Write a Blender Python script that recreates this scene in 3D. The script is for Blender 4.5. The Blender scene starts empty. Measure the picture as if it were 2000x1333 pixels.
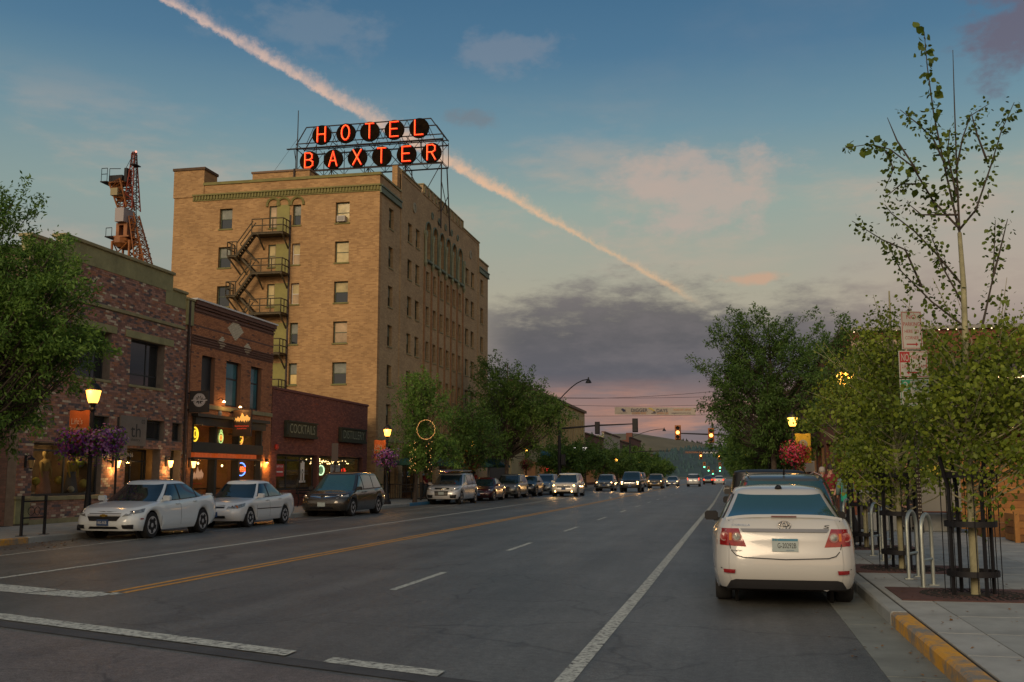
import bpy, bmesh, math, random
import numpy as np
from mathutils import Vector, Matrix
R_ = random.Random(7)
sc = bpy.context.scene
COL = sc.collection
rad = math.radians
# ---------------------------------------------------------------- camera
F, CX, CY, VPX, VPY, EYE = 2000.0, 1000.0, 666.5, 1425.0, 928.0, 1.62
_s = Vector((VPX - CX, CY - VPY, F)).normalized()          # street axis seen from the lens
_th = math.atan2(VPY - CY, F)
_u = Vector((0, math.cos(_th), math.sin(_th)))
_r = _u.cross(_s)
cam_d = bpy.data.cameras.new('camera')
cam = bpy.data.objects.new('camera', cam_d)
COL.objects.link(cam)
cam_d.sensor_width = 36; cam_d.lens = 36; cam_d.clip_end = 9000; cam_d.clip_start = .05
right = Vector((_r.x, _s.x, _u.x)); up = Vector((_r.y, _s.y, _u.y)); fwd = Vector((_r.z, _s.z, _u.z))
cam.matrix_world = Matrix(((right.x, up.x, -fwd.x, 0), (right.y, up.y, -fwd.y, 0), (right.z, up.z, -fwd.z, EYE), (0, 0, 0, 1)))
sc.camera = cam
sc.view_settings.view_transform = 'Standard'
sc.view_settings.look = 'None'
sc.view_settings.gamma = 1
sc.view_settings.use_curve_mapping = False
sc.view_settings.exposure = 0.12
sc.cycles.max_bounces = 6
sc.cycles.transparent_max_bounces = 24
sc.cycles.sample_clamp_indirect = 4
sc.cycles.caustics_reflective = False; sc.cycles.caustics_refractive = False

# ---------------------------------------------------------------- dusk sky
SUN_EL, SUN_AZ = rad(21), rad(190)          # low evening light from behind the camera (clockwise from the street axis)
world = bpy.data.worlds.new('World'); sc.world = world; world.use_nodes = True
wt = world.node_tree; wt.nodes.clear()
def WM(op, a, b=None, c=None):
    n = wt.nodes.new('ShaderNodeMath'); n.operation = op
    for i, v in enumerate((a, b, c)):
        if v is None: continue
        if isinstance(v, (int, float)): n.inputs[i].default_value = v
        else: wt.links.new(v, n.inputs[i])
    return n.outputs[0]
def WS(x, lo, hi):
    n = wt.nodes.new('ShaderNodeMapRange'); n.interpolation_type = 'SMOOTHSTEP'
    wt.links.new(x, n.inputs[0]); n.inputs[1].default_value = lo; n.inputs[2].default_value = hi
    n.inputs[3].default_value = 0; n.inputs[4].default_value = 1
    return n.outputs[0]
def WR(x, stops):
    n = wt.nodes.new('ShaderNodeValToRGB'); e = n.color_ramp.elements
    while len(e) < len(stops): e.new(.5)
    for el, (p, c) in zip(e, stops): el.position = p; el.color = (*c, 1)
    wt.links.new(x, n.inputs[0]); return n.outputs[0]
def WX(f, a, b):
    n = wt.nodes.new('ShaderNodeMix'); n.data_type = 'RGBA'
    if isinstance(f, (int, float)): n.inputs[0].default_value = f
    else: wt.links.new(f, n.inputs[0])
    for i, v in ((6, a), (7, b)):
        if isinstance(v, tuple): n.inputs[i].default_value = (*v, 1)
        else: wt.links.new(v, n.inputs[i])
    return n.outputs[2]
def WN(vec, scale, det=5, rough=.55):
    n = wt.nodes.new('ShaderNodeTexNoise'); n.inputs['Scale'].default_value = scale
    n.inputs['Detail'].default_value = det; n.inputs['Roughness'].default_value = rough
    wt.links.new(vec, n.inputs['Vector']); return n.outputs[0]
def WV(x, y, z):
    n = wt.nodes.new('ShaderNodeCombineXYZ')
    for i, v in enumerate((x, y, z)):
        if isinstance(v, (int, float)): n.inputs[i].default_value = v
        else: wt.links.new(v, n.inputs[i])
    return n.outputs[0]
def WD(v, c):
    n = wt.nodes.new('ShaderNodeVectorMath'); n.operation = 'DOT_PRODUCT'
    wt.links.new(v, n.inputs[0]); n.inputs[1].default_value = c; return n.outputs['Value']
tc = wt.nodes.new('ShaderNodeTexCoord'); dirv = tc.outputs['Generated']
sp = wt.nodes.new('ShaderNodeSeparateXYZ'); wt.links.new(dirv, sp.inputs[0])
dx, dy, dz = sp.outputs
elev = WM('MULTIPLY', WM('ARCSINE', dz), 180 / math.pi)
az = WM('MULTIPLY', WM('ARCTAN2', dx, dy), 180 / math.pi)      # degrees to the right of the street axis
e90 = WM('DIVIDE', WM('MAXIMUM', elev, 0.0), 90.0)
east = WR(e90, [(0, (.30, .21, .19)), (.06, (.37, .29, .23)), (.11, (.38, .35, .26)), (.165, (.28, .35, .305)), (.21, (.15, .262, .318)),
                (.255, (.074, .172, .272)), (.31, (.042, .122, .225)), (.5, (.05, .105, .18)), (1, (.045, .09, .155))])
west = WR(e90, [(0, (1.0, .56, .28)), (.08, (1.15, .76, .45)), (.2, (1.05, .86, .66)), (.4, (.58, .60, .60)), (.7, (.15, .19, .25)), (1, (.045, .09, .155))])
back = WM('COSINE', WM('MULTIPLY', WM('SUBTRACT', az, 190), math.pi / 180))
base = WX(WS(back, -.55, .75), east, west)
# paler towards the street axis, deeper blue to the far left
base = WX(WM('MULTIPLY', WS(az, -14, -44), WM('MULTIPLY', WS(elev, 26, 9), .55)), base, (.16, .25, .28))
nish = wt.nodes.new('ShaderNodeTexSky'); nish.sky_type = 'NISHITA'; nish.sun_disc = False
nish.sun_elevation = SUN_EL; nish.sun_rotation = SUN_AZ
nb = wt.nodes.new('ShaderNodeMix'); nb.data_type = 'RGBA'; nb.blend_type = 'MULTIPLY'; nb.inputs[0].default_value = 1
wt.links.new(nish.outputs[0], nb.inputs[6]); nb.inputs[7].default_value = (.06, .06, .06, 1)
base = WX(.06, base, nb.outputs[2])
# thin high cirrus, pinkish
flat = WV(WM('DIVIDE', dx, WM('ADD', WM('ABSOLUTE', dz), .12)), WM('DIVIDE', dy, WM('ADD', WM('ABSOLUTE', dz), .12)), 0.0)
cir = WS(WN(flat, .9, 7, .6), .50, .74)
cir2 = WS(WN(WV(WM('MULTIPLY', az, .05), WM('MULTIPLY', elev, .16), 3.3), 1.9, 6, .6), .46, .72)
front = WS(back, .1, -.5)
base = WX(WM('MULTIPLY', WM('MULTIPLY', WM('MULTIPLY', cir, front), WM('MULTIPLY', WS(elev, 4, 12), WS(elev, 42, 26))), .16), base, (.36, .31, .30))
base = WX(WM('MULTIPLY', WM('MULTIPLY', WM('MULTIPLY', cir2, front), WM('MULTIPLY', WS(elev, 10, 13), WS(elev, 22, 15))), .62), base, (.50, .37, .29))
# dark purple-grey bank low over the hills, pink below its edge
nb1 = WN(WV(WM('MULTIPLY', az, .11), WM('MULTIPLY', elev, .30), 0.7), 1.9, 10, .66)
nb2 = WN(WV(WM('MULTIPLY', az, .05), 0.0, 5.0), 1.6, 3)
edge = WM('ADD', WM('ADD', elev, WM('MULTIPLY', WM('SUBTRACT', nb1, .5), -9.0)), WM('MULTIPLY', WM('SUBTRACT', nb2, .5), -6.0))
bank = WM('MULTIPLY', WS(edge, 11.0, 8.3), WM('MULTIPLY', WS(az, -17.5, -11.0), WS(az, 120, 80)))
bank_col = WR(e90, [(0, (.17, .135, .14)), (.028, (.16, .13, .14)), (.036, (.31, .175, .14)), (.046, (.27, .165, .15)), (.06, (.092, .095, .116)), (.085, (.094, .093, .104)), (.105, (.115, .109, .110)), (.13, (.185, .165, .155))])
streak = WS(WN(WV(WM('MULTIPLY', az, .12), WM('MULTIPLY', elev, .9), 2.0), 1.3, 6, .6), .47, .66)
bank_col = WX(WM('MULTIPLY', WM('MULTIPLY', streak, WM('MULTIPLY', WS(elev, 1.5, 2.8), WS(elev, 5.6, 3.4))), .75), bank_col, (.52, .235, .15))
soft = WS(nb1, .36, .66)
bank_col = WX(WM('MULTIPLY', soft, .28), bank_col, (.23, .20, .205))
base = WX(WM('MULTIPLY', bank, WM('SUBTRACT', .95, WM('MULTIPLY', WM('MULTIPLY', WS(az, 3, 12), WS(elev, 6.5, 9.0)), .55))), base, bank_col)
base = WX(WM('MULTIPLY', WM('MULTIPLY', WS(az, 2, 13), WM('MULTIPLY', WS(elev, 5.5, 8.5), WS(elev, 17, 11))), .5), base, (.43, .325, .285))
# small drifting scraps of dark cloud
def dirn(x, y):
    v = right * (x - CX) + up * (CY - y) + fwd * F
    return v.normalized()
def scrap(px, py, rx, col, f, sx=1.0):
    global base
    c = dirn(px, py)
    a0 = math.degrees(math.atan2(c.x, c.y)); e0 = math.degrees(math.asin(c.z))
    da = WM('DIVIDE', WM('SUBTRACT', az, a0), rx * sx); de = WM('DIVIDE', WM('SUBTRACT', elev, e0), rx)
    q = WM('SQRT', WM('ADD', WM('MULTIPLY', da, da), WM('MULTIPLY', de, de)))
    n = WN(WV(WM('MULTIPLY', az, .25), WM('MULTIPLY', elev, .4), px * .01), 1.4, 7, .6)
    m = WS(WM('ADD', q, WM('MULTIPLY', WM('SUBTRACT', n, .5), 3.4)), 1.1, .2)
    base = WX(WM('MULTIPLY', m, f), base, col)
scrap(1985, 55, 3.2, (.13, .115, .155), .85)
scrap(905, 232, .6, (.17, .18, .20), .6, 2.6)
scrap(1350, 370, 2.6, (.46, .36, .31), .7, 2.0)
scrap(980, 100, 1.2, (.27, .27, .30), .35, 2.8)
scrap(600, 60, 1.6, (.20, .24, .29), .4, 3.2)
scrap(1470, 545, .35, (.55, .33, .22), .7, 5.0)
# old contrail lit pink
c1, c2 = dirn(342, 4), dirn(1376, 596)
nrm = c1.cross(c2).normalized()
if nrm.z < 0: nrm = -nrm
tan = (c2 - c1 * c1.dot(c2)).normalized(); tmax = math.acos(c1.dot(c2))
along = WM('ARCTAN2', WD(dirv, tan), WD(dirv, c1))
wob = WM('MULTIPLY', WM('SUBTRACT', WN(dirv, 26, 3), .5), .006)
fine = WM('MULTIPLY', WM('SUBTRACT', WN(dirv, 120, 7, .74), .5), .024)
off = WM('ADD', WD(dirv, nrm), wob)
wid = WM('MAXIMUM', WM('MULTIPLY', WM('MULTIPLY', WS(along, tmax + .02, tmax * .40), WM('ADD', WM('MULTIPLY', WS(along, -.1, tmax * .45), .45), .55)), .0078), .0030)
upside = WS(WM('SUBTRACT', WM('ADD', off, fine), WM('MULTIPLY', wid, 1.25)), .003, -.010)
dnside = WS(WM('ADD', WM('ADD', off, WM('MULTIPLY', fine, .45)), wid), -.0022, .0022)
trail = WM('MULTIPLY', WM('MULTIPLY', upside, dnside), WM('MULTIPLY', WS(along, tmax + .004, tmax - .05), WS(along, -1.2, -.9)))
clump = WS(WN(dirv, 70, 7, .72), .36, .62)
trail = WM('MULTIPLY', trail, WM('ADD', WM('MULTIPLY', clump, WM('ADD', .35, WM('MULTIPLY', WS(off, -.004, .008), .35))), WM('SUBTRACT', .65, WM('MULTIPLY', WS(off, -.004, .008), .35))))
grad = WS(WM('DIVIDE', off, wid), 1.3, -1.0)
trail = WM('MULTIPLY', trail, WM('ADD', WM('MULTIPLY', grad, .55), .42))
trail_col = WX(WS(along, 0.0, tmax), (.58, .42, .36), (.78, .46, .24))
base = WX(trail, base, trail_col)
bg = wt.nodes.new('ShaderNodeBackground'); wt.links.new(base, bg.inputs[0]); bg.inputs[1].default_value = 1.0
wo = wt.nodes.new('ShaderNodeOutputWorld'); wt.links.new(bg.outputs[0], wo.inputs[0])

sun_d = bpy.data.lights.new('evening_sun', 'SUN'); sun_d.energy = 1.55; sun_d.angle = rad(24); sun_d.color = (1, .75, .48)
sun = bpy.data.objects.new('evening_sun', sun_d); COL.objects.link(sun)
_toward = Vector((math.sin(SUN_AZ) * math.cos(SUN_EL), math.cos(SUN_AZ) * math.cos(SUN_EL), math.sin(SUN_EL)))
sun.rotation_euler = _toward.to_track_quat('Z', 'Y').to_euler()

# ---------------------------------------------------------------- helpers
PW = {}
def thing(name, label, cat, loc=(0, 0, 0), group=None, rz=0):
    o = bpy.data.objects.new(name, None); COL.objects.link(o); o.location = loc; o.empty_display_size = .2
    o.rotation_euler.z = rz
    o['label'] = label; o['category'] = cat
    if group: o['group'] = group
    PW[o.name] = Vector(loc)
    return o
def tag(o, label, cat, group=None):
    o['label'] = label; o['category'] = cat
    if group: o['group'] = group
    return o
def link(name, me, parent=None, kind=None, loc=None):
    o = bpy.data.objects.new(name, me); COL.objects.link(o)
    if parent:
        o.parent = parent; o.location = -PW.get(parent.name, Vector((0, 0, 0)))
        if loc is not None: o.location = o.location + Vector(loc)
    elif loc is not None: o.location = loc
    PW[o.name] = Vector(loc) if loc is not None else Vector((0, 0, 0))
    if kind: o['kind'] = kind
    return o
_dup_children = None
def dup(root, loc, rz=None, label=None, group=None):
    global _dup_children
    r = root.copy(); COL.objects.link(r); r.location = loc
    if rz is not None: r.rotation_euler.z = rz
    if label: r['label'] = label
    if group: r['group'] = group
    def rec(src, dst):
        for ch in src.children:
            c = ch.copy(); COL.objects.link(c); c.parent = dst
            rec(ch, c)
    rec(root, r)
    return r
_fonts = {}
def glyphs(s, size):
    k = (s, size)
    if k not in _fonts:
        cu = bpy.data.curves.new('lettering', 'FONT'); cu.body = s; cu.size = size; cu.resolution_u = 3
        o = bpy.data.objects.new('lettering', cu); COL.objects.link(o)
        dg = bpy.context.evaluated_depsgraph_get()
        me = bpy.data.meshes.new_from_object(o.evaluated_get(dg))
        v = [tuple(p.co) for p in me.vertices]; f = [tuple(p.vertices) for p in me.polygons]
        bpy.data.objects.remove(o); bpy.data.curves.remove(cu); bpy.data.meshes.remove(me)
        _fonts[k] = (v, f)
    return _fonts[k]
class MB:
    def __init__(s, T=None): s.v = []; s.f = []; s.m = []; s.T = T
    def add(s, v, f, m=0):
        b = len(s.v)
        s.v += [s.T(*p) for p in v] if s.T else [tuple(p) for p in v]
        s.f += [tuple(i + b for i in q) for q in f]; s.m += [m] * len(f)
    def box(s, x0, x1, y0, y1, z0, z1, m=0):
        s.add([(x0, y0, z0), (x1, y0, z0), (x1, y1, z0), (x0, y1, z0), (x0, y0, z1), (x1, y0, z1), (x1, y1, z1), (x0, y1, z1)],
              [(0, 3, 2, 1), (4, 5, 6, 7), (0, 1, 5, 4), (1, 2, 6, 5), (2, 3, 7, 6), (3, 0, 4, 7)], m); return s
    def tube(s, pts, r, n=8, m=0, cap=True):
        pts = [Vector(p) for p in pts]; rs = r if isinstance(r, (list, tuple)) else [r] * len(pts)
        V = []; Fc = []
        prev = None
        for i, p in enumerate(pts):
            d = (pts[min(i + 1, len(pts) - 1)] - pts[max(i - 1, 0)]).normalized()
            if prev is None:
                a = d.orthogonal().normalized()
            else:
                a = prev - d * prev.dot(d)
                a = a.normalized() if a.length > 1e-5 else d.orthogonal().normalized()
            prev = a; b = d.cross(a)
            for k in range(n):
                t = 2 * math.pi * k / n + math.pi / n; V.append(tuple(p + (a * math.cos(t) + b * math.sin(t)) * rs[i]))
        for i in range(len(pts) - 1):
            for k in range(n):
                Fc.append((i * n + k, i * n + (k + 1) % n, (i + 1) * n + (k + 1) % n, (i + 1) * n + k))
        if cap: Fc += [tuple(range(n))[::-1], tuple((len(pts) - 1) * n + k for k in range(n))]
        s.add(V, Fc, m); return s
    def lathe(s, prof, c=(0, 0, 0), n=16, m=0, axis='z'):
        V = []; Fc = []
        for (r, h) in prof:
            for k in range(n):
                t = 2 * math.pi * k / n
                p = (r * math.cos(t), r * math.sin(t), h)
                if axis == 'x': p = (h, p[0], p[1])
                if axis == 'y': p = (p[0], h, p[1])
                V.append((p[0] + c[0], p[1] + c[1], p[2] + c[2]))
        for i in range(len(prof) - 1):
            for k in range(n): Fc.append((i * n + k, i * n + (k + 1) % n, (i + 1) * n + (k + 1) % n, (i + 1) * n + k))
        Fc += [tuple(range(n))[::-1], tuple((len(prof) - 1) * n + k for k in range(n))]
        s.add(V, Fc, m); return s
    def prism(s, poly, w0, w1, m=0):
        """poly in (first, third) coordinates, extruded along the second"""
        n = len(poly)
        s.add([(a, w0, b) for a, b in poly] + [(a, w1, b) for a, b in poly],
              [tuple(range(n)), tuple(range(n, 2 * n))[::-1]] + [(i, (i + 1) % n, n + (i + 1) % n, n + i) for i in range(n)], m); return s
    def text(s, t, size, u, z, w, m=0, width=None, height=None, flip=False, slant=0):
        """flat print centred on (u, z), at depth w; the first coordinate runs along the line of writing"""
        v, f = glyphs(t, size)
        if not v: return s
        xs = [p[0] for p in v]; ys = [p[1] for p in v]
        cx = (min(xs) + max(xs)) / 2; cy = (min(ys) + max(ys)) / 2
        kx = width / (max(xs) - min(xs)) if width else 1; ky = height / (max(ys) - min(ys)) if height else kx
        if flip: kx = -kx
        s.add([(u + (p[0] - cx) * kx + slant * (p[1] - cy), w, z + (p[1] - cy) * ky) for p in v], f, m); return s
    def mesh(s, name, mats, smooth=None, fix=True, bevel=0):
        me = bpy.data.meshes.new(name); me.from_pydata(s.v, [], s.f)
        ml = mats if isinstance(mats, (list, tuple)) else [mats]
        for q in ml: me.materials.append(q)
        if len(ml) > 1: me.polygons.foreach_set('material_index', s.m)
        if fix or bevel:
            bm = bmesh.new(); bm.from_mesh(me)
            if bevel: bmesh.ops.bevel(bm, geom=bm.edges[:], offset=bevel, segments=1, affect='EDGES', clamp_overlap=True)
            bmesh.ops.recalc_face_normals(bm, faces=bm.faces); bm.to_mesh(me); bm.free()
        if smooth is not None:
            me.polygons.foreach_set('use_smooth', [True] * len(me.polygons)); me.set_sharp_from_angle(angle=rad(smooth))
        me.update(); return me
    def build(s, name, mats, parent=None, smooth=None, kind=None, loc=None, label=None, bevel=0, fix=True):
        o = link(name, s.mesh(name, mats, smooth, fix, bevel), parent, kind, loc)
        if label: o['label'] = label
        return o
# ---------------------------------------------------------------- materials
MT = {}
def mat(name, col, rough=.7, metal=0, var=0, scale=4, emit=0, ecol=None, spec=None, bump=0, bscale=40, attr=None, coat=0, col2=None, rvar=0):
    m = bpy.data.materials.new(name); m.use_nodes = True; MT[name] = m
    nt = m.node_tree; b = nt.nodes['Principled BSDF']; L = nt.links.new
    b.inputs['Base Color'].default_value = (*col, 1); b.inputs['Roughness'].default_value = rough; b.inputs['Metallic'].default_value = metal
    if spec is not None: b.inputs['Specular IOR Level'].default_value = spec
    if coat: b.inputs['Coat Weight'].default_value = coat; b.inputs['Coat Roughness'].default_value = .06
    if emit:
        b.inputs['Emission Color'].default_value = (*(ecol or col), 1); b.inputs['Emission Strength'].default_value = emit
    if var or bump or rvar:
        t = nt.nodes.new('ShaderNodeTexCoord')
    if var or rvar:
        n = nt.nodes.new('ShaderNodeTexNoise'); n.inputs['Scale'].default_value = scale; n.inputs['Detail'].default_value = 8; n.inputs['Roughness'].default_value = .65
        L(t.outputs['Object'], n.inputs['Vector'])
        if var:
            r = nt.nodes.new('ShaderNodeValToRGB'); r.color_ramp.elements[0].position = .3; r.color_ramp.elements[1].position = .72
            c2 = col2 or tuple(min(1, c * (1 + var)) for c in col)
            r.color_ramp.elements[0].color = (*[c * (1 - var) for c in col], 1); r.color_ramp.elements[1].color = (*c2, 1)
            L(n.outputs[0], r.inputs[0]); L(r.outputs[0], b.inputs['Base Color'])
        if rvar:
            q = nt.nodes.new('ShaderNodeMapRange'); q.inputs[1].default_value = .3; q.inputs[2].default_value = .7
            q.inputs[3].default_value = rough - rvar; q.inputs[4].default_value = rough + rvar
            L(n.outputs[0], q.inputs[0]); L(q.outputs[0], b.inputs['Roughness'])
    if bump:
        n2 = nt.nodes.new('ShaderNodeTexNoise'); n2.inputs['Scale'].default_value = bscale; n2.inputs['Detail'].default_value = 6
        L(t.outputs['Object'], n2.inputs['Vector'])
        bp = nt.nodes.new('ShaderNodeBump'); bp.inputs['Strength'].default_value = bump; bp.inputs['Distance'].default_value = .02
        L(n2.outputs[0], bp.inputs['Height']); L(bp.outputs[0], b.inputs['Normal'])
    return m
def leafmat(name, c1, c2, trans=.35):
    m = bpy.data.materials.new(name); m.use_nodes = True; nt = m.node_tree; nt.nodes.clear(); L = nt.links.new
    a = nt.nodes.new('ShaderNodeAttribute'); a.attribute_name = 'tint'
    mx = nt.nodes.new('ShaderNodeMix'); mx.data_type = 'RGBA'; L(a.outputs['Fac'], mx.inputs[0])
    mx.inputs[6].default_value = (*c1, 1); mx.inputs[7].default_value = (*c2, 1)
    d = nt.nodes.new('ShaderNodeBsdfPrincipled'); d.inputs['Roughness'].default_value = .55; d.inputs['Specular IOR Level'].default_value = .3
    L(mx.outputs[2], d.inputs['Base Color'])
    t = nt.nodes.new('ShaderNodeBsdfTranslucent'); L(mx.outputs[2], t.inputs[0])
    s = nt.nodes.new('ShaderNodeMixShader'); s.inputs[0].default_value = trans
    L(d.outputs[0], s.inputs[1]); L(t.outputs[0], s.inputs[2])
    o = nt.nodes.new('ShaderNodeOutputMaterial'); L(s.outputs[0], o.inputs[0]); MT[name] = m
    return m
def brickmat(name, axes, c1, c2, mortar, bw=.21, bh=.068, var=.3):
    m = bpy.data.materials.new(name); m.use_nodes = True; nt = m.node_tree; L = nt.links.new; b = nt.nodes['Principled BSDF']
    t = nt.nodes.new('ShaderNodeTexCoord'); s = nt.nodes.new('ShaderNodeSeparateXYZ'); L(t.outputs['Object'], s.inputs[0])
    c = nt.nodes.new('ShaderNodeCombineXYZ'); L(s.outputs[axes], c.inputs[0]); L(s.outputs[2], c.inputs[1])
    k = nt.nodes.new('ShaderNodeTexBrick'); L(c.outputs[0], k.inputs['Vector'])
    k.inputs['Color1'].default_value = (*c1, 1); k.inputs['Color2'].default_value = (*c2, 1); k.inputs['Mortar'].default_value = (*mortar, 1)
    k.inputs['Scale'].default_value = 1; k.inputs['Brick Width'].default_value = bw; k.inputs['Row Height'].default_value = bh
    k.inputs['Mortar Size'].default_value = .006; k.inputs['Bias'].default_value = 0
    n = nt.nodes.new('ShaderNodeTexNoise'); n.inputs['Scale'].default_value = .55; n.inputs['Detail'].default_value = 8; n.inputs['Roughness'].default_value = .65
    L(t.outputs['Object'], n.inputs['Vector'])
    r = nt.nodes.new('ShaderNodeValToRGB'); r.color_ramp.elements[0].position = .3; r.color_ramp.elements[1].position = .7
    r.color_ramp.elements[0].color = (1 - var, 1 - var * 1.05, 1 - var * 1.1, 1); r.color_ramp.elements[1].color = (1, 1, 1, 1)
    L(n.outputs[0], r.inputs[0])
    x = nt.nodes.new('ShaderNodeMix'); x.data_type = 'RGBA'; x.blend_type = 'MULTIPLY'; x.inputs[0].default_value = 1
    L(k.outputs[0], x.inputs[6]); L(r.outputs[0], x.inputs[7]); L(x.outputs[2], b.inputs['Base Color'])
    bp = nt.nodes.new('ShaderNodeBump'); bp.inputs['Strength'].default_value = .6; bp.inputs['Distance'].default_value = .012; bp.invert = True
    L(k.outputs[1], bp.inputs['Height']); L(bp.outputs[0], b.inputs['Normal']); b.inputs['Roughness'].default_value = .9
    MT[name] = m; return m
def glassmat(name, tint, tr=.5, rough=.03):
    """window glass: clear, tinted, with a mirror-like face"""
    m = bpy.data.materials.new(name); m.use_nodes = True; nt = m.node_tree; nt.nodes.clear(); L = nt.links.new
    t = nt.nodes.new('ShaderNodeBsdfTransparent'); t.inputs[0].default_value = (*tint, 1)
    g = nt.nodes.new('ShaderNodeBsdfGlossy'); g.inputs['Roughness'].default_value = rough
    f = nt.nodes.new('ShaderNodeLayerWeight'); f.inputs[0].default_value = .5
    pw = nt.nodes.new('ShaderNodeMath'); pw.operation = 'POWER'; L(f.outputs['Facing'], pw.inputs[0]); pw.inputs[1].default_value = 3
    ma = nt.nodes.new('ShaderNodeMath'); ma.operation = 'MULTIPLY_ADD'; L(pw.outputs[0], ma.inputs[0]); ma.inputs[1].default_value = .6; ma.inputs[2].default_value = tr * .15
    s = nt.nodes.new('ShaderNodeMixShader'); L(ma.outputs[0], s.inputs[0]); L(t.outputs[0], s.inputs[1]); L(g.outputs[0], s.inputs[2])
    o = nt.nodes.new('ShaderNodeOutputMaterial'); L(s.outputs[0], o.inputs[0]); MT[name] = m
    return m
def emat(name, col, s):
    return mat(name, tuple(min(1, c) for c in col), .5, emit=s, ecol=col)
black = mat('black_metal', (.010, .010, .012), .55, 0, spec=.25)
dark = mat('dark_trim', (.02, .02, .022), .6)
rust_metal = mat('dark_bronze_metal', (.030, .020, .017), .55, .4, var=.4, scale=9)
stone = mat('sandstone', (.26, .23, .12), .9, var=.22, scale=3, bump=.2)
greenstone = mat('olive_stone', (.25, .24, .115), .9, var=.3, scale=1.8, bump=.25)
win_glass = mat('dark_window_glass', (.012, .018, .022), .04, spec=.9)
blind_glass = mat('window_glass_over_blind', (.20, .21, .17), .12, spec=.6, var=.35, scale=2.5)
shop_glass = glassmat('shop_window_glass', (.82, .86, .84), .22)
car_glass = glassmat('car_window_glass', (.22, .28, .28), .42)
white_print = mat('white_print', (.72, .72, .68), .7)
dark_print = mat('dark_print', (.02, .02, .02), .7)
# ================================================================ SETTING
def asphaltmat(name, col):
    m = mat(name, col, .47, bump=.35, bscale=170); nt = m.node_tree; L = nt.links.new; b = nt.nodes['Principled BSDF']; t = nt.nodes.new('ShaderNodeTexCoord')
    def noise(sc_, det, sx=1, sy=1, lo=.35, hi=.65, a=.7, c=1.25):
        mp = nt.nodes.new('ShaderNodeMapping'); mp.inputs['Scale'].default_value = (sx, sy, 1); L(t.outputs['Object'], mp.inputs[0])
        n = nt.nodes.new('ShaderNodeTexNoise'); n.inputs['Scale'].default_value = sc_; n.inputs['Detail'].default_value = det; n.inputs['Roughness'].default_value = .7; L(mp.outputs[0], n.inputs['Vector'])
        r = nt.nodes.new('ShaderNodeMapRange'); r.inputs[1].default_value = lo; r.inputs[2].default_value = hi; r.inputs[3].default_value = a; r.inputs[4].default_value = c; L(n.outputs[0], r.inputs[0]); return r.outputs[0]
    def mul(x, y): n = nt.nodes.new('ShaderNodeMath'); n.operation = 'MULTIPLY'; L(x, n.inputs[0]); L(y, n.inputs[1]); return n.outputs[0]
    v = mul(noise(.55, 9, 1, .6, a=.72, c=1.22), noise(1.1, 4, 1, .03, a=.78, c=1.2)); v = mul(v, noise(13, 5, a=.72, c=1.3)); v = mul(v, noise(60, 3, a=.55, c=1.5)); v = mul(v, noise(260, 2, lo=.55, hi=.75, a=1.0, c=1.9))
    vo = nt.nodes.new('ShaderNodeTexVoronoi'); vo.feature = 'DISTANCE_TO_EDGE'; vo.inputs['Scale'].default_value = .33
    wn = nt.nodes.new('ShaderNodeTexNoise'); wn.inputs['Scale'].default_value = 1.4; wn.inputs['Detail'].default_value = 6; L(t.outputs['Object'], wn.inputs['Vector'])
    ad = nt.nodes.new('ShaderNodeVectorMath'); ad.operation = 'MULTIPLY_ADD'; L(wn.outputs['Color'], ad.inputs[0]); ad.inputs[1].default_value = (.9, .9, 0); L(t.outputs['Object'], ad.inputs[2]); L(ad.outputs[0], vo.inputs['Vector'])
    cr = nt.nodes.new('ShaderNodeMapRange'); cr.inputs[1].default_value = .0; cr.inputs[2].default_value = .009; cr.inputs[3].default_value = .5; cr.inputs[4].default_value = 1; L(vo.outputs['Distance'], cr.inputs[0]); v = mul(v, cr.outputs[0])
    mx = nt.nodes.new('ShaderNodeMix'); mx.data_type = 'RGBA'; mx.blend_type = 'MULTIPLY'; mx.inputs[0].default_value = 1; mx.inputs[6].default_value = (*col, 1); L(v, mx.inputs[7]); L(mx.outputs[2], b.inputs['Base Color']); return m
asphalt = asphaltmat('worn_asphalt', (.088, .091, .086))
old_asphalt = asphaltmat('old_pale_asphalt', (.118, .106, .100))
patch_mat = mat('dark_asphalt_joint', (.055, .055, .055), .7, var=.3, scale=3, bump=.4, bscale=120)
def paintmat(name, col, wear=.42, sc_=14, under=(.06, .06, .06)):
    m = mat(name, col, .75, bump=.4, bscale=120); nt = m.node_tree; L = nt.links.new; b = nt.nodes['Principled BSDF']
    t = nt.nodes.new('ShaderNodeTexCoord'); n = nt.nodes.new('ShaderNodeTexNoise'); n.inputs['Scale'].default_value = sc_; n.inputs['Detail'].default_value = 9; n.inputs['Roughness'].default_value = .75
    L(t.outputs['Object'], n.inputs['Vector'])
    r = nt.nodes.new('ShaderNodeValToRGB'); r.color_ramp.elements[0].position = wear - .05; r.color_ramp.elements[1].position = wear + .10
    r.color_ramp.elements[0].color = (*under, 1); r.color_ramp.elements[1].color = (*col, 1)
    L(n.outputs[0], r.inputs[0]); L(r.outputs[0], b.inputs['Base Color']); return m
white_line = paintmat('worn_white_road_paint', (.48, .50, .44), .43)
yellow_line = paintmat('worn_yellow_road_paint', (.56, .27, .04), .40)
yellow_curb = paintmat('peeling_yellow_kerb_paint', (.60, .29, .02), .46, 2.4, (.20, .185, .155))
blue_curb = paintmat('blue_kerb_paint', (.02, .16, .30), .40, 5, (.12, .13, .14))
concrete = mat('pavement_concrete', (.26, .27, .25), .85, var=.26, scale=1.3, bump=.25, bscale=90)
concrete2 = mat('pavement_concrete_pale', (.30, .305, .28), .85, var=.24, scale=1.6, bump=.25, bscale=90)
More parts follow.
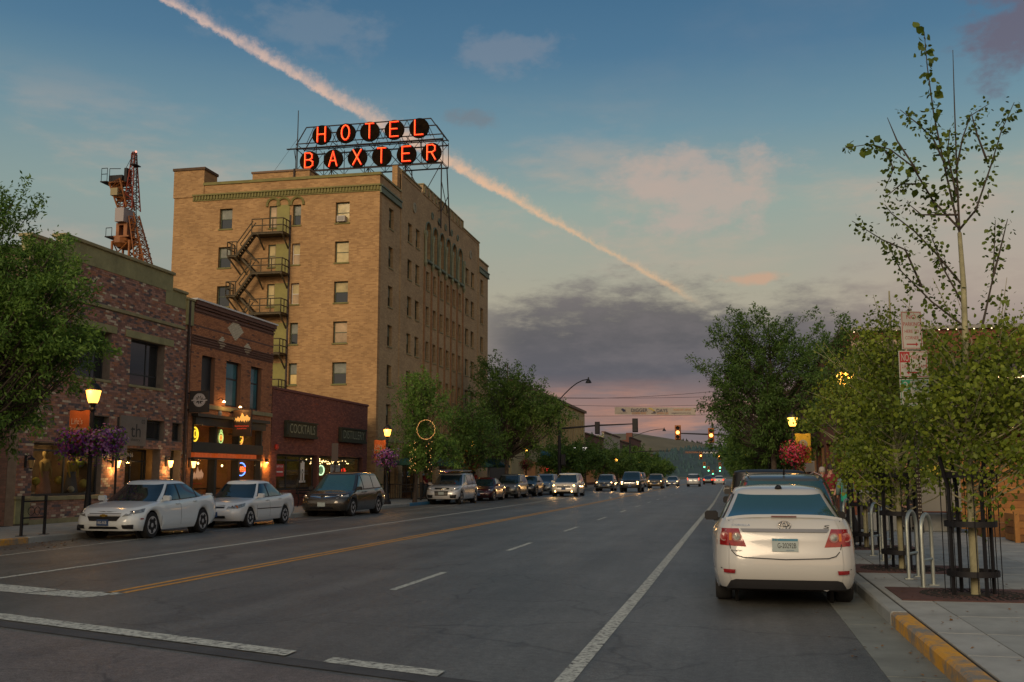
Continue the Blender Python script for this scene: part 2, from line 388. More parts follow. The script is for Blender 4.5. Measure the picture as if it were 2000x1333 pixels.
gutter_mat = mat('gutter_concrete', (.175, .185, .16), .85, var=.30, scale=1.1, bump=.3, bscale=70)
joint = mat('pavement_joint', (.05, .05, .045), .9)
g = MB(); g.box(-2500, 2500, -300, 3200, -.6, -.12); g.build('ground', mat('bare_ground', (.07, .075, .05), .95, var=.3, scale=.02), kind='structure')
XL, XR = -16.4, 1.67
road = MB().box(XL - .0, 1.2, -40, 420, -.3, 0).build('road', asphalt, kind='structure')
def sheet(name, poly, m, z=.004):
    b = MB(); b.add([(x, y, z) for x, y in poly], [tuple(range(len(poly)))]); return b.build(name, m, road, fix=False)
sheet('old_surface', [(-16, 12.85), (-7.59, 9.77), (-2.67, 7.97), (3, 5.9), (3, -10), (-16, -10)][:6], old_asphalt)
sheet('surface_joint', [(-16.2, 13.3), (-2.5, 8.30), (1.1, 7.0), (1.1, 6.72), (-2.6, 8.05), (-16.2, 13.02)], patch_mat, .008)
sheet('crosswalk_line', [(-16.2, 13.68), (-8.27, 10.78), (-3.95, 9.12), (-3.95, 8.86), (-8.27, 10.46), (-16.2, 13.36)], white_line, .012)
sheet('crosswalk_line', [(-3.5, 8.88), (-2.35, 8.46), (-2.35, 8.22), (-3.5, 8.64)], white_line, .012)
sheet('stop_bar', [(-12.0, 14.2), (-9.35, 13.25), (-9.6, 12.75), (-12.4, 13.7)], white_line)
sheet('stop_bar', [(-9.25, 13.2), (-8.15, 13.05), (-8.45, 12.45), (-9.55, 12.72)], white_line)
def line(name, x0, y0, x1, y1, w, m, z=.004): sheet(name, [(x0 - w / 2, y0), (x1 - w / 2, y1), (x1 + w / 2, y1), (x0 + w / 2, y0)], m, z)
for d in (-.11, .11): line('centre_line', -8.35 + d, 13.0, -7.75 + d, 60, .10, yellow_line); line('centre_line', -7.75 + d, 60, -7.6 + d, 300, .10, yellow_line)
line('bike_lane_line', -11.34, 10, -11.34, 300, .13, white_line)
line('parking_line', -14.1, 12, -14.75, 24, .09, white_line); line('parking_line', -14.75, 24, -14.75, 58, .08, white_line)
line('edge_line', -1.36, 5, -1.25, 15, .15, white_line); line('edge_line', -1.25, 15, -.95, 60, .15, white_line); line('edge_line', -.95, 60, -.9, 250, .13, white_line)
for k in range(22): line('lane_dash', -4.72, 14.2 + 7.75 * k, -4.72, 16.9 + 7.75 * k, .11, white_line)
# gutter, kerbs, pavements
gut = MB()
for k in range(40):
    gut.box(1.2, XR, -6 + k * 3, -6 + k * 3 + 2.985, -.3, .006)
gut.build('gutter', gutter_mat, kind='structure')
kb = MB()
for k in range(60):
    y0 = 12.02 + k * 3
    kb.box(XR, 1.86, y0, y0 + 2.985, -.3, .15)
kb.build('kerb', concrete, kind='structure', bevel=.02)
MB().box(XR, 1.86, 2.0, 12.0, -.3, .15).build('painted_kerb', yellow_curb, kind='structure', bevel=.025)
kl = MB()
for k in range(45):
    y0 = 21.95 + k * 3
    if y0 + 3 > 230: break
    if 51 < y0 < 57: continue
    kl.box(-16.58, XL, y0, y0 + 2.985, -.3, .15)
kl.build('kerb', concrete, kind='structure', bevel=.02)
MB().box(-16.58, XL, 10, 21.93, -.3, .15).build('painted_kerb', yellow_curb, kind='structure', bevel=.025)
MB().box(-16.6, XL + .01, 51.96, 57.9, -.3, .152).build('painted_kerb', blue_curb, kind='structure', bevel=.02)
def pavement(x0, x1, y0, y1, ny, xs, skip=()):
    root = MB().box(x0, x1, y0, y1, -.3, .135).build('pavement', joint, kind='structure')
    meshes = {}
    for j in range(ny):
        ya, yb = y0 + (y1 - y0) * j / ny, y0 + (y1 - y0) * (j + 1) / ny
        for i in range(len(xs) - 1):
            k = (round(yb - ya, 3), round(xs[i + 1] - xs[i], 3), (i * 7 + j * 3) % 3 == 0)
            if any(sx0 < (xs[i] + xs[i + 1]) / 2 < sx1 and sy0 < (ya + yb) / 2 < sy1 for sx0, sx1, sy0, sy1 in skip): continue
            if k not in meshes:
                meshes[k] = MB().box(.006, k[1] - .006, .006, k[0] - .006, .10, .15).mesh('paving_slab', concrete2 if k[2] else concrete, bevel=.004)
            link('paving_slab', meshes[k], root, loc=(xs[i], ya, R_.uniform(-.0015, .0015)))
    return root
pavement(1.87, 12.0, 3.0, 33.0, 24, [1.87, 2.3, 3.55, 4.8, 6.05, 7.3, 8.6, 10, 12])
pavement(-20.3, -16.59, 10.0, 58.0, 34, [-20.3, -19.05, -17.8, -16.59])
MB().box(1.87, 12, 33.02, 330, -.3, .15).build('pavement', concrete, kind='structure')
MB().box(-20.3, -16.59, 58.02, 330, -.3, .15).build('pavement', concrete, kind='structure')
# hills
def hill(name, prof, y, depth, m, seed, base=-8):
    rr = random.Random(seed); nx, ny = 120, 14; V = []; Fc = []
    x0, x1 = prof[0][0], prof[-1][0]
    for j in range(ny):
        t = j / (ny - 1)
        for i in range(nx):
            x = x0 + (x1 - x0) * i / (nx - 1); h = float(np.interp(x, [p[0] for p in prof], [p[1] for p in prof]))
            z = base + (h - base) * math.sin(t * math.pi / 2) ** .8 + (2.2 * math.sin(x * .021 + j * 1.3 + seed) + rr.uniform(-.6, .6)) * t * (1 - t * .6)
            V.append((x, y - depth * (1 - t), z))
    for j in range(ny - 1):
        for i in range(nx - 1): Fc.append((j * nx + i, j * nx + i + 1, (j + 1) * nx + i + 1, (j + 1) * nx + i))
    V += [(v[0], v[1] + depth * .6, base) for v in V[-nx:]]
    n0 = (ny - 1) * nx
    for i in range(nx - 1): Fc.append((n0 + i, n0 + i + 1, n0 + nx + i + 1, n0 + nx + i))
    b = MB(); b.add(V, Fc); return b.build(name, m, smooth=60, kind='structure', fix=False)
grass_hill = mat('dry_grass_hill', (.115, .105, .055), .95, var=.35, scale=.012, col2=(.16, .13, .075))
hill('hill', [(-900, 20), (-500, 46), (-260, 47), (-200, 52), (-167, 59), (-126, 60), (-89, 54), (-60, 50), (-24, 43), (6, 34), (80, 26), (500, 20), (900, 14)], 1500, 420, grass_hill, 3)
hill('wooded_hill', [(-300, 2), (-120, 14), (-70, 26), (-46, 30), (-10, 30), (20, 31), (120, 36), (420, 44), (800, 30)], 1180, 260, mat('hazed_hill_ground', (.030, .058, .060), .95, var=.3, scale=.05), 9)  # distance haze painted into the bluish ground colour
rr = random.Random(12); fw = MB()
def conifer(mb, x, y, z, h, r, n=6):
    mb.lathe([(r, 0), (r * .55, h * .5), (.05, h)], (x, y, z), n)
for k in range(1500):
    x = rr.uniform(-115, 420); t = rr.random(); y = 1180 - 260 * (1 - t)
    h = np.interp(x, [-120, -70, -46, -10, 20, 120, 420], [14, 26, 30, 30, 31, 36, 44])
    z = -8 + (h + 8) * math.sin(t * math.pi / 2) ** .8 - 1
    conifer(fw, x, y, z, rr.uniform(3.5, 7), rr.uniform(1.4, 2.4))
fw.build('conifer_forest', mat('hazed_conifer', (.032, .068, .074), .95, var=.4, scale=.2), kind='stuff', fix=False)  # lightened blue-green paints distance haze into the conifers
fw = MB()
for k in range(70):
    x = rr.uniform(-75, 30); h = np.interp(x, [-89, -60, -24, 6, 80], [54, 50, 43, 34, 26])
    conifer(fw, x, 1500 - rr.uniform(0, 20), h - 2, rr.uniform(2.5, 6), rr.uniform(1.2, 2))
fw.build('ridge_conifer', mat('dark_conifer', (.02, .028, .018), .95), kind='stuff', fix=False)

# ================================================================ WALL TOOLS
XF = -20.3
TL = lambda u, w, z: (XF + w, u, z)                 # street front on the left side, faces +X
def TS(Y): return lambda u, w, z: (u, Y - w, z)     # side wall that faces the camera
def TR(X): return lambda u, w, z: (X - w, u, z)     # fronts on the right side, face -X
def cells(u0, u1, z0, z1, holes):
    us = sorted({u0, u1, *[min(max(h[i], u0), u1) for h in holes for i in (0, 1)]}); zs = sorted({z0, z1, *[min(max(h[i], z0), z1) for h in holes for i in (2, 3)]})
    out = []
    for i in range(len(us) - 1):
        run = None
        for j in range(len(zs) - 1):
            cu, cz = (us[i] + us[i + 1]) / 2, (zs[j] + zs[j + 1]) / 2
            solid = not any(h[0] < cu < h[1] and h[2] < cz < h[3] for h in holes)
            if solid and run is None: run = zs[j]
            if not solid and run is not None: out.append((us[i], us[i + 1], run, zs[j])); run = None
        if run is not None: out.append((us[i], us[i + 1], run, zs[-1]))
    return out
def wall(T, u0, u1, z0, z1, holes, m, parent, depth=.3, name='wall'):
    b = MB(T)
    for c in cells(u0, u1, z0, z1, holes): b.box(c[0], c[1], -depth, 0, c[2], c[3])
    return b.build(name, m, parent)
def bricks(parent, T, u0, u1, z0, z1, holes, mats, wts, bw, bh, nparts, seed, regions=None, cam_at=(0, 0, 1.6), proud=.012):
    """every brick is a block with its own joint; the nearest ones are parts, the rest one joined part"""
    rq = random.Random(seed); g_ = .009; rows = int(round((z1 - z0) / bh)); bh = (z1 - z0) / rows; full = []; rest = MB(T)
    for r in range(rows):
        za, zb = z0 + r * bh, z0 + (r + 1) * bh; zc = (za + zb) / 2
        cut = sorted((max(h[0], u0), min(h[1], u1)) for h in holes if h[2] < zc < h[3] and h[1] > u0 and h[0] < u1)
        spans = []; p = u0
        for a, b in cut:
            if a > p: spans.append((p, a))
            p = max(p, b)
        if p < u1: spans.append((p, u1))
        offs = (r % 2) * bw / 2
        for a, b in spans:
            k = math.floor((a - u0 - offs) / bw)
            while True:
                ua = u0 + offs + k * bw; ub = ua + bw; k += 1
                if ua >= b: break
                va, vb = max(ua, a), min(ub, b)
                if vb - va < .03: continue
                if regions:
                    mi = regions((va + vb) / 2, zc)
                    if mi is None: mi = rq.choices(range(len(wts)), wts)[0]
                else: mi = rq.choices(range(len(wts)), wts)[0]
                pr = proud + rq.uniform(-.004, .004)
                if va == ua and vb == ub: full.append((va, za, mi, pr))
                else: rest.box(va + g_ / 2, vb - g_ / 2, -.004, pr, za + g_ / 2, zb - g_ / 2, mi)
    def dist(q):
        p = T(q[0], 0, q[1]); return sum((p[i] - cam_at[i]) ** 2 for i in range(3))
    full.sort(key=dist)
    proto = {}
    for n, (u, z, mi, pr) in enumerate(full):
        if n < nparts:
            if mi not in proto:
                o0 = T(0, 0, 0); TT = lambda a, b, c: tuple(T(a, b, c)[i] - o0[i] for i in range(3))
                proto[mi] = MB(TT).box(g_ / 2, bw - g_ / 2, -.004, proud, g_ / 2, bh - g_ / 2).mesh('brick', mats[mi])
            q = T(u, pr - proud, z); link('brick', proto[mi], parent, loc=q)
        else: rest.box(u + g_ / 2, u + bw - g_ / 2, -.004, pr, z + g_ / 2, z + bh - g_ / 2, mi)
    rest.build('brickwork', mats, parent, kind='stuff')
frame_dark = mat('dark_window_frame', (.022, .026, .028), .5)
frame_green = mat('green_window_frame', (.055, .075, .038), .6, var=.2)
frame_white = mat('white_window_frame', (.55, .52, .45), .6)
lit_glass = mat('lamp_lit_window', (.25, .19, .08), .1, emit=.28, ecol=(1, .55, .15), var=.5, scale=2)
def window(parent, T, u0, u1, z0, z1, depth=.16, fr=frame_dark, t=.05, cols=(), rows=(), panes=win_glass, sill=None, sillm=stone, frame_name='window', thick=.06):
    f = MB(T); d0, d1 = -depth - thick, -depth
    f.box(u0, u0 + t, d0, d1, z0, z1); f.box(u1 - t, u1, d0, d1, z0, z1); f.box(u0 + t, u1 - t, d0, d1, z0, z0 + t); f.box(u0 + t, u1 - t, d0, d1, z1 - t, z1)
    us = [u0 + t] + [u0 + (u1 - u0) * c for c in cols] + [u1 - t]; zs = [z0 + t] + [z0 + (z1 - z0) * c for c in rows] + [z1 - t]
    for a in us[1:-1]: f.box(a - t * .4, a + t * .4, d0 + .006, d1 - .004, z0 + t, z1 - t)
    for a in zs[1:-1]: f.box(u0 + t, u1 - t, d0 + .003, d1 - .002, a - t * .4, a + t * .4)
    w = f.build(frame_name, fr, parent); k = 0
    for i in range(len(us) - 1):
        for j in range(len(zs) - 1):
            pm = panes[k % len(panes)] if isinstance(panes, (list, tuple)) else panes; k += 1
            MB(T).box(us[i], us[i + 1], -depth - thick * .65, -depth - thick * .4, zs[j], zs[j + 1]).build('pane', pm, w)
    if sill: MB(T).box(u0 - .06, u1 + .06, -.10, sill, z0 - .09, z0 - .004).build('sill', sillm, w, bevel=.006)
    return w
def back_box(T, u0, u1, z0, z1, depth, m, parent, name='interior', d0=-.31):
    b = MB(T)
    b.box(u0, u1, -depth - .05, -depth, z0, z1); b.box(u0 - .05, u0, -depth, d0, z0, z1); b.box(u1, u1 + .05, -depth, d0, z0, z1)
    b.box(u0, u1, -depth, d0, z0 - .05, z0); b.box(u0, u1, -depth, d0, z1, z1 + .05); return b.build(name, m, parent)
def point(T, u, w, z, e, col, r=.06, name='lamp_light', parent=None):
    l = bpy.data.lights.new(name, 'POINT'); l.energy = e; l.color = col; l.shadow_soft_size = r
    o = bpy.data.objects.new(name, l); COL.objects.link(o); p = Vector(T(u, w, z))
    if parent: o.parent = parent; o.location = p - PW[parent.name]
    else: o.location = p
    return o
WARM = (1, .52, .16)
room_mat = mat('shop_interior', (.17, .12, .075), .8, var=.5, scale=1.2)
room_warm = mat('shop_interior_timber', (.30, .16, .07), .7, var=.4, scale=1.5)
bulb_mat = emat('warm_bulb', (1, .62, .25), 9)
sconce_glass = emat('sconce_glass', (1, .55, .14), 4.5)
def sconce(T, u, z, label, lit=True, e=9, grp='lantern sconces on the brick shop fronts'):
    t = thing('wall_sconce', label, 'wall lamp', T(u, 0, z - .2), grp)
    MB(T).box(u - .05, u + .05, 0.012, .04, z - .15, z + .22).build('backplate', black, t, bevel=.008)
    MB(T).tube([(u, .04, z + .15), (u, .12, z + .22), (u, .22, z + .2), (u, .22, z + .13)], .012, 6).build('arm', black, t)
    c = T(u, .22, z)
    MB().lathe([(.05, -.16), (.10, .08)], c, 8).build('lantern_glass', sconce_glass if lit else mat('unlit_lantern_glass', (.25, .17, .07), .3) if 'unlit_lantern_glass' not in MT else MT['unlit_lantern_glass'], t)
    MB().lathe([(.125, .08), (.10, .12), (.03, .16), (.01, .2)], c, 8).build('lantern_cap', black, t)
    MB().lathe([(.02, -.2), (.06, -.16)], c, 8).build('lantern_base', black, t)
    if lit: point(T, u, .17, z - .27, e * .22, WARM, .04, parent=t); point(T, u, .36, z + .02, e * .12, WARM, .04, parent=t)
    return t

# ================================================================ BUILDING ONE: tumbled brick shop
NB = 'brick_'
pal1 = [mat('tumbled_brick_rose', (.33, .185, .135), .95, var=.25, scale=9), mat('tumbled_brick_maroon', (.215, .115, .09), .95, var=.25, scale=9),
        mat('tumbled_brick_charcoal', (.115, .092, .092), .95, var=.25, scale=9), mat('tumbled_brick_buff', (.50, .42, .30), .95, var=.2, scale=9),
        mat('tumbled_brick_orange', (.33, .155, .09), .95, var=.25, scale=9)]
mortar1 = mat('grey_mortar', (.17, .14, .115), .95, var=.2, scale=6)
b1 = thing('brick_shop', 'two storey tumbled brick shop building with olive stone parapet and th sign', 'building', (XF, 31, .15))
h1 = [(28.85, 30.75, 4.76, 6.36), (31.9, 34.1, 4.74, 6.36), (27.1, 30.55, .98, 2.6), (29.8, 30.85, 2.98, 3.55), (33.1, 34.3, 2.85, 3.57), (34.85, 35.6, 2.87, 3.55), (31.9, 34.1, .15, 2.54), (34.82, 35.56, .45, 2.54)]
Y0, Y1 = 26.4, 35.93
wall(TL, Y0, Y1, .15, 8.3, h1, mortar1, b1)
stoneholes = [(27.98, 34.44, 8.42, 9.3), (26.4, 28.9, 8.05, 9.3), (34.0, 35.46, 7.92, 9.3), (28.8, 35.46, 7.12, 7.26), (28.6, 31.0, 6.36, 6.62), (31.55, 34.65, 6.36, 6.62), (31.4, 33.04, 2.6, 3.66), (31.4, 31.9, 2.1, 2.6), (27.0, 30.66, .84, .98), (26.4, 27.05, .15, 1.0), (28.8, 35.46, 7.62, 7.645)]
bricks(b1, TL, Y0, Y1, .20, 8.42, h1 + stoneholes, pal1, [34, 28, 15, 9, 16], .212, .0735, 300, 5)
ws = MB(TL).box(27.98, 34.44, -.3, .03, 8.42, 9.06).box(26.4, 28.9, -.3, .022, 8.05, 8.42).box(26.4, 27.98, -.3, .022, 8.42, 8.72).box(34.44, 35.46, -.3, .022, 7.92, 8.5).box(34.0, 34.44, -.3, .022, 7.92, 8.42)
ws.build('parapet_stone', greenstone, b1)
cp = MB(TL).box(27.9, 34.5, -.4, .10, 9.06, 9.17).box(26.35, 27.9, -.4, .09, 8.72, 8.82).box(34.5, 35.5, -.4, .09, 8.5, 8.6)
cp.build('coping', stone, b1, bevel=.012)
MB(TL).box(35.48, 35.96, -.3, .09, 7.35, 8.30).build('corner_stone', greenstone, b1); MB(TL).box(35.44, 36.0, -.4, .13, 8.31, 8.40).build('coping', stone, b1, bevel=.01)
MB(TL).tube([(35.62, .1, 8.28), (35.62, .1, .2)], .05, 8).build('downpipe', rust_metal, b1)
MB(TL).box(28.8, 35.40, 0, .07, 7.13, 7.25).build('string_course', stone, b1, bevel=.01)
for a, b in ((28.6, 31.0), (31.55, 34.65)): MB(TL).box(a, b, -.28, .05, 6.365, 6.615).build('lintel', greenstone, b1, bevel=.01)
window(b1, TL, 28.86, 30.74, 4.77, 6.35, .28, cols=(.66,), rows=(), sill=.05, t=.06)
window(b1, TL, 31.91, 34.09, 4.75, 6.35, .28, cols=(.12, .66), rows=(.26,), sill=.05, t=.06)
window(b1, TL, 29.81, 30.84, 2.99, 3.54, .18); window(b1, TL, 33.11, 34.29, 2.86, 3.56, .18, t=.07); window(b1, TL, 34.86, 35.59, 2.88, 3.54, .18, t=.07)
window(b1, TL, 27.11, 30.54, .99, 2.59, .16, cols=(.5,), rows=(.86,), panes=shop_glass, t=.06, frame_name='shop_window')
MB(TL).box(27.0, 30.66, -.2, .07, .85, .975).build('sill', stone, b1, bevel=.01)
MB(TL).box(26.4, 27.05, .0, .05, .2, .90).build('base_stone', greenstone, b1, bevel=.01); MB(TL).box(26.36, 27.1, .0, .09, .905, 1.0).build('base_cap', stone, b1, bevel=.01)
MB(TL).box(27.06, 31.85, .0, .03, .15, .30).build('plinth', stone, b1)
back_box(TL, 27.05, 30.6, .8, 2.75, 1.9, room_mat, b1)
dw = window(b1, TL, 31.91, 34.09, .16, 2.53, .55, cols=(.16, .55, .9), rows=(.82,), panes=shop_glass, t=.07, frame_name='entrance')
MB(TL).box(32.95, 33.0, -.56, -.50, .95, 1.35).build('door_handle', mat('brass', (.4, .26, .08), .3, 1), dw)
MB(TL).text('3466', .16, 33.0, 2.33, -.53, width=.42).build('house_number', white_print, dw)
window(b1, TL, 34.83, 35.55, .46, 2.53, .3, rows=(.8,), panes=shop_glass, t=.06, frame_name='side_light')
back_box(TL, 31.85, 35.7, .1, 2.7, 3.0, room_mat, b1, d0=-.62)
point(TL, 28.2, -.9, 2.5, 16, (1, .62, .3), parent=b1); point(TL, 30.0, -.9, 2.5, 14, (1, .62, .3), parent=b1); point(TL, 33, -2.2, 2.4, 10, WARM, parent=b1); point(TL, 35.2, -1.1, 2.0, 8, WARM, parent=b1)
panel_mat = mat('grey_metal_panel', (.16, .135, .11), .6, var=.15, scale=3)
s = thing('shop_sign', 'grey metal sign panel reading th theory 02 beside shop door', 'sign', TL(32.2, 0, 2.1))
MB(TL).prism([(31.42, 2.12), (31.88, 2.12), (31.88, 2.62), (33.02, 2.62), (33.02, 3.64), (31.42, 3.64)], .0, .07).build('panel', panel_mat, s)
MB(TL).text('th', .62, 32.35, 3.15, .074, width=.62, height=.46).build('lettering', dark_print, s)
MB(TL).text('theory', .2, 32.35, 2.82, .074, width=.58, height=.14).build('lettering', dark_print, s)
MB(TL).text('02', .2, 32.8, 3.48, .074, width=.22, height=.15).build('lettering', dark_print, s)
# side wall
TS1 = TS(26.4)
sidebrick = brickmat('side_tumbled_brick', 0, (.24, .13, .105), (.13, .085, .075), (.15, .12, .10))
wb = MB(TS1); wb.box(-38, XF - .31, -.3, 0, .15, 8.3); wb.build('side_wall', sidebrick, b1)
MB().box(-38, XF - .31, 26.5, 35.8, 8.31, 8.5).build('roof', mat('flat_roof', (.08, .08, .08), .9), b1)
shade_block = thing('brick_shop', 'tumbled brick shop standing at the very left edge behind the ash tree', 'building', (-22, 18, .15)); MB().box(-38, -21.2, 4, 26.05, .15, 7.6).build('wall', sidebrick, shade_block); MB().box(-38.1, -21.1, 3.9, 26.1, 7.61, 7.8).build('coping', stone, shade_block)  # out of view, added to throw shade on the shop's side wall
# shop window display
def mannequin(y, x, cl, c2, label, tall=1.55):
    t = thing('mannequin', label, 'mannequin', (x, y, .95))
    z = .92
    MB().lathe([(.03, .05), (.25, .06), (.20, .35), (.13, .72), (.15, .78), (.10, .82)], (x, y, z), 14).build('skirt', c2, t, 50)
    MB().lathe([(.11, .80), (.15, .95), (.17, 1.08), (.12, 1.16), (.045, 1.2), (.045, 1.25), (.08, 1.30), (.085, 1.38), (.05, 1.46), (.01, 1.48)], (x, y, z), 14).build('torso', cl, t, 50)
    MB().tube([(x, y - .17, z + 1.1), (x + .06, y - .24, z + .85), (x + .1, y - .2, z + .62)], [.045, .038, .028], 7).build('arm', cl, t, 60)
    MB().tube([(x, y + .17, z + 1.1), (x + .06, y + .24, z + .85), (x + .1, y + .2, z + .62)], [.045, .038, .028], 7).build('arm', cl, t, 60)
mannequin(28.68, XF - .75, mat('straw_cloth', (.34, .24, .09), .8), mat('pink_cloth', (.36, .19, .16), .9, var=.2), 'mannequin in long pink skirt in the left half of the shop window')
mannequin(30.05, XF - .75, mat('ochre_cloth', (.38, .27, .06), .8), mat('denim_cloth', (.07, .10, .14), .9), 'mannequin in ochre top and blue skirt in the shop window')
for i, (y, x, z, r, c) in enumerate([(28.04, .55, 1.43, .13, (.45, .38, .06)), (28.99, .45, 1.45, .14, (.42, .33, .05)), (30.28, .45, 1.34, .15, (.42, .34, .08)), (29.72, .5, 1.16, .11, (.5, .46, .36)), (30.45, .75, 2.0, .16, (.30, .33, .08)), (30.7, .6, 1.4, .13, (.45, .40, .32))]):
    o = MB().lathe([(.02, -r), (r * .7, -r * .7), (r, 0), (r * .7, r * .7), (.02, r)], (XF - x, y, z), 10).build('paper_lantern', mat('paper_%d' % i, c, .9), smooth=60)
    tag(o, ['dull yellow paper ball at the left end of the shop window', 'yellow paper ball between the two mannequins, left one', 'yellow paper ball right beside the ochre top mannequin', 'small cream paper ball low in the right half of the shop window', 'large green yellow paper ball hung highest in the shop window', 'cream paper ball at the right end of the shop window'][i], 'ornament', 'paper balls in the shop window')
for i, (u, z, lab, lit) in enumerate([(26.75, 1.98, 'unlit black lantern on the leftmost brick pier', False), (31.15, 2.02, 'lit amber lantern between the shop window and the th sign', True), (34.48, 2.06, 'lit amber lantern between shop door and narrow side light', True)]):
    sconce(TL, u, z, lab, lit, 55)
# ================================================================ BUILDING TWO: orange brick burger bar
pal2 = [mat('orange_brick', (.40, .17, .075), .92, var=.2, scale=9), mat('orange_brick_dark', (.31, .13, .06), .92, var=.2, scale=9), mat('brown_brick', (.14, .075, .055), .92, var=.25, scale=9), mat('cream_brick', (.58, .52, .37), .9, var=.15, scale=9)]
b2 = thing('burger_bar', 'narrow orange brick building with cream diamonds and dark shop front', 'building', (XF, 39.5, .15))
h2 = [(36.85, 37.92, 4.44, 6.35), (38.87, 40.22, 4.44, 6.34), (41.12, 42.18, 4.44, 6.33), (36.3, 42.45, .15, 4.0)]
Y2a, Y2b = 36.0, 43.3
def reg2(u, z):
    for cu, cz, a, b in ((39.57, 7.66, .70, .47), (38.42, 7.0, .34, .30), (40.73, 6.99, .34, .30)):
        if abs(u - cu) / a + abs(z - cz) / b < 1: return 3
    if z > 7.95 or (6.69 < z < 7.07) or 7.42 < z < 7.47 or z < .9: return 2
    return None
wall(TL, Y2a, Y2b, .15, 8.35, h2, mat('brown_mortar', (.19, .10, .06), .95), b2)
bricks(b2, TL, Y2a, Y2b, .15, 8.2, h2 + [(Y2a, Y2b, 4.21, 4.40)], pal2, [6, 4, .3, 0], .205, .0670, 300, 8, reg2)
cor = MB(TL)
for k, (z0, z1, w) in enumerate(((8.0, 8.08, .05), (8.14, 8.22, .09), (8.24, 8.40, .15))): cor.box(Y2a + .1, Y2b, .016, w, z0, z1)
for z in (6.72, 6.82, 6.92, 7.02): cor.box(Y2a + .05, Y2b, .014, .05, z, z + .035)
cor.build('brick_moulding', pal2[2], b2)
MB(TL).box(Y2a, Y2b + .05, -.4, .2, 8.405, 8.47).build('coping', mat('white_metal_coping', (.6, .6, .58), .4), b2)
MB(TL).box(Y2a + .3, Y2b - .02, -.15, .08, 4.22, 4.39).build('string_course', stone, b2, bevel=.01)
blue_glass = mat('sky_painted_glass', (.03, .14, .17), .06, spec=.9, var=.3, scale=1.5)  # sky reflection painted into the teal base colour
window(b2, TL, 36.86, 37.91, 4.45, 6.34, .16, t=.06, panes=mat('slatted_dark_shutter', (.018, .02, .022), .5))
window(b2, TL, 38.88, 40.21, 4.45, 6.33, .16, t=.07, rows=(.62,), panes=blue_glass); window(b2, TL, 41.13, 42.17, 4.45, 6.32, .16, t=.07, rows=(.62,), panes=blue_glass)
MB().box(-38, XF - .31, 36.0, 43.3, 8.2, 8.3).build('roof', MT['flat_roof'], b2)
MB().box(-38, XF - .31, 43.05, 43.29, .15, 8.2).build('side_wall', sidebrick, b2)
sf_green = mat('dark_green_shop_front', (.022, .028, .028), .5, var=.2)
sf = MB(TL).box(36.3, 42.45, .0, .16, 3.55, 3.86).box(36.2, 42.6, .0, .30, 3.87, 3.99).box(36.3, 42.45, -.28, .06, 2.5, 2.9).box(36.3, 42.45, -.28, .10, 2.24, 2.30)
for u in (36.3, 38.15, 40.15, 42.28): sf.box(u, u + .17, -.28, .04, .15, 2.24); sf.box(u + .02, u + .12, -.28, .03, 2.9, 3.55)
sf.box(36.47, 42.28, -.28, .0, .15, .5)
sf.build('shop_front_frame', sf_green, b2)
for a, b in ((36.5, 38.1), (38.35, 40.1), (40.35, 42.25)):
    MB(TL).box(a, b, -.22, -.2, 2.92, 3.53).build('transom_pane', shop_glass, b2); MB(TL).box(a, b, -.22, -.2, .52, 2.22).build('shop_pane', shop_glass, b2)
band_glow = mat('lit_orange_sign_band', (.30, .055, .015), .5, emit=.22, ecol=(1, .16, .03), var=.6, scale=5)
for a, b in ((36.55, 37.9), (38.4, 40.0), (40.45, 41.9)): MB(TL).box(a, b, -.27, .02, 2.31, 2.48).build('sign_band', band_glow, b2)
back_box(TL, 36.3, 42.5, .1, 3.8, 5, room_warm, b2)
for i, u in enumerate((37.2, 38.8, 39.9, 41.2)):
    point(TL, u, -1.6 - (i % 2), 2.15, 18, (1, .45, .14), parent=b2)
for i, (u, w, z) in enumerate(((38.7, -1.2, 2.02), (39.6, -1.5, 2.1), (40.9, -1.4, 2.06), (41.7, -1.5, 2.02))):
    o = MB().lathe([(.02, -.05), (.05, 0), (.02, .05)], TL(u, w, z), 8).build('ceiling_bulb', bulb_mat); tag(o, ['leftmost ceiling bulb glowing inside the burger bar', 'second ceiling bulb from the left inside the burger bar', 'ceiling bulb just left of the red OPEN sign inside the bar', 'rightmost ceiling bulb inside the burger bar'][i], 'light bulb', 'ceiling bulbs inside the burger bar')
ds = mat('dark_timber', (.03, .018, .012), .6)
for i, (u, w) in enumerate(((37.6, -1.7), (39.2, -1.8), (41.2, -1.9))):
    t = thing('bar_table', ['dark table behind the mountain decal in the burger bar', 'dark table in the middle of the burger bar window', 'dark table below the red OPEN sign in the burger bar'][i], 'table', TL(u, w, .15), 'tables inside the burger bar')
    MB(TL).box(u - .5, u + .5, w - .35, w + .35, 1.0, 1.06).build('table_top', ds, t); MB(TL).box(u - .04, u + .04, w - .04, w + .04, .16, 1.0).build('leg', ds, t)
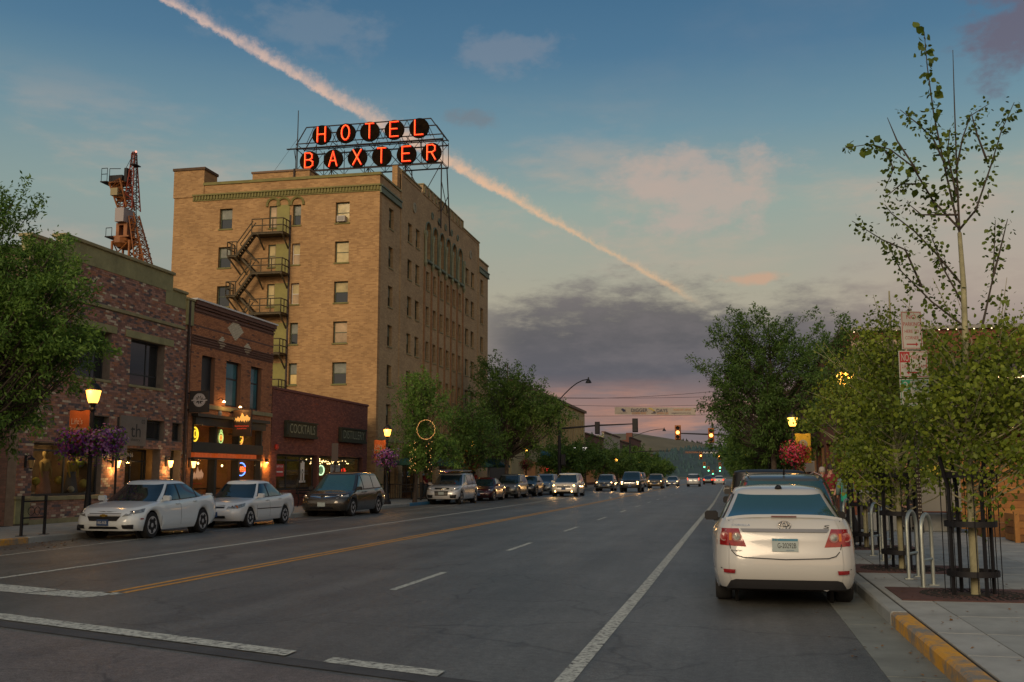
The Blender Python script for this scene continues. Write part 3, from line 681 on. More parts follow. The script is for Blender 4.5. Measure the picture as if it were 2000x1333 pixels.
# neon signs in the transom and OPEN
def ring(mb, T, u, z, ru, rz, w, r=.018, n=20, a0=0, a1=360):
    pts = [(u + ru * math.cos(rad(a0 + (a1 - a0) * k / n)), w, z + rz * math.sin(rad(a0 + (a1 - a0) * k / n))) for k in range(n + 1)]
    mb.T, Tq = None, mb.T
    mb.tube([T(*p) for p in pts], r, 6); mb.T = Tq
ny, ng, no_, nbl, nr = emat('neon_yellow', (1, .66, .04), 1.2), emat('neon_green', (.55, .8, .25), .8), emat('neon_orange', (1, .42, .08), 1.2), emat('neon_blue', (.12, .3, 1), 2.5), emat('neon_red', (1, .12, .03), 4)
def neon(label, u, z, parts):
    t = thing('neon_sign', label, 'neon sign', TL(u, -.19, z))
    for nm, m, fn in parts:
        b = MB(); fn(b); b.build(nm, m, t)
    return t
neon('yellow oval neon sign above the door, leftmost in the burger bar transom', 36.85, 3.2, [('tube', ny, lambda b: (ring(b, TL, 36.85, 3.2, .26, .27, -.18, .03), ring(b, TL, 36.9, 3.22, .10, .14, -.18, .02))), ('inner_panel', mat('yellow_panel', (.25, .18, .015), .5, emit=.18, ecol=(1, .7, .05)), lambda b: b.add([TL(36.85 + .24 * math.cos(rad(a)), -.2, 3.2 + .25 * math.sin(rad(a))) for a in range(0, 360, 24)], [tuple(range(15))]))])
neon('green bottle shaped neon sign, middle of the burger bar transom', 39.0, 3.2, [('tube', ng, lambda b: (ring(b, TL, 39.0, 3.14, .17, .22, -.18, .022), ring(b, TL, 39.0, 3.38, .07, .08, -.18, .02))), ('letter_tube', no_, lambda b: ring(b, TL, 39.0, 3.14, .09, .10, -.18, .02))])
neon('orange ring neon sign, rightmost in the burger bar transom beside the mountain sign', 40.7, 3.15, [('tube', no_, lambda b: ring(b, TL, 40.7, 3.15, .25, .25, -.18, .024, 20, 40, 400)), ('letter_tube', ny, lambda b: ring(b, TL, 40.74, 3.13, .12, .12, -.18, .018, 14, 60, 360))])
neon('red OPEN neon sign with blue arcs behind burger bar glass', 40.9, 1.9, [('tube', nbl, lambda b: (ring(b, TL, 40.9, 1.86, .40, .27, -.18, .02, 14, 25, 155), ring(b, TL, 40.9, 1.86, .40, .27, -.18, .02, 14, 205, 335))), ('lettering', nr, lambda b: b.add(*[([TL(p[0], -.17, p[2]) for p in q.v], q.f) for q in [MB().text('OPEN', .3, 40.9, 1.86, 0, width=.72, height=.22)]][0]))])
def mountains(mb, T, u, z, w, k=1.0, m=0):
    pk = [(-.5, .02), (-.46, .10), (-.36, .02), (-.26, .14), (-.16, .04), (0, .36), (.12, .16), (.18, .12), (.3, .24), (.42, .10), (.5, .08), (.48, -.06), (.40, -.16), (.36, -.05), (.3, -.2), (.22, -.06), (.14, -.22), (.06, -.08), (-.02, -.18), (-.1, -.06), (-.18, -.2), (-.26, -.08), (-.32, -.2), (-.38, -.04), (-.44, -.14)]
    n = len(pk); mb.add([T(u + a * k, w, z + b * k) for a, b in pk], [tuple(range(n))], m)
sticker = mat('peach_window_print', (.55, .33, .20), .7, emit=.25, ecol=(1, .5, .25))
t = thing('window_decal', 'peach mountain range decal on burger bar window', 'decal', TL(37.2, -.19, 1.8)); b = MB(); mountains(b, TL, 37.2, 1.62, -.185, .95); b.build('mountain_print', sticker, t)
MB(TL).text('backcountry', .2, 37.2, 1.28, -.185, width=.75, height=.09).build('lettering', mat('red_print', (.5, .03, .02), .6), t)
sconce(TL, 36.15, 2.05, 'dim amber lantern at the left edge of the burger bar', True, 1.5)
pots = [(36.12, 2.5), (42.95, 2.42)]
# blade signs
def blade(label, y, x0, x1, z0, z1, m, txt):
    T = TS(y); t = thing('hanging_sign', label, 'sign', (XF, y, z0))
    MB(T).box(x0, x1, -.05, .05, z0, z1).build('panel', m, t, bevel=.01)
    MB(T).tube([(XF, 0, z1 - .08), (x0 + .1, 0, z1 - .08)], .03, 6).build('bracket', black, t)
    MB(T).tube([(XF, 0, z0 + .1), (x0 + .1, 0, z0 + .1)], .03, 6).build('bracket', black, t)
    txt(T, t); return t
sign_black = mat('black_sign_board', (.012, .011, .012), .6); grey_print = mat('pale_grey_print', (.34, .33, .34), .7)
def tree_logo(T, t):
    b = MB(T); n = 28; cx, cz, r = -19.70, 4.45, .26
    for k in range(n):
        a0, a1 = 2 * math.pi * k / n, 2 * math.pi * (k + .86) / n
        if abs(math.sin((a0 + a1) / 2)) < .12: continue
        ri = r * (.42 + .3 * ((k * 7) % 3) / 3)
        b.add([(cx + ri * math.cos(a0), .054, cz + ri * math.sin(a0)), (cx + r * math.cos(a0), .054, cz + r * math.sin(a0)), (cx + r * math.cos(a1), .054, cz + r * math.sin(a1)), (cx + ri * math.cos(a1), .054, cz + ri * math.sin(a1))], [(0, 1, 2, 3)])
    for a, e in ((90, .2), (60, .17), (120, .17), (270, .22), (35, .12), (150, .12)):
        dx_, dz_ = math.cos(rad(a)), math.sin(rad(a)); q = .014
        b.add([(cx - dz_ * q, .055, cz + dx_ * q), (cx + dz_ * q, .055, cz - dx_ * q), (cx + dx_ * e + dz_ * q * .5, .055, cz + dz_ * e - dx_ * q * .5), (cx + dx_ * e - dz_ * q * .5, .055, cz + dz_ * e + dx_ * q * .5)], [(0, 1, 2, 3)])
    b.box(cx - .33, cx + .33, .052, .056, cz - .03, cz + .012)
    b.build('tree_emblem', grey_print, t, fix=False)
blade('square black hanging sign with a round grey tree emblem', 35.75, -20.12, -19.32, 3.98, 4.80, sign_black, tree_logo)
def burger_logo(T, t):
    lit = mat('lit_mountain_print', (.62, .36, .10), .6, emit=.5, ecol=(1, .5, .12)); b = MB(); mountains(b, T, -19.69, 3.92, .054, .72); b.build('mountain_print', lit, t)
    rp = mat('lit_red_print', (.6, .04, .015), .6, emit=.5, ecol=(1, .08, .03))
    MB(T).text('backcountry', .2, -19.69, 3.62, .054, width=.62, height=.09).build('lettering', rp, t); MB(T).text('BURGER BAR', .1, -19.69, 3.52, .054, width=.42, height=.045).build('lettering', rp, t)
    MB(T).tube([(-19.69, .02, 4.34), (-19.69, .25, 4.44)], .02, 6).build('lamp_arm', black, t)
    MB(T).lathe([(.03, 0), (.07, -.05)], (-19.69, .25, 4.43), 10).build('lamp_head', bulb_mat, t)
    point(T, -19.69, .25, 4.34, 5, WARM, .04, parent=t)
blade('brown hanging sign with lit orange mountain peaks and red lettering', 39.3, -20.1, -19.28, 3.2, 4.30, mat('brown_sign_board', (.055, .028, .016), .6), burger_logo)
t = thing('gooseneck_light', 'small gooseneck spotlight over the burger bar string course', 'wall lamp', TL(38.15, 0, 4.4)); MB(TL).tube([(38.15, .02, 4.62), (38.15, .2, 4.72), (38.15, .34, 4.60)], .016, 6).build('arm', black, t); MB(TL).lathe([(.02, .06), (.07, -.02)], (38.15, .34, 4.55), 10).build('lamp_head', bulb_mat, t); point(TL, 38.6, .3, 4.48, 6, WARM, parent=t)
t = thing('wall_downlight', 'orange downlight on the right pier of the burger bar', 'wall lamp', TL(42.85, 0, 2.2)); MB(TL).box(42.78, 42.92, .012, .12, 2.18, 2.34).build('housing', black, t); MB(TL).lathe([(.05, 0), (.05, .02)], (42.85, .08, 2.155), 8).build('lamp_head', bulb_mat, t); point(TL, 42.85, .13, 2.08, 40, (1, .42, .08), parent=t)
o = MB(TL).lathe([(.07, -.1), (.09, 0), (.05, .1)], (39.0 - .62, .06, 3.99 + .12), 10).build('alarm_bell', mat('grey_enamel', (.3, .3, .27), .5)); tag(o, 'round pale alarm bell above the burger bar cornice', 'bell')
fence_b = MB(TL)

# ================================================================ BUILDING THREE: low maroon brick distillery
pal3 = [mat('maroon_brick', (.19, .07, .05), .9, var=.2, scale=9), mat('maroon_brick_dark', (.15, .052, .04), .9, var=.2, scale=9), mat('red_brick', (.25, .085, .055), .9, var=.2, scale=9)]
b3 = thing('distillery', 'single storey maroon brick bar with two green letter signs', 'building', (XF, 49.7, .15))
h3 = [(44.0, 48.75, .9, 2.6), (49.05, 55.3, .9, 2.6)]
wall(TL, 43.36, 56.0, .15, 5.5, h3, mat('maroon_mortar', (.09, .042, .035), .95), b3)
bricks(b3, TL, 43.36, 56.0, .15, 5.5, h3, pal3, [5, 4, 2], .21, .0695, 300, 21)
MB(TL).box(43.36, 56.05, -.4, .06, 5.51, 5.63).build('coping', pal3[1], b3, bevel=.01)
MB().box(-36, XF - .31, 43.4, 55.9, 5.2, 5.35).build('roof', MT['flat_roof'], b3); MB().box(-36, XF - .31, 55.7, 55.95, .15, 5.2).build('side_wall', pal3[0], b3)
window(b3, TL, 44.02, 48.73, .92, 2.58, .2, cols=(.32, .66), rows=(.84,), panes=shop_glass, t=.09, frame_name='shop_window')
window(b3, TL, 49.07, 55.28, .92, 2.58, .2, cols=(.56, .62), panes=shop_glass, t=.09, frame_name='shop_window')
back_box(TL, 43.9, 55.4, .2, 2.8, 3.5, mat('bar_interior', (.16, .125, .065), .8, var=.6, scale=1.0), b3)
for u in (45, 47.3, 50.5, 54.0): point(TL, u, -1.6, 2.45, 16, (1, .55, .2), parent=b3)
gl = MB(); rq = random.Random(4)
for k in range(46):
    u = rq.uniform(49.3, 52.6) if k < 34 else rq.uniform(53.0, 55.1); q = TL(u, -.5 - rq.random() * .6, 2.32 + .1 * math.sin(u * 6) + rq.uniform(-.05, .05)); gl.lathe([(.01, -.03), (.026, 0), (.01, .03)], q, 5)
gl.build('string_light', bulb_mat, kind='stuff')
sgreen = mat('green_weathered_board', (.022, .026, .013), .7, var=.3); sgl = mat('pale_green_letter', (.22, .25, .17), .5, .3, var=.35, scale=12)
for txt, a, b, z0, z1, lab in (('COCKTAILS', 44.65, 48.2, 3.38, 4.16, 'dark green sign box with tall pale letters, left of two on maroon brick'), ('DISTILLERY', 51.5, 55.3, 3.36, 4.14, 'dark green sign box reading DISTILLERY on maroon brick')):
    t = thing('sign_box', lab, 'sign', TL((a + b) / 2, 0, z0)); MB(TL).box(a, b, .016, .2, z0, z1).build('box', sgreen, t, bevel=.02)
    MB(TL).box(a + .0, b, .2, .26, z1 - .07, z1).build('rim', sgreen, t); MB(TL).box(a, b, .2, .26, z0, z0 + .12).build('rim', sgreen, t)
    MB(TL).text(txt, .5, (a + b) / 2, z0 + .42, .205, width=(b - a) * .84, height=.44).build('lettering', sgl, t)
posters = [(44.3, 45.2, 1.55, 2.12, (.45, .05, .04), 'red bar notice poster in the left distillery window'), (51.0, 52.35, 1.42, 2.14, (.34, .34, .33), 'grey poster with a figure in the distillery window')]
for a, b, z0, z1, c, lab in posters:
    t = thing('poster', lab, 'poster', TL((a + b) / 2, -.18, z0)); MB(TL).box(a, b, -.185, -.175, z0, z1).build('sheet', mat('poster_%d' % int(a), c, .8), t)
    if c[1] < .1: MB(TL).text('HAPPY HOUR', .1, (a + b) / 2, z1 - .11, -.172, width=.7, height=.11).build('lettering', white_print, t); MB(TL).box(a + .12, b - .12, -.174, -.171, z0 + .18, z0 + .24).build('print', white_print, t)
    else: MB(TL).text('MONTANA', .1, (a + b) / 2, z1 - .1, -.172, width=.9, height=.1).build('lettering', dark_print, t); MB(TL).prism([(a + .3, z0 + .02), (a + .6, z0 + .02), (a + .55, z0 + .3), (a + .48, z0 + .45), (a + .36, z0 + .42), (a + .33, z0 + .25)], -.174, -.171).build('print', mat('poster_figure', (.14, .05, .04), .8), t)
t = thing('window_decal', 'white figure print on dark distillery glass panel', 'decal', TL(47.4, -.18, 1.2)); bq = MB(TL)
for a, b, c, d in ((47.15, 47.3, 1.3, 2.2), (47.45, 47.6, 1.25, 2.25), (47.0, 47.75, 1.25, 1.35), (47.2, 47.55, 1.7, 1.8), (47.3, 47.45, 1.9, 2.3)): bq.box(a, b, -.182, -.176, c, d)
bq.build('print', white_print, t)
t = thing('neon_sign', 'pale green oval neon sign in the right distillery window', 'neon sign', TL(50.0, -.3, 1.8)); bq = MB(); ring(bq, TL, 50.0, 1.86, .42, .24, -.3, .035); bq.build('tube', emat('neon_mint', (.75, 1, .6), 2.2), t)
b_ = MB(); b_.add([TL(50.0 + .36 * math.cos(rad(a)), -.32, 1.86 + .19 * math.sin(rad(a))) for a in range(0, 360, 20)], [tuple(range(18))]); b_.build('panel', mat('mint_panel', (.06, .12, .06), .5, emit=.25, ecol=(.5, 1, .5)), t)
o = MB().lathe([(.02, -.16), (.10, -.1), (.13, 0), (.10, .1), (.02, .16)], TL(53.7, -.5, 1.85), 10).build('neon_lamp', emat('red_glow', (1, .04, .02), 1.6)); tag(o, 'small red glowing lamp in the right distillery window', 'lamp')
o = MB(TL).lathe([(.02, .12), (.10, .08), (.10, -.1), (.02, -.14)], (43.78, .1, 2.92), 10).build('alarm_bell', mat('red_enamel', (.22, .02, .02), .4)); tag(o, 'dark red round alarm bell at the left of the maroon wall', 'bell')
# ================================================================ THE HOTEL
hb_side = brickmat('buff_hotel_brick', 0, (.49, .295, .125), (.335, .19, .078), (.41, .285, .15), .26, .085, .30)
hb_front = brickmat('buff_hotel_brick_street', 1, (.49, .345, .18), (.36, .245, .125), (.42, .32, .19), .26, .085, .25)
olive = mat('olive_painted_metal', (.155, .14, .035), .7, var=.22, scale=3); teal = mat('verdigris_cornice', (.13, .165, .115), .7, var=.25, scale=3)
oliveway = mat('olive_door_panel', (.20, .18, .035), .6, var=.15, scale=2)
HS = 57.47; TH = TS(HS)
hotel = thing('hotel', 'tall buff brick hotel seven storeys high with olive cornice and fire escape', 'building', (-27, 70, .15))
rows_z = [(16.85, 18.15), (14.38, 15.7), (11.92, 13.23), (9.46, 10.78), (7.0, 8.31), (4.6, 5.9)]
sideholes = []; W_A = (-30.82, -29.96); W_B = (-25.92, -25.38); W_C = (-23.12, -22.22); W_N = (-27.48, -26.98)
for r, (a, b) in enumerate(rows_z):
    if r < 5: sideholes.append((*W_A, a, b))
    sideholes.append((*W_B, a, b)); sideholes.append((*W_C, a, b))
    if r < 5: sideholes.append((*W_N, a - .1, b))
wall(TH, -34.0, XF, .15, 19.72, sideholes, hb_side, hotel, .4, 'side_wall')
fronth = []; cols_end = [(59.25, 60.15), (63.1, 64.0), (64.85, 65.75), (78.25, 79.3), (80.05, 81.1), (83.35, 84.35)]; cols_mid = [(67.38 + 1.75 * i, 68.12 + 1.75 * i) for i in range(6)]
for r, (a, b) in enumerate(rows_z):
    for c in cols_end: fronth.append((*c, a, b))
    if r > 0:
        for c in cols_mid: fronth.append((*c, a, b))
archc = [67.75 + 1.75 * i for i in range(6)]
for c in archc: fronth.append((c - .62, c + .62, 16.5, 19.25))
sh = [(59.0, 61.0, .15, 3.4), (62.6, 66.0, .15, 3.4), (67.0, 70.2, .15, 3.4), (71, 74, .15, 3.4), (75, 78, .15, 3.4), (79, 82, .15, 3.4)]
fronth += sh
fw_ = MB(TL)
def fcells(u0, u1, z0, z1):
    for c in cells(u0, u1, z0, z1, fronth): fw_.box(c[0], c[1], -.4, 0, c[2], c[3])
fcells(HS + .41, 61.5, .15, 19.72); fcells(82.7, 86.1, .15, 19.72)
fcells(61.5, 82.7, .15, 20.95)
fw_.box(61.5, 65.9, -.4, .04, 20.95, 21.15); fw_.box(66.3, 77.2, -.4, .04, 20.95, 21.6); fw_.box(77.2, 82.7, -.4, .04, 20.95, 21.1)
fw_.box(61.5, 61.85, -.4, .05, .15, 20.94); fw_.box(82.4, 82.7, -.4, .05, .15, 20.94)
# arch heads filled round
for c in archc:
    n = 10
    for sgn in (-1, 1):
        poly = [(c + sgn * .62, 19.25)] + [(c + sgn * .60 * math.cos(rad(90 * k / n)), 18.6 + .60 * math.sin(rad(90 * k / n))) for k in range(n + 1)] + [(c, 19.25)]
        fw_.prism(poly, -.3, -.004)
fw_.build('street_wall', hb_front, hotel)
MB().box(-33.95, -33.6, HS + .4, 86, .15, 19.7).box(-34, XF - .02, 85.7, 86.1, .15, 19.7).build('rear_wall', hb_side, hotel)
MB().box(-33.6, XF - .41, HS + .41, 85.7, 19.2, 19.4).build('roof', MT['flat_roof'], hotel)
MB().box(XF - .4, XF - .05, 60.9, 62.1, 20.0, 21.35).build('roof_pier', hb_side, hotel); MB().box(XF - 1.2, XF - .45, 65.9, 66.8, 19.5, 21.7).build('roof_pier', hb_side, hotel)
cz = MB(TL)
for a, b, z in ((61.5, 65.9, 21.15), (66.25, 77.25, 21.6), (77.2, 82.75, 21.1)): cz.box(a, b, -.45, .10, z, z + .09)
cz.box(HS, 61.5, -.45, .08, 19.73, 19.85); cz.box(82.7, 86.15, -.45, .08, 19.73, 19.85)
cz.build('front_coping', stone, hotel)
dt = MB(TL)
for k in range(12): dt.box(66.5 + .95 * k, 66.72 + .95 * k, .041, .11, 21.05, 21.6)
dt.build('parapet_block', stone, hotel)
MB(TH).box(-32.0, XF + .05, -.42, .07, 19.725, 19.9).build('side_coping', olive, hotel)
cn = MB(TH).box(-32.7, XF + .1, .0, .14, 19.05, 19.14).box(-32.7, XF + .06, .0, .05, 18.72, 18.78)
cn.box(-32.68, XF + .03, .0, .03, 18.79, 19.04)
for k in range(62): cn.box(-32.65 + .2 * k, -32.54 + .2 * k, .031, .10, 18.80, 19.04)
cn.build('side_cornice', olive, hotel)
tcn = MB(TL)
for a, b in ((HS - .02, 61.48), (82.72, 86.2)): tcn.box(a, b, .0, .16, 19.02, 19.12); tcn.box(a, b, .0, .10, 18.72, 19.01); tcn.box(a, b, 0, .14, 18.64, 18.71)
tcn.build('front_cornice', teal, hotel)
ch = MB().box(-34.05, -31.95, HS - .06, HS + 1.6, 19.0, 20.75); ch.build('chimney', hb_side, hotel); MB().box(-34.12, -31.88, HS - .12, HS + 1.66, 20.755, 20.92).build('chimney_cap', mat('sooty_brick', (.09, .055, .03), .95, var=.3), hotel)
ph = MB().box(-30.95, -26.85, 62.0, 66.5, 19.3, 21.75); ph.build('penthouse', hb_side, hotel); MB().box(-31.02, -26.78, 61.93, 66.57, 21.755, 21.88).build('penthouse_coping', mat('brown_coping', (.16, .10, .06), .8), hotel)
MB().tube([(-27.9, 61.9, 21.9), (-27.9, 61.9, 19.9)], .06, 8).build('downpipe', rust_metal, hotel)
# windows
rw = random.Random(11)
gold = mat('sunset_painted_glass', (.42, .34, .16), .10, var=.5, scale=1.1); goldp = mat('curtained_window', (.38, .27, .15), .15, var=.4, scale=1.4)  # gold glass: sunset reflection painted into its base colour
def hwin(T, c, z0, z1, kind, depth=.18):
    fr = frame_white if kind == 'white' else frame_green
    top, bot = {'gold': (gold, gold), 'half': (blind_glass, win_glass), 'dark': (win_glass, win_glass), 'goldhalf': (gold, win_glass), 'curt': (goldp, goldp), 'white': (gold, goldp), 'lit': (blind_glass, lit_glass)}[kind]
    w = window(hotel, T, c[0] + .01, c[1] - .01, z0 + .01, z1 - .01, depth, fr, .055, rows=(.5,), panes=[bot, top], sill=.05, sillm=olive if T is TH else stone)
    return w
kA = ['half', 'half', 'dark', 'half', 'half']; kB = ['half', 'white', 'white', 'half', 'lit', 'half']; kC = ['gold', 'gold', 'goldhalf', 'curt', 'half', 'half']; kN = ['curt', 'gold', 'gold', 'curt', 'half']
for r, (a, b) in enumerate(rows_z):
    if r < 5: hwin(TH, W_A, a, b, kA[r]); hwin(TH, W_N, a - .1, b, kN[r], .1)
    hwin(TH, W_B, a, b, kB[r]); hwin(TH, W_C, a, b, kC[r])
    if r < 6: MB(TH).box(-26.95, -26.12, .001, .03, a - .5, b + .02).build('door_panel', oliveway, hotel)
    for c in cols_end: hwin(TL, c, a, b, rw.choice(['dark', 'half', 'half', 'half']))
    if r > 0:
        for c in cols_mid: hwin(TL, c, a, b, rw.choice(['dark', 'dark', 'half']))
ac = MB(TH).box(-22.95, -22.45, -.25, .22, 16.9, 17.25).build('air_conditioner', mat('white_appliance', (.42, .38, .33), .6), hotel); MB(TH).box(-22.9, -22.5, .221, .23, 16.95, 17.2).build('grille', mat('grey_grille', (.25, .23, .2), .6), ac)
ar = MB()
for c in (-27.22, -26.53, -25.62):
    pts = [(c - .40, .03, 18.12)] + [(c + .40 * math.cos(rad(180 - 18 * k)), .03, 18.22 + .40 * math.sin(rad(180 - 18 * k))) for k in range(11)] + [(c + .40, .03, 18.12)]
    ar.tube([TH(*p) for p in pts], .085, 6)
ar.build('arch_moulding', olive, hotel)
mat('pale_green_column', (.22, .24, .15), .7, var=.2)
# tall arched bays of the street front
for c in archc:
    m = MB(); pts = [(c - .66, .02, 16.5)] + [(c - .66, .02, 18.6)] + [(c + .66 * math.cos(rad(180 - 15 * k)), .02, 18.6 + .66 * math.sin(rad(180 - 15 * k))) for k in range(13)] + [(c + .66, .02, 16.5)]
    m.tube([TL(*p) for p in pts], .06, 6); fr_ = m.build('arched_bay', teal, hotel)
    MB(TL).box(c - .6, c + .6, -.40, -.36, 16.5, 19.24).build('pane', win_glass, fr_); MB(TL).box(c - .62, c + .62, -.28, .22, 16.32, 16.5).build('balcony_ledge', teal, fr_, bevel=.03)
    MB(TL).box(c - .03, c + .03, -.29, -.22, 16.5, 19.1).box(c - .6, c + .6, -.29, -.24, 17.9, 18.0).build('mullion', frame_green, fr_)
for k in range(7):
    cols_ = MB()
    u = archc[0] - .875 + 1.75 * k; p0, p1 = TL(u, .10, 16.2), TL(u, .10, 18.5)
    cols_.lathe([(.16, 0), (.10, .15), (.095, 1.7), (.14, 1.85), (.17, 2.0)], p0, 10); cols_.box(p0[0] - .12, p0[0] + .1, p0[1] - .2, p0[1] + .2, 18.2, 18.45); cols_.lathe([(.03, -.35), (.18, 0)], p0, 8)
    cols_.build('bay_column', MT['pale_green_column'], hotel, smooth=50)
for i in range(7):
    u = archc[0] - .875 + 1.75 * i; MB(TL).box(u - .11, u + .11, .001, .09, 4.2, 15.9).build('pilaster', mat('rusty_pilaster', (.27, .15, .07), .9, var=.3) if 'rusty_pilaster' not in MT else MT['rusty_pilaster'], hotel)
for u, z in [(64.4, 19.45), (79.8, 19.5)] + [(archc[i] + .9, 19.95) for i in range(5)]:
    big = z < 19.6; b = MB(); b.lathe([(.36 if big else .27, 0), (.36 if big else .27, .05), (.22 if big else .17, .06), (.22 if big else .17, .02)], TL(u, .01, z), 18, axis='x'); b.build('medallion', teal if not big else mat('pale_medallion', (.30, .28, .2), .8) if 'pale_medallion' not in MT else MT['pale_medallion'], hotel)
for i, (a, b, c, d) in enumerate(sh): window(hotel, TL, a + .01, b - .01, .5, 3.38, .25, cols=(.5,), rows=(.75,), panes=shop_glass, t=.08, frame_name='shop_window')
back_box(TL, 58.9, 82.2, .1, 3.6, 4, mat('restaurant_interior', (.10, .06, .03), .8, var=.5), hotel, d0=-.41)
for u in (60, 64.5, 69, 73, 77, 80.5): point(TL, u, -1.8, 2.6, 7, (1, .5, .17), parent=hotel)
MB(TL).box(58, 85.5, .001, .10, 3.6, 3.85).build('string_course', stone, hotel)
# fire escape (hung on the side wall)
fe = MB(); TT = TH
def bar(a, b, r=.025): fe.tube([TT(*a), TT(*b)], r * 1.8, 5)
def rail(pts, z, h=.86):
    for i in range(len(pts) - 1):
        a, b = pts[i], pts[i + 1]
        for k in (.0, .45, h): bar((a[0], a[1], z + max(k, .02)), (b[0], b[1], z + max(k, .02)), .02)
        n = max(2, int(math.hypot(b[0] - a[0], b[1] - a[1]) / .55))
        for q in range(n + 1): t = q / n; bar((a[0] + (b[0] - a[0]) * t, a[1] + (b[1] - a[1]) * t, z), (a[0] + (b[0] - a[0]) * t, a[1] + (b[1] - a[1]) * t, z + h), .018)
levels = [16.25, 13.78, 11.3, 8.85, 6.4]
for li, z in enumerate(levels):
    x0, x1 = -28.15, -26.1; d = .95
    fe.T = TT; fe.box(x0, x1, .02, d, z - .09, z); fe.T = None
    rail([(x0, d), (x1, d), (x1, .05)], z)
    bar((x1 - .05, d, z - .1), (x1 - .05, .02, z - .85), .03); bar((x0 + .4, d, z - .1), (x0 + .4, .02, z - .85), .03)
    if li == 4: break
    lz = z - 1.35; a0, a1 = -29.72, -29.1
    fe.T = TT; fe.box(a0, a1, .02, d, lz - .07, lz); fe.T = None
    rail([(a1, d), (a0, d), (a0, .05)], lz)
    bar((a0 + .05, d, lz - .07), (a0 + .45, .02, lz - 1.0), .03); bar((a1 - .1, d, lz - .07), (a1 + .25, .02, lz - 1.0), .03)
    for (xa, za, xb, zb, w0, w1) in ((x0 + .05, z - .05, a1, lz, .52, .92), (a1, lz - .02, x0 + .1, levels[li + 1] + .02, .06, .46)):
        for w in (w0, w1):
            bar((xa, w, za), (xb, w, zb), .045); bar((xa, w, za + .8), (xb, w, zb + .8), .02)
        for q in range(8):
            t = (q + .5) / 8; xc, zc = xa + (xb - xa) * t, za + (zb - za) * t
            fe.T = TT; fe.box(xc - .11, xc + .11, w0, w1, zc - .015, zc + .015); fe.T = None
fe.build('fire_escape', mat('olive_brown_iron', (.075, .058, .030), .7, .2, var=.35, scale=5), hotel)
fp = MB(TH).box(-26.1, -26.0, .0, .06, .3, 17.5); fp.build('conduit', rust_metal, hotel)

# ---------------- roof sign
SY = 70.0; sg = thing('roof_sign', 'large red neon roof sign reading HOTEL BAXTER on an open steel frame', 'sign', (-26, SY, 19.4))
steel = mat('sign_steel', (.022, .017, .017), .6, .4); st = MB()
def sb(a, b, r=.045): st.tube([a, b], r, 5)
xl, xr = -31.5, -19.95
for y, dd in ((SY + .1, 0), (SY + 1.6, 1)):
    for z in (24.35, 26.1, 26.5): sb((xl, y, z - (.0)), (xr, y, z - .25 * 0), .06 if z < 26.3 else .045)
    sb((-30.7, y, 27.75), (-20.9, y, 27.75), .05)
    for x0_, x1_ in ((xl, -30.7), (xr, -20.9)): sb((x0_, y, 26.4), (x1_, y, 27.75))
    n = 8
    for k in range(n):
        xa = -30.7 + 9.8 * k / n; xb = -30.7 + 9.8 * (k + 1) / n; xm = (xa + xb) / 2
        sb((xa, y, 26.4), (xm, y, 27.75), .025); sb((xm, y, 27.75), (xb, y, 26.4), .025)
    for k in range(8):
        x = xl + (xr - xl) * k / 7; sb((x, y, 24.35), (x, y, 26.3), .03)
        if k < 7:
            x2 = xl + (xr - xl) * (k + 1) / 7; sb((x, y, 24.35), (x2, y, 26.2), .02); sb((x2, y, 24.35), (x, y, 26.2), .02)
for x in (-31.5, -28.6, -25.7, -22.8, -20.05):
    sb((x, SY + .1, 24.35), (x - .35 * 0, SY + .1, 19.4), .05); sb((x, SY + 1.6, 24.35), (x, SY + 2.6, 19.4), .05); sb((x, SY + .1, 23.0), (x, SY + 1.9, 21.0), .03); sb((x, SY + 2.1, 22.4), (x, SY + .1, 20.6), .03)
    for z in (24.35, 26.1, 26.5): sb((x, SY + .1, z), (x, SY + 1.6, z), .03)
for (xa, xb) in ((-31.5, -28.6), (-28.6, -25.7), (-25.7, -22.8), (-22.8, -20.05)):
    sb((xa, SY + .1, 24.3), (xb, SY + .1, 19.5), .03); sb((xb, SY + .1, 24.3), (xa, SY + .1, 19.5), .03)
    for z in (21.3, 20.7): sb((xa, SY + .1, z), (xb, SY + .1, z), .03)
for z, w in ((26.0, .30), (24.18, .22)): st.box(-32.1, -19.85, SY - w, SY - .1, z, z + .05)
for k in range(8): sb((xl + (xr - xl) * k / 7, SY + .1, 25.2), (xl + (xr - xl) * k / 7, SY - .28, 26.0), .025)
st.build('steel_frame', steel, sg)
MB().tube([(-31.35, SY, 24.3), (-31.35, SY, 29.1)], [.05, .03], 6).build('flag_pole', steel, sg); MB().tube([(-31.35, SY, 26.9), (-33.6, SY - 2, 22.0), (-34.2, SY - 4, 20.0)], .012, 4).build('guy_wire', steel, sg)
disc_m = mat('rusty_dark_disc', (.005, .003, .002), .95, var=.6, scale=2.5, col2=(.016, .009, .004), spec=.08)
glow = emat('red_neon_channel', (1, .03, .008), .26); tubem = emat('orange_neon_tube', (1, .13, .022), 1.6)
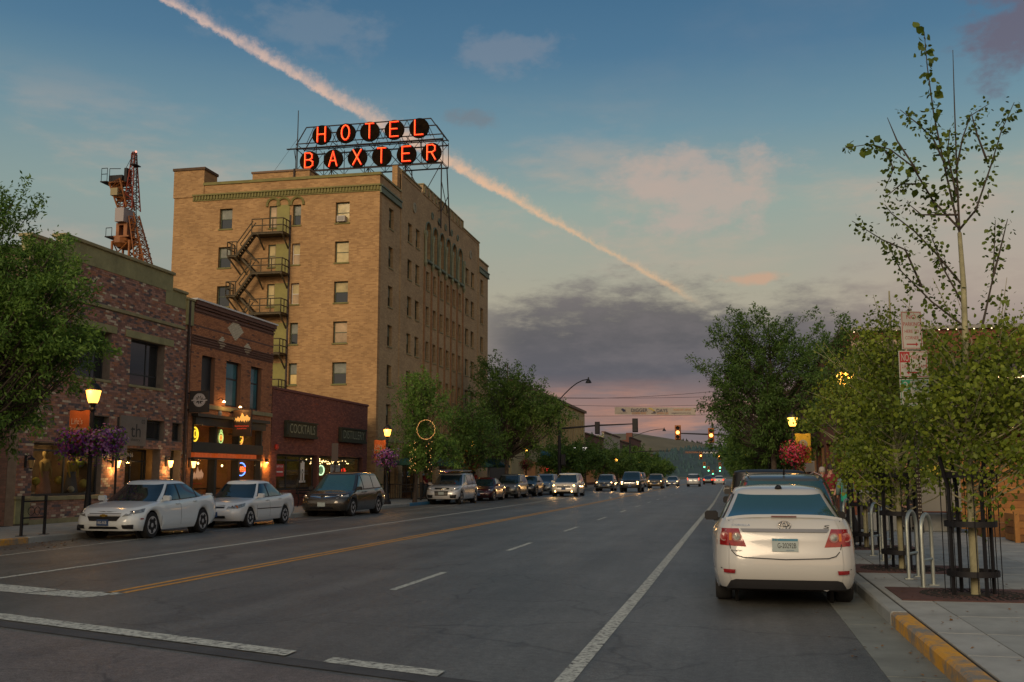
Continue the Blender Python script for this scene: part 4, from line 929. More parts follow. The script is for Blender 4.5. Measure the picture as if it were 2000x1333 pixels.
STK = {'H': [[(0, 0), (0, 1)], [(1, 0), (1, 1)], [(0, .5), (1, .5)]], 'O': [[(.5 + .5 * math.sin(rad(a)), .5 + .5 * math.cos(rad(a)) * (1 if True else 0)) for a in range(0, 361, 24)]], 'T': [[(0, 1), (1, 1)], [(.5, 1), (.5, 0)]],
       'E': [[(1, 1), (0, 1), (0, 0), (1, 0)], [(0, .52), (.85, .52)]], 'L': [[(0, 1), (0, 0), (1, 0)]], 'A': [[(0, 0), (.5, 1), (1, 0)], [(.2, .36), (.8, .36)]], 'X': [[(0, 0), (1, 1)], [(0, 1), (1, 0)]],
       'B': [[(0, 0), (0, 1), (.6, 1), (.9, .88), (.9, .64), (.6, .52), (0, .52)], [(.6, .52), (1, .38), (1, .14), (.65, 0), (0, 0)]], 'R': [[(0, 0), (0, 1), (.65, 1), (.95, .88), (.95, .62), (.65, .5), (0, .5)], [(.5, .5), (1, 0)]]}
for row, z in (([('H', -29.25), ('O', -27.33), ('T', -25.45), ('E', -23.53), ('L', -21.62)], 27.0), ([('B', -30.2), ('A', -28.28), ('X', -26.38), ('T', -24.48), ('E', -22.56), ('R', -20.65)], 25.05)):
    for chx, x in row:
        MB().lathe([(.76, 0), (.76, .14)], (x - .10, SY - .18, z - .02), 28, axis='y').build('disc', disc_m, sg)
        lx, w_, h_ = x - .535, .62, 1.12
        cm, tm = MB(), MB()
        for sgmt in STK[chx]:
            P = [(lx + a * w_ + .14, z + (b - .5) * h_) for a, b in sgmt]
            for i in range(len(P) - 1):
                (xa, za), (xb, zb) = P[i], P[i + 1]; L_ = math.hypot(xb - xa, zb - za); ux, uz = (xb - xa) / L_, (zb - za) / L_; q = .055; e = .05
                cm.prism([(xa - ux * e - uz * q, za - uz * e + ux * q), (xb + ux * e - uz * q, zb + uz * e + ux * q), (xb + ux * e + uz * q, zb + uz * e - ux * q), (xa - ux * e + uz * q, za - uz * e - ux * q)], SY - .26 - .003 * i, SY - .2)
            tm.tube([(a, SY - .33, b) for a, b in P], .027, 6)
        lt = cm.build('letter', glow, sg, fix=False); tm.build('neon_tube', tubem, lt)

# ================================================================ TOWER CRANE far behind the shops
cr = thing('tower_crane', 'orange and white luffing tower crane rising behind the brick shops', 'crane', (-58.3, 90, 0))
CT = lambda x, y, z: (-58.5 + (x + 58.3) * .64, y, 24 + (z - 24) * .75 if z > 24 else z)
orange = mat('crane_orange', (.24, .085, .018), .6, var=.3, scale=2); white_p = mat('crane_white_panel', (.30, .27, .27), .7); red_p = mat('crane_red', (.22, .045, .022), .6, var=.3)
def lattice(mb, p0, p1, w0, w1, n, r=.05):
    p0, p1 = Vector(p0), Vector(p1); d = (p1 - p0).normalized(); a = d.cross(Vector((0, 1, 0))); a = a.normalized() if a.length > .1 else Vector((1, 0, 0)); b = d.cross(a)
    def c(t, i): w = (w0 + (w1 - w0) * t) / 2; s_ = ((-1, -1), (1, -1), (1, 1), (-1, 1))[i]; return p0 + (p1 - p0) * t + a * w * s_[0] + b * w * s_[1]
    for i in range(4):
        mb.tube([c(0, i), c(1, i)], r * 1.8, 5)
        for k in range(n):
            t0, t1 = k / n, (k + 1) / n; j = (i + 1) % 4
            mb.tube([c(t0, i), c(t1, j)] if k % 2 else [c(t0, j), c(t1, i)], r, 4); mb.tube([c(t1, i), c(t1, j)], r * .8, 4)
m = MB(); lattice(m, (-58.3, 90, 0), (-58.3, 90, 24.6), 1.9, 1.9, 14, .07); m.build('mast', orange, cr)
m = MB(CT); m.lathe([(.9, 0), (1.35, .5), (1.35, 1.2), (.9, 1.3)], (-58.3, 90, 24.0), 10); m.box(-59.9, -56.7, 89, 91, 25.3, 25.5); m.box(-59.2, -58.7, 89.3, 90.7, 25.5, 27.0); m.box(-57.9, -57.3, 89.3, 90.7, 25.5, 27.0); m.box(-59.2, -57.3, 89.3, 90.7, 27.0, 27.3); m.build('slewing_ring', orange, cr)
MB(CT).box(-59.0, -57.5, 88.8, 90.8, 27.35, 29.2).build('machine_cabin', white_p, cr)
m = MB(CT); lattice(m, (-58.2, 90, 29.2), (-59.6, 90, 33.0), 1.4, 1.9, 6, .07); m.box(-61.0, -58.3, 89.2, 90.8, 32.85, 33.0); m.prism([(-59.9, 30.6), (-59.0, 30.4), (-59.2, 32.9), (-60.9, 32.9)], 89.9, 90.1); m.build('counter_jib', orange, cr)
m = MB(CT); m.box(-60.1, -58.9, 88.9, 91, 31.0, 32.0); m.build('counterweight', mat('crane_ballast', (.26, .22, .12), .8), cr)
m = MB(CT); m.box(-60.9, -58.6, 89.3, 90.6, 33.05, 33.9); m.box(-58.5, -58.0, 89.5, 90.4, 33.0, 34.9); m.build('winch', black, cr)
m = MB(CT)
for p in (((-61.9, 89, 33.0), (-61.9, 89, 34.8)), ((-60.9, 89, 33.0), (-60.9, 89, 34.8)), ((-61.9, 89, 34.8), (-60.9, 89, 34.8)), ((-61.9, 89, 34.0), (-60.9, 89, 34.0)), ((-60.5, 89, 34.7), (-58.6, 89, 34.6)), ((-60.5, 89, 33), (-60.5, 89, 34.7)), ((-60.6, 89, 25.5), (-60.6, 89, 26.6)), ((-59.6, 89, 25.5), (-59.6, 89, 26.6)), ((-60.6, 89, 26.6), (-59.6, 89, 26.6)), ((-56.9, 89, 35.2), (-56.9, 89, 36.6)), ((-56.2, 89, 35.2), (-56.2, 89, 36.6)), ((-56.9, 89, 36.6), (-56.2, 89, 36.6)), ((-56.9, 89, 35.9), (-56.2, 89, 35.9))): m.tube(p, .05, 4)
m.box(-62.0, -60.8, 88.9, 90.5, 32.9, 33.02); m.box(-60.7, -59.3, 88.9, 90.5, 25.35, 25.48); m.box(-57.0, -56.1, 88.9, 90.0, 35.05, 35.18); m.build('handrail', black, cr)
m = MB(CT); lattice(m, (-57.3, 90, 29.2), (-57.35, 90, 37.2), 1.5, .35, 12, .05); m.build('tower_head', red_p, cr)
m = MB(CT); lattice(m, (-56.9, 90, 28.4), (-53.0, 89, 20.0), .9, 1.7, 16, .06); m.build('jib', orange, cr)
m = MB(CT); m.tube([(-56.9, 90, 36.8), (-56.3, 89.6, 31), (-55.4, 89, 25.5)], .07, 5); m.tube([(-57.5, 90, 37), (-58.9, 90, 34.8)], .04, 4); m.build('pendant_rope', black, cr)
o = MB(CT).lathe([(.02, -.15), (.15, 0), (.02, .15)], (-56.1, 89, 36.8), 8).build('warning_lamp', emat('pink_lamp', (1, .35, .25), 1.5), cr)

# ================================================================ FURTHER ALONG THE LEFT
th = thing('theatre', 'long cream theatre building with tall grooved pilasters beyond the hotel', 'building', (XF, 118, .15))
cream = mat('cream_stucco', (.37, .295, .15), .9, var=.18, scale=.7)
hole_t = [(a, a + .8, 5.2, 8.2) for a in [108 + 2.2 * k for k in range(17)]] + [(102, 110, .3, 3.0), (111, 135, .3, 3.6), (137, 146, .3, 3.2)]
wall(TL, 96, 147.3, .15, 10.4, hole_t, cream, th, .35); MB().box(-38, XF - .35, 96, 147.3, 9.5, 9.8).box(-38, XF - .35, 96, 96.3, .15, 9.5).build('roof', MT['flat_roof'], th)
MB(TL).box(96, 147.35, -.4, .3, 10.41, 10.75).build('cornice', mat('brown_cornice', (.14, .09, .05), .8), th); MB(TL).box(96, 147.3, .001, .12, 4.55, 4.75).build('string_course', cream, th)
for a, b, c, d in hole_t[:17]: MB(TL).box(a, b, -.3, -.26, c, d).build('pane', win_glass, th)
MB(TL).box(102.2, 146, -.34, -.3, .3, 3.6).build('shop_pane', mat('dim_lit_shop', (.10, .05, .03), .4, emit=.06, ecol=(1, .4, .12), var=.8, scale=.8), th)
gp = MB(TL)
for k in range(18): gp.box(107.0 + 2.2 * k, 107.35 + 2.2 * k, .001, .18, 4.8, 9.2)
gp.build('pilaster', cream, th)
blue_c = mat('blue_canvas', (.012, .115, .215), .8, var=.12)
def awning(label, a, b, z0, z1, w, txt):
    t = thing('awning', label, 'awning', TL((a + b) / 2, 0, z0)); m = MB(TL)
    m.add([(a, .02, z1), (b, .02, z1), (b, w, z0 + .45), (a, w, z0 + .45), (a, w, z0), (b, w, z0), (a, .02, z0), (b, .02, z0)], [(0, 1, 2, 3), (3, 2, 5, 4), (0, 3, 4, 6), (1, 7, 5, 2)]); m.build('canvas', blue_c, t)
    m = MB(TL)
    if txt: m.text(txt, .8, 0, 0, 0)
    return t
def awning_face(label, y, x0, x1, z0, z1, a, b, txt):
    t = thing('awning', label, 'awning', (XF, y, z0)); T = TS(y)
    m = MB(); m.add([(x0, a, z1), (x0, b, z1), (x1, b, z0 + .7), (x1, a, z0 + .7), (x1, a, z0), (x1, b, z0), (x0, a, z0), (x0, b, z0)], [(0, 1, 2, 3), (3, 2, 5, 4), (0, 3, 4, 6), (1, 7, 5, 2)]); m.build('canvas', blue_c, t)
    if txt:
        mm = MB(); v, f = glyphs(txt, .5); xs = [p[0] for p in v]; k = (b - a) * .8 / (max(xs) - min(xs)); mm.add([(x1 + .02, a + (b - a) * .1 + (p[0] - min(xs)) * k, z0 + .22 + p[1] * .75) for p in v], f); mm.build('lettering', white_print, t, fix=False)
    return t
awning_face('blue canvas awning with white letters THE CANNERY', 111, XF, XF + 1.6, 2.6, 4.3, 111.5, 124, 'THE CANNERY')
awning_face('plain blue canvas awning beyond the lettered one', 126, XF, XF + 1.5, 2.4, 3.9, 127, 136, None)
t = thing('hanging_sign', 'black hanging sign with white script and underline beyond the blue awnings', 'sign', (XF, 135, 4.6)); T = TS(132); MB(T).box(-19.9, -17.6, -.1, .1, 4.35, 5.55).build('panel', sign_black, t); MB(T).text('Miller', .8, -18.75, 5.05, .11, width=1.75, height=.62, slant=.25).build('lettering', emat('white_glow', (.85, .8, .75), 1.2), t); MB(T).box(-19.6, -17.9, .1, .12, 4.52, 4.6).build('underline', MT['white_glow'], t)
for i, (u, z) in enumerate(((115, 2.3), (121, 1.4), (137, 1.6))):
    o = MB().lathe([(.02, -.3), (.16, 0), (.02, .3)], TL(u, .1, z), 8).build('neon_lamp', emat('red_neon_far', (1, .03, .03), 1.6) if i == 0 else MT['red_neon_far']); tag(o, ['red neon glow under the lettered blue awning, left one', 'red neon glow under the lettered blue awning, right and lower one', 'red neon glow beyond the plain blue awning'][i], 'lamp', 'red neon glows under the awnings')
for u in (128, 133, 138, 143): point(TL, u, .8, 2.2, 14, (1, .5, .12))
rz_ = random.Random(5)
fb_m = [mat('far_brick_%s' % n, c, .9, var=.2, scale=.6) for n, c in (('red', (.12, .05, .035)), ('tan', (.25, .17, .09)), ('brown', (.10, .06, .04)), ('pale', (.34, .30, .24)))]
fcs = ['red brick', 'tan brick', 'brown brick', 'pale painted']
def far_building(x, y0, y1, h, mi, side, label, d=16):
    t = thing('far_building', label, 'building', (x, (y0 + y1) / 2, .15)); T = TL if side < 0 else TR(x)
    xs_ = (x - d, x - .3) if side < 0 else (x + .3, x + d); hs = []
    n = max(2, int((y1 - y0) / 3.0)); st_ = max(1, int((h - 3.6) / 2.6))
    for k in range(n):
        for s_ in range(st_): a = y0 + (y1 - y0) * (k + .3) / n; hs.append((a, a + (y1 - y0) / n * .42, 4.0 + 2.6 * s_, 5.6 + 2.6 * s_))
    hs.append((y0 + .6, y1 - .6, .5, 3.0)); wall(T, y0, y1, .15, h, hs, fb_m[mi], t, .3); MB().box(*xs_, y0 + .01, y1 - .01, .15, h - .5).build('body', fb_m[mi], t)
    for a, b, c, d_ in hs[:-1]: MB(T).box(a, b, -.26, -.22, c, d_).build('window', win_glass, t)
    MB(T).box(*hs[-1][:2], -.27, -.22, .5, 3.0).build('shop_window', MT['dim_lit_shop'], t); MB(T).box(y0, y1, -.4, .2, h + .001, h + .22).build('cornice', fb_m[2], t); return t
far = [(147.6, 170, 7.5, 0, 'low red brick building just past the cream theatre'), (170.3, 196, 8.6, 3, 'pale painted building far along the left side'), (196.3, 216, 8.0, 2, 'brown brick building far along the left side'), (216.3, 244, 9.4, 0, 'red brick building with a chimney far on the left'), (244.5, 300, 7.0, 1, 'last tan brick building far on the left')]
for y0, y1, h, mi, lab in far:
    t = far_building(XF, y0, y1, h, mi, -1, lab)
    if 'chimney' in lab: MB().box(-23, -21.6, 236, 238, h - .4, h + 1.8).build('chimney', fb_m[0], t)
# ================================================================ CARS
tyre_m = mat('tyre_rubber', (.012, .012, .012), .85); rim_m = mat('alloy_rim', (.46, .46, .46), .35, .25); well_m = mat('wheel_well', (.006, .006, .006), .95)
chrome = mat('chrome', (.6, .6, .6), .12, 1); grille_m = mat('black_grille', (.012, .012, .013), .4); gap_m = mat('panel_gap', (.012, .012, .012), .9)
lamp_clear = mat('clear_lamp_lens', (.30, .31, .29), .08, .3, var=.6, scale=14, spec=.9); lamp_red = mat('red_lamp_lens', (.22, .010, .012), .12, spec=.8, var=.35, scale=20); lamp_amber = mat('amber_lamp_lens', (.5, .14, .02), .15)
head_on = emat('lit_headlamp', (1, .50, .16), 18); tail_on = emat('lit_tail_lamp', (1, .05, .02), 3.0); under_m = mat('car_underbody', (.008, .008, .008), .9)
cabin_m = mat('car_cabin', (.03, .03, .032), .8, var=.5, scale=3)
PAINT = {}
def paint(n, c, metal=.0, rough=.28):
    if n not in PAINT: PAINT[n] = mat('car_paint_' + n, c, rough, metal, coat=.7)
    return PAINT[n]
class Car:
    def __init__(s, **k): s.__dict__.update(k)
    def ip(s, tab, y): return float(np.interp(y, [p[0] for p in tab], [p[1] for p in tab]))
    # lower body
    def low(s, t): return s.ip(s.front, t), s.ip(s.rear, t), s.ip(s.wid, t)
    def zb(s, x, y):
        z = s.sill
        if y > s.yf + .5: z = s.fb
        if y < s.yr - .5: z = s.rb
        if abs(x) > s.W / 2 * .55:
            for yw in (s.yf, s.yr):
                d = abs(y - yw)
                if d < s.ra: z = max(z, s.rw + math.sqrt(s.ra ** 2 - d ** 2) * 1.0)
        return z
    def lowpt(s, x, y, t):
        zb, zt = s.zb(x, y), s.ip(s.top, y); zt = max(zt, zb + .04); return (x, y, zb + t * (zt - zb))
    def t_of(s, x, y, z):
        zt = s.ip(s.top, y); return min(1, max(0, (z - s.sill) / (zt - s.sill)))
    def outline(s, t, N):
        yf, yr, w = s.low(t); cy, a, b = (yf + yr) / 2, (yf - yr) / 2, w / 2; n = s.n; pts = []
        for k in range(N):
            q = s.angs[k]; c, d = math.cos(q), math.sin(q)
            pts.append((b * math.copysign(abs(c) ** (2 / n), c), cy + a * math.copysign(abs(d) ** (2 / n), d)))
        return pts
    def side(s, y, z, sgn, off=.005):
        t = s.t_of(sgn * s.W / 2, y, z); yf, yr, w = s.low(t); cy, a, b = (yf + yr) / 2, (yf - yr) / 2, w / 2
        return (sgn * (b * max(0, 1 - abs((y - cy) / a) ** s.n) ** (1 / s.n) + off), y, z)
    def end(s, x, z, sgn, off=.006):
        y = 0
        yg = s.front[0][1] if sgn > 0 else s.rear[0][1]
        t = s.t_of(x, yg, z); yf, yr, w = s.low(t); cy, a, b = (yf + yr) / 2, (yf - yr) / 2, w / 2
        x = max(-.98 * b, min(.98 * b, x))
        return (x, cy + sgn * (a * max(0, 1 - min(1, abs(x / b)) ** s.n) ** (1 / s.n) + off), z)
    # greenhouse
    def gh(s, t):
        e = s.G; yf = e['f0'] + (e['f1'] - e['f0']) * t; yr = e['r0'] + (e['r1'] - e['r0']) * t
        w = e['w0'] + (e['w1'] - e['w0']) * (t ** 1.25); return yf, yr, w
    def gz(s, y, t):
        b = s.ip(s.top, y) - .03; return b + t * (s.ip(s.roof, y) - b)
    def gside(s, y, t, sgn, off=.006):
        yf, yr, w = s.gh(t); cy, a, b = (yf + yr) / 2, (yf - yr) / 2, w / 2; q = min(1, abs((y - cy) / a))
        return (sgn * (b * (1 - q ** s.gn) ** (1 / s.gn) + off), y, s.gz(y, t))
    def gend(s, u, t, sgn, off=.007):
        yf, yr, w = s.gh(t); cy, a, b = (yf + yr) / 2, (yf - yr) / 2, w / 2; x = u * b
        y = cy + sgn * (a * (1 - min(1, abs(u)) ** s.gn) ** (1 / s.gn) + off); return (x, y, s.gz(y, t) + off * .5)
def patch(fn, nu, nv):
    V = [fn(i / nu, j / nv) for j in range(nv + 1) for i in range(nu + 1)]
    Fc = [(j * (nu + 1) + i, j * (nu + 1) + i + 1, (j + 1) * (nu + 1) + i + 1, (j + 1) * (nu + 1) + i) for j in range(nv) for i in range(nu)]
    return V, Fc
def quadp(fn, c, nu=8, nv=4):
    """fn(a,b) on the body surface, c four (a,b) corners"""
    (a0, b0), (a1, b1), (a2, b2), (a3, b3) = c
    return patch(lambda u, v: fn((a0 * (1 - u) + a1 * u) * (1 - v) + (a3 * (1 - u) + a2 * u) * v, (b0 * (1 - u) + b1 * u) * (1 - v) + (b3 * (1 - u) + b2 * u) * v), nu, nv)
def build_car(name, label, cat, cfg, pm, loc, rz, group=None, headlights='off', tails=True, detail=2, plate=None, glass=None):
    s = Car(**cfg); N = 112; t_ = thing(name, label, cat, (0, 0, 0), group)
    # denser samples along the flanks
    s.angs = []
    cy, a, = (s.front[0][1] + s.rear[0][1]) / 2, (s.front[0][1] - s.rear[0][1]) / 2
    ys = [math.asin(max(-1, min(1, q))) for q in []]
    fr_n, sd_n = 20, 36
    def ang_side(yy):
        q = max(-1, min(1, (yy - cy) / a)); d = math.copysign(abs(q) ** (s.n / 2), q); return math.asin(d)
    side_a = [ang_side(cy - a * .985 + 2 * a * .985 * k / (sd_n - 1)) for k in range(sd_n)]
    def ang_end(u): return math.acos(math.copysign(abs(u) ** (s.n / 2), u))
    end_a = [ang_end(.93 - 1.86 * k / (fr_n - 1)) for k in range(fr_n)]
    s.angs = side_a + end_a + [math.pi - q for q in side_a[::-1]] + [2 * math.pi - q for q in end_a[::-1]]
    N = len(s.angs)
    ts = [0, .06, .2, .38, .55, .7, .82, .92, 1]
    V = []; Fc = []
    for t in ts:
        V += [s.lowpt(x, y, t) for x, y in s.outline(t, N)]
    deck = [.985, .95, .86, .7, .45, .2, .0]
    o1 = s.outline(1, N); yf, yr, w = s.low(1); cyy = (yf + yr) / 2
    for k in deck:
        for x, y in o1:
            X, Yq = x * k, cyy + (y - cyy) * (k if k > .5 else k)
            V.append((X, Yq, max(s.ip(s.top, Yq), s.ip(s.top, y) if k > .94 else 0) + .02 + s.crown * (1 - (X / (w / 2)) ** 2) - .02 * k))
    rings = len(ts) + len(deck)
    for r in range(rings - 1):
        for k in range(N): Fc.append((r * N + k, r * N + (k + 1) % N, (r + 1) * N + (k + 1) % N, (r + 1) * N + k))
    body = MB(); body.add(V, Fc)
    # greenhouse
    V = []; Fc = []; n2 = 72
    gts = [0, .2, .45, .7, .88, 1]
    def gout(t, sc_=1.0):
        yf, yr, w = s.gh(t); c_, a_, b_ = (yf + yr) / 2, (yf - yr) / 2, w / 2; out = []
        for k in range(n2):
            q = 2 * math.pi * k / n2; c, d = math.cos(q), math.sin(q); e = 2 / s.gn
            out.append((b_ * math.copysign(abs(c) ** e, c) * sc_, c_ + a_ * math.copysign(abs(d) ** e, d) * sc_))
        return out
    for t in gts: V += [(x, y, s.gz(y, t)) for x, y in gout(t)]
    for sc_, dz in ((.96, .022), (.85, .042), (.6, .058), (.3, .066), (0, .068)):
        V += [(x, y, s.ip(s.roof, y) + dz) for x, y in gout(1, sc_)]
    for r in range(len(gts) + 4):
        for k in range(n2): Fc.append((r * n2 + k, r * n2 + (k + 1) % n2, (r + 1) * n2 + (k + 1) % n2, (r + 1) * n2 + k))
    body.add(V, Fc)
    body.build('body', pm, t_, smooth=38, fix=True)
    MB().box(-s.W / 2 * .80, s.W / 2 * .80, s.rear[0][1] + .25, s.front[0][1] - .25, s.sill - .01, .55).build('underbody', under_m, t_)
    gl = glass or MT['car_glass_dark']
    G = s.G
    b = MB(); b.add(*patch(lambda u, v: s.gend(-.90 + 1.80 * u, .04 + .90 * v, 1, .018), 12, 6)); b.build('windshield', gl, t_, smooth=60)
    b = MB(); b.add(*patch(lambda u, v: s.gend(-.88 + 1.76 * u, s.rw0 + (.93 - s.rw0) * v, -1, .020), 12, 6)); b.build('rear_window', gl, t_, smooth=60)
    for sgn in (-1, 1):
        for (p0, p1) in s.wins:
            def fn(u, v, p0=p0, p1=p1):
                t = .09 + .80 * v; yf, yr, w = s.gh(t); lo, hi = yr + (yf - yr) * s.wm[0], yf - (yf - yr) * s.wm[1]
                return s.gside(min(hi, max(lo, p0 + (p1 - p0) * u)), t, sgn, .013)
            b = MB(); b.add(*patch(fn, 8, 5)); b.build('side_window', gl, t_, smooth=60)
    for sgn in (-1, 1):
        def bk(u, v):
            t = .05 + .87 * v; yf, yr, w = s.gh(t); lo, hi = yr + (yf - yr) * (s.wm[0] - .015), yf - (yf - yr) * (s.wm[1] - .02)
            a_, b_ = s.wins[-1][0] - .04, s.wins[0][1] + .04; return s.gside(min(hi, max(lo, a_ + (b_ - a_) * u)), t, sgn, .008)
        b = MB(); b.add(*patch(bk, 24, 5)); b.build('window_trim', dark, t_, smooth=60)
    gx = MB()
    for sgn in (-1, 1):
        for yd in s.doors:
            gx.add(*quadp(lambda y, z: s.side(y, z, sgn, .003), [(yd - .006, s.sill + .1), (yd + .006, s.sill + .1), (yd + .006, s.ip(s.top, yd) - .03), (yd - .006, s.ip(s.top, yd) - .03)], 1, 6))
    gx.build('door_gap', gap_m, t_, fix=False)
    if detail > 1:
        for sgn in (-1, 1):
            for yd in s.handles:
                z = s.ip(s.top, yd) - .10; p = s.side(yd, z, sgn, .02); MB().box(p[0] - .015, p[0] + .012, yd - .1, yd + .1, z - .018, z + .018).build('door_handle', pm, t_, bevel=.008)
    for sgn in (-1, 1):
        y = s.mir; z = s.ip(s.top, y) + .07; p = s.side(y, z - .1, sgn, 0)
        m = MB(); xc_ = sgn * (abs(p[0]) + .115); m.prism([(xc_ - .10, z - .04), (xc_ - .075, z - .065), (xc_ + .075, z - .065), (xc_ + .10, z - .04), (xc_ + .10, z + .04), (xc_ + .07, z + .07), (xc_ - .07, z + .07), (xc_ - .10, z + .04)], y - .045, y + .05); m.box(min(p[0] - sgn * .06, p[0] + sgn * .08), max(p[0] - sgn * .06, p[0] + sgn * .08), y - .03, y + .03, z - .08, z - .03)
        m.build('wing_mirror', s.mirm or pm, t_, smooth=40)
    # wheels
    for yw in (s.yf, s.yr):
        for sgn in (-1, 1):
            wx = sgn * (s.W / 2 - .135); r = s.rw
            wo_ = MB(); wo_.lathe([(r * .66, -.095), (r * .92, -.105), (r, -.07), (r, .07), (r * .92, .105), (r * .66, .095)], (wx, yw, r), 28, axis='x'); ty = wo_.build('wheel', tyre_m, t_, smooth=40)
            rm = MB(); rm.lathe([(r * .68, -.08), (r * .68, .098), (r * .62, .10), (r * .6, .04), (r * .18, .05), (r * .16, .085), (.01, .088)], (0, 0, 0), 28, axis='x')
            hub = MB(lambda x, y, z: (wx + sgn * x, yw + y, r + z)); hub.lathe([(r * .67, .02), (r * .67, .098), (r * .61, .102), (r * .59, .05)], (0, 0, 0), 28, axis='x')
            hub.lathe([(r * .60, .02), (r * .02, .022)], (0, 0, 0), 28, m=1, axis='x')
            hub.lathe([(r * .2, .03), (r * .17, .095), (.01, .098)], (0, 0, 0), 14, axis='x')
            for k in range(s.spokes):
                q = 2 * math.pi * k / s.spokes + .3; c, d = math.cos(q), math.sin(q); h = r * .125
                hub.add([(.05, c * r * .12 - d * h, d * r * .12 + c * h), (.05, c * r * .12 + d * h, d * r * .12 - c * h), (.085, c * r * .63 + d * h * 1.3, d * r * .63 - c * h * 1.3), (.085, c * r * .63 - d * h * 1.3, d * r * .63 + c * h * 1.3),
                         (.09, c * r * .12 - d * h, d * r * .12 + c * h), (.09, c * r * .12 + d * h, d * r * .12 - c * h), (.098, c * r * .63 + d * h * 1.3, d * r * .63 - c * h * 1.3), (.098, c * r * .63 - d * h * 1.3, d * r * .63 + c * h * 1.3)],
                        [(0, 1, 2, 3), (4, 5, 6, 7), (0, 1, 5, 4), (1, 2, 6, 5), (2, 3, 7, 6), (3, 0, 4, 7)])
            hub.build('rim', [rim_m, well_m], ty, smooth=35)
            wl = MB(); wl.lathe([(s.ra + .03, -.02), (s.ra + .03, .02)], (wx - sgn * .16, yw, s.rw), 20, axis='x'); wl.build('wheel_well', well_m, ty)
    # front
    E1 = lambda x, z: s.end(x, z, 1); E2 = lambda x, z: s.end(x, z, -1)
    hm = head_on if headlights == 'on' else lamp_clear
    for sgn in (-1, 1):
        if s.hl:
            hl = MB(); hl.add(*quadp(E1, [(sgn * a_, b_) for a_, b_ in s.hl], 10, 4)); h_ = hl.build('headlight', lamp_clear, t_, smooth=50)
            fy = s.front[1][1]; sl_ = MB(); zt_ = lambda y: s.ip(s.top, y)
            sl_.add(*quadp(lambda y, z: s.side(y, z, sgn, .008), [(fy - .12, s.hl[1][1]), (fy - .46, zt_(fy - .46) - .13), (fy - .56, zt_(fy - .56) - .045), (fy - .12, min(s.hl[2][1], zt_(fy - .12) - .03))], 8, 4)); sl_.build('lamp_wing', lamp_clear, h_, smooth=50)
            cx_ = sum(p[0] for p in s.hl) / 4; cz_ = sum(p[1] for p in s.hl) / 4; pp = s.end(sgn * cx_, cz_, 1, .012)
            rr_ = .075 if headlights == 'on' else .05
            MB().lathe([(rr_, -.02), (rr_ * .9, .012), (.01, .02)], pp, 14, axis='y').build('bulb', head_on if headlights == 'on' else chrome, h_, smooth=50)
        if s.fog:
            fx, fz = s.fog; fg = MB(); fg.add(*quadp(E1, [(sgn * (fx - .13), fz - .05), (sgn * (fx + .10), fz - .06), (sgn * (fx + .12), fz + .05), (sgn * (fx - .14), fz + .04)], 6, 3)); f_ = fg.build('fog_lamp_recess', grille_m, t_, smooth=50)
            if headlights == 'on' and s.fogon: pp = s.end(sgn * fx, fz, 1, .015); MB().lathe([(.05, -.01), (.045, .012), (.01, .016)], pp, 10, axis='y').build('fog_lamp', head_on, t_)
    for gr in s.grilles:
        m = MB(); m.add(*quadp(E1, gr[:4], 12, 4)); q = m.build('grille', gr[4], t_, smooth=50)
    for br in s.frontbars:
        m = MB(); m.add(*quadp(lambda x, z: s.end(x, z, 1, .016), br[:4], 12, 2)); m.build('grille_bar', br[4], t_, smooth=50)
    if s.emb: MB().lathe([(.055, 0), (.05, .015), (.01, .018)], s.end(0, s.emb, 1, .018), 14, axis='y').build('front_badge', s.embm, t_)
    if s.fplate:
        p = s.end(0, s.fplate, 1, .02); MB().box(-.155, .155, p[1] - .03, p[1] + .008, s.fplate - .078, s.fplate + .078).build('licence_plate', s.platem, t_)
    # rear
    for sgn in (-1, 1):
        for tl in s.tl:
            m = MB(); m.add(*quadp(E2, [(sgn * a_, b_) for a_, b_ in tl[:4]], 10, 4)); m.build('tail_light', tail_on if tails == 'on' else tl[4], t_, smooth=50)
    if s.rplate:
        p = s.end(0, s.rplate, -1, .014); MB().box(-.155, .155, p[1] - .012, p[1] + .03, s.rplate - .078, s.rplate + .078).build('licence_plate', s.rplatem, t_)
    if s.extra: s.extra(s, t_, pm)
    if headlights == 'on':
        for sgn in (-1, 1):
            cx_ = sum(p[0] for p in s.hl) / 4; cz_ = sum(p[1] for p in s.hl) / 4
            l = bpy.data.lights.new('headlamp_beam', 'SPOT'); l.energy = 55; l.color = (1, .55, .2); l.spot_size = rad(60); l.spot_blend = .8; l.shadow_soft_size = .06
            lo = bpy.data.objects.new('headlamp_beam', l); COL.objects.link(lo); lo.parent = t_; p = s.end(sgn * cx_, cz_, 1, .08); lo.location = p; lo.rotation_euler = (rad(84), 0, 0)
    t_.location = loc; t_.rotation_euler.z = rz
    return t_
MT['car_glass_dark'] = mat('tinted_car_glass', (.010, .022, .026), .03, spec=1.0, coat=.5)
teal_glass = mat('sky_tinted_car_glass', (.024, .070, .080), .03, spec=1.0, coat=.6)
plate_blue = mat('blue_plate', (.03, .07, .17), .5); plate_pale = mat('pale_plate', (.30, .36, .36), .5)
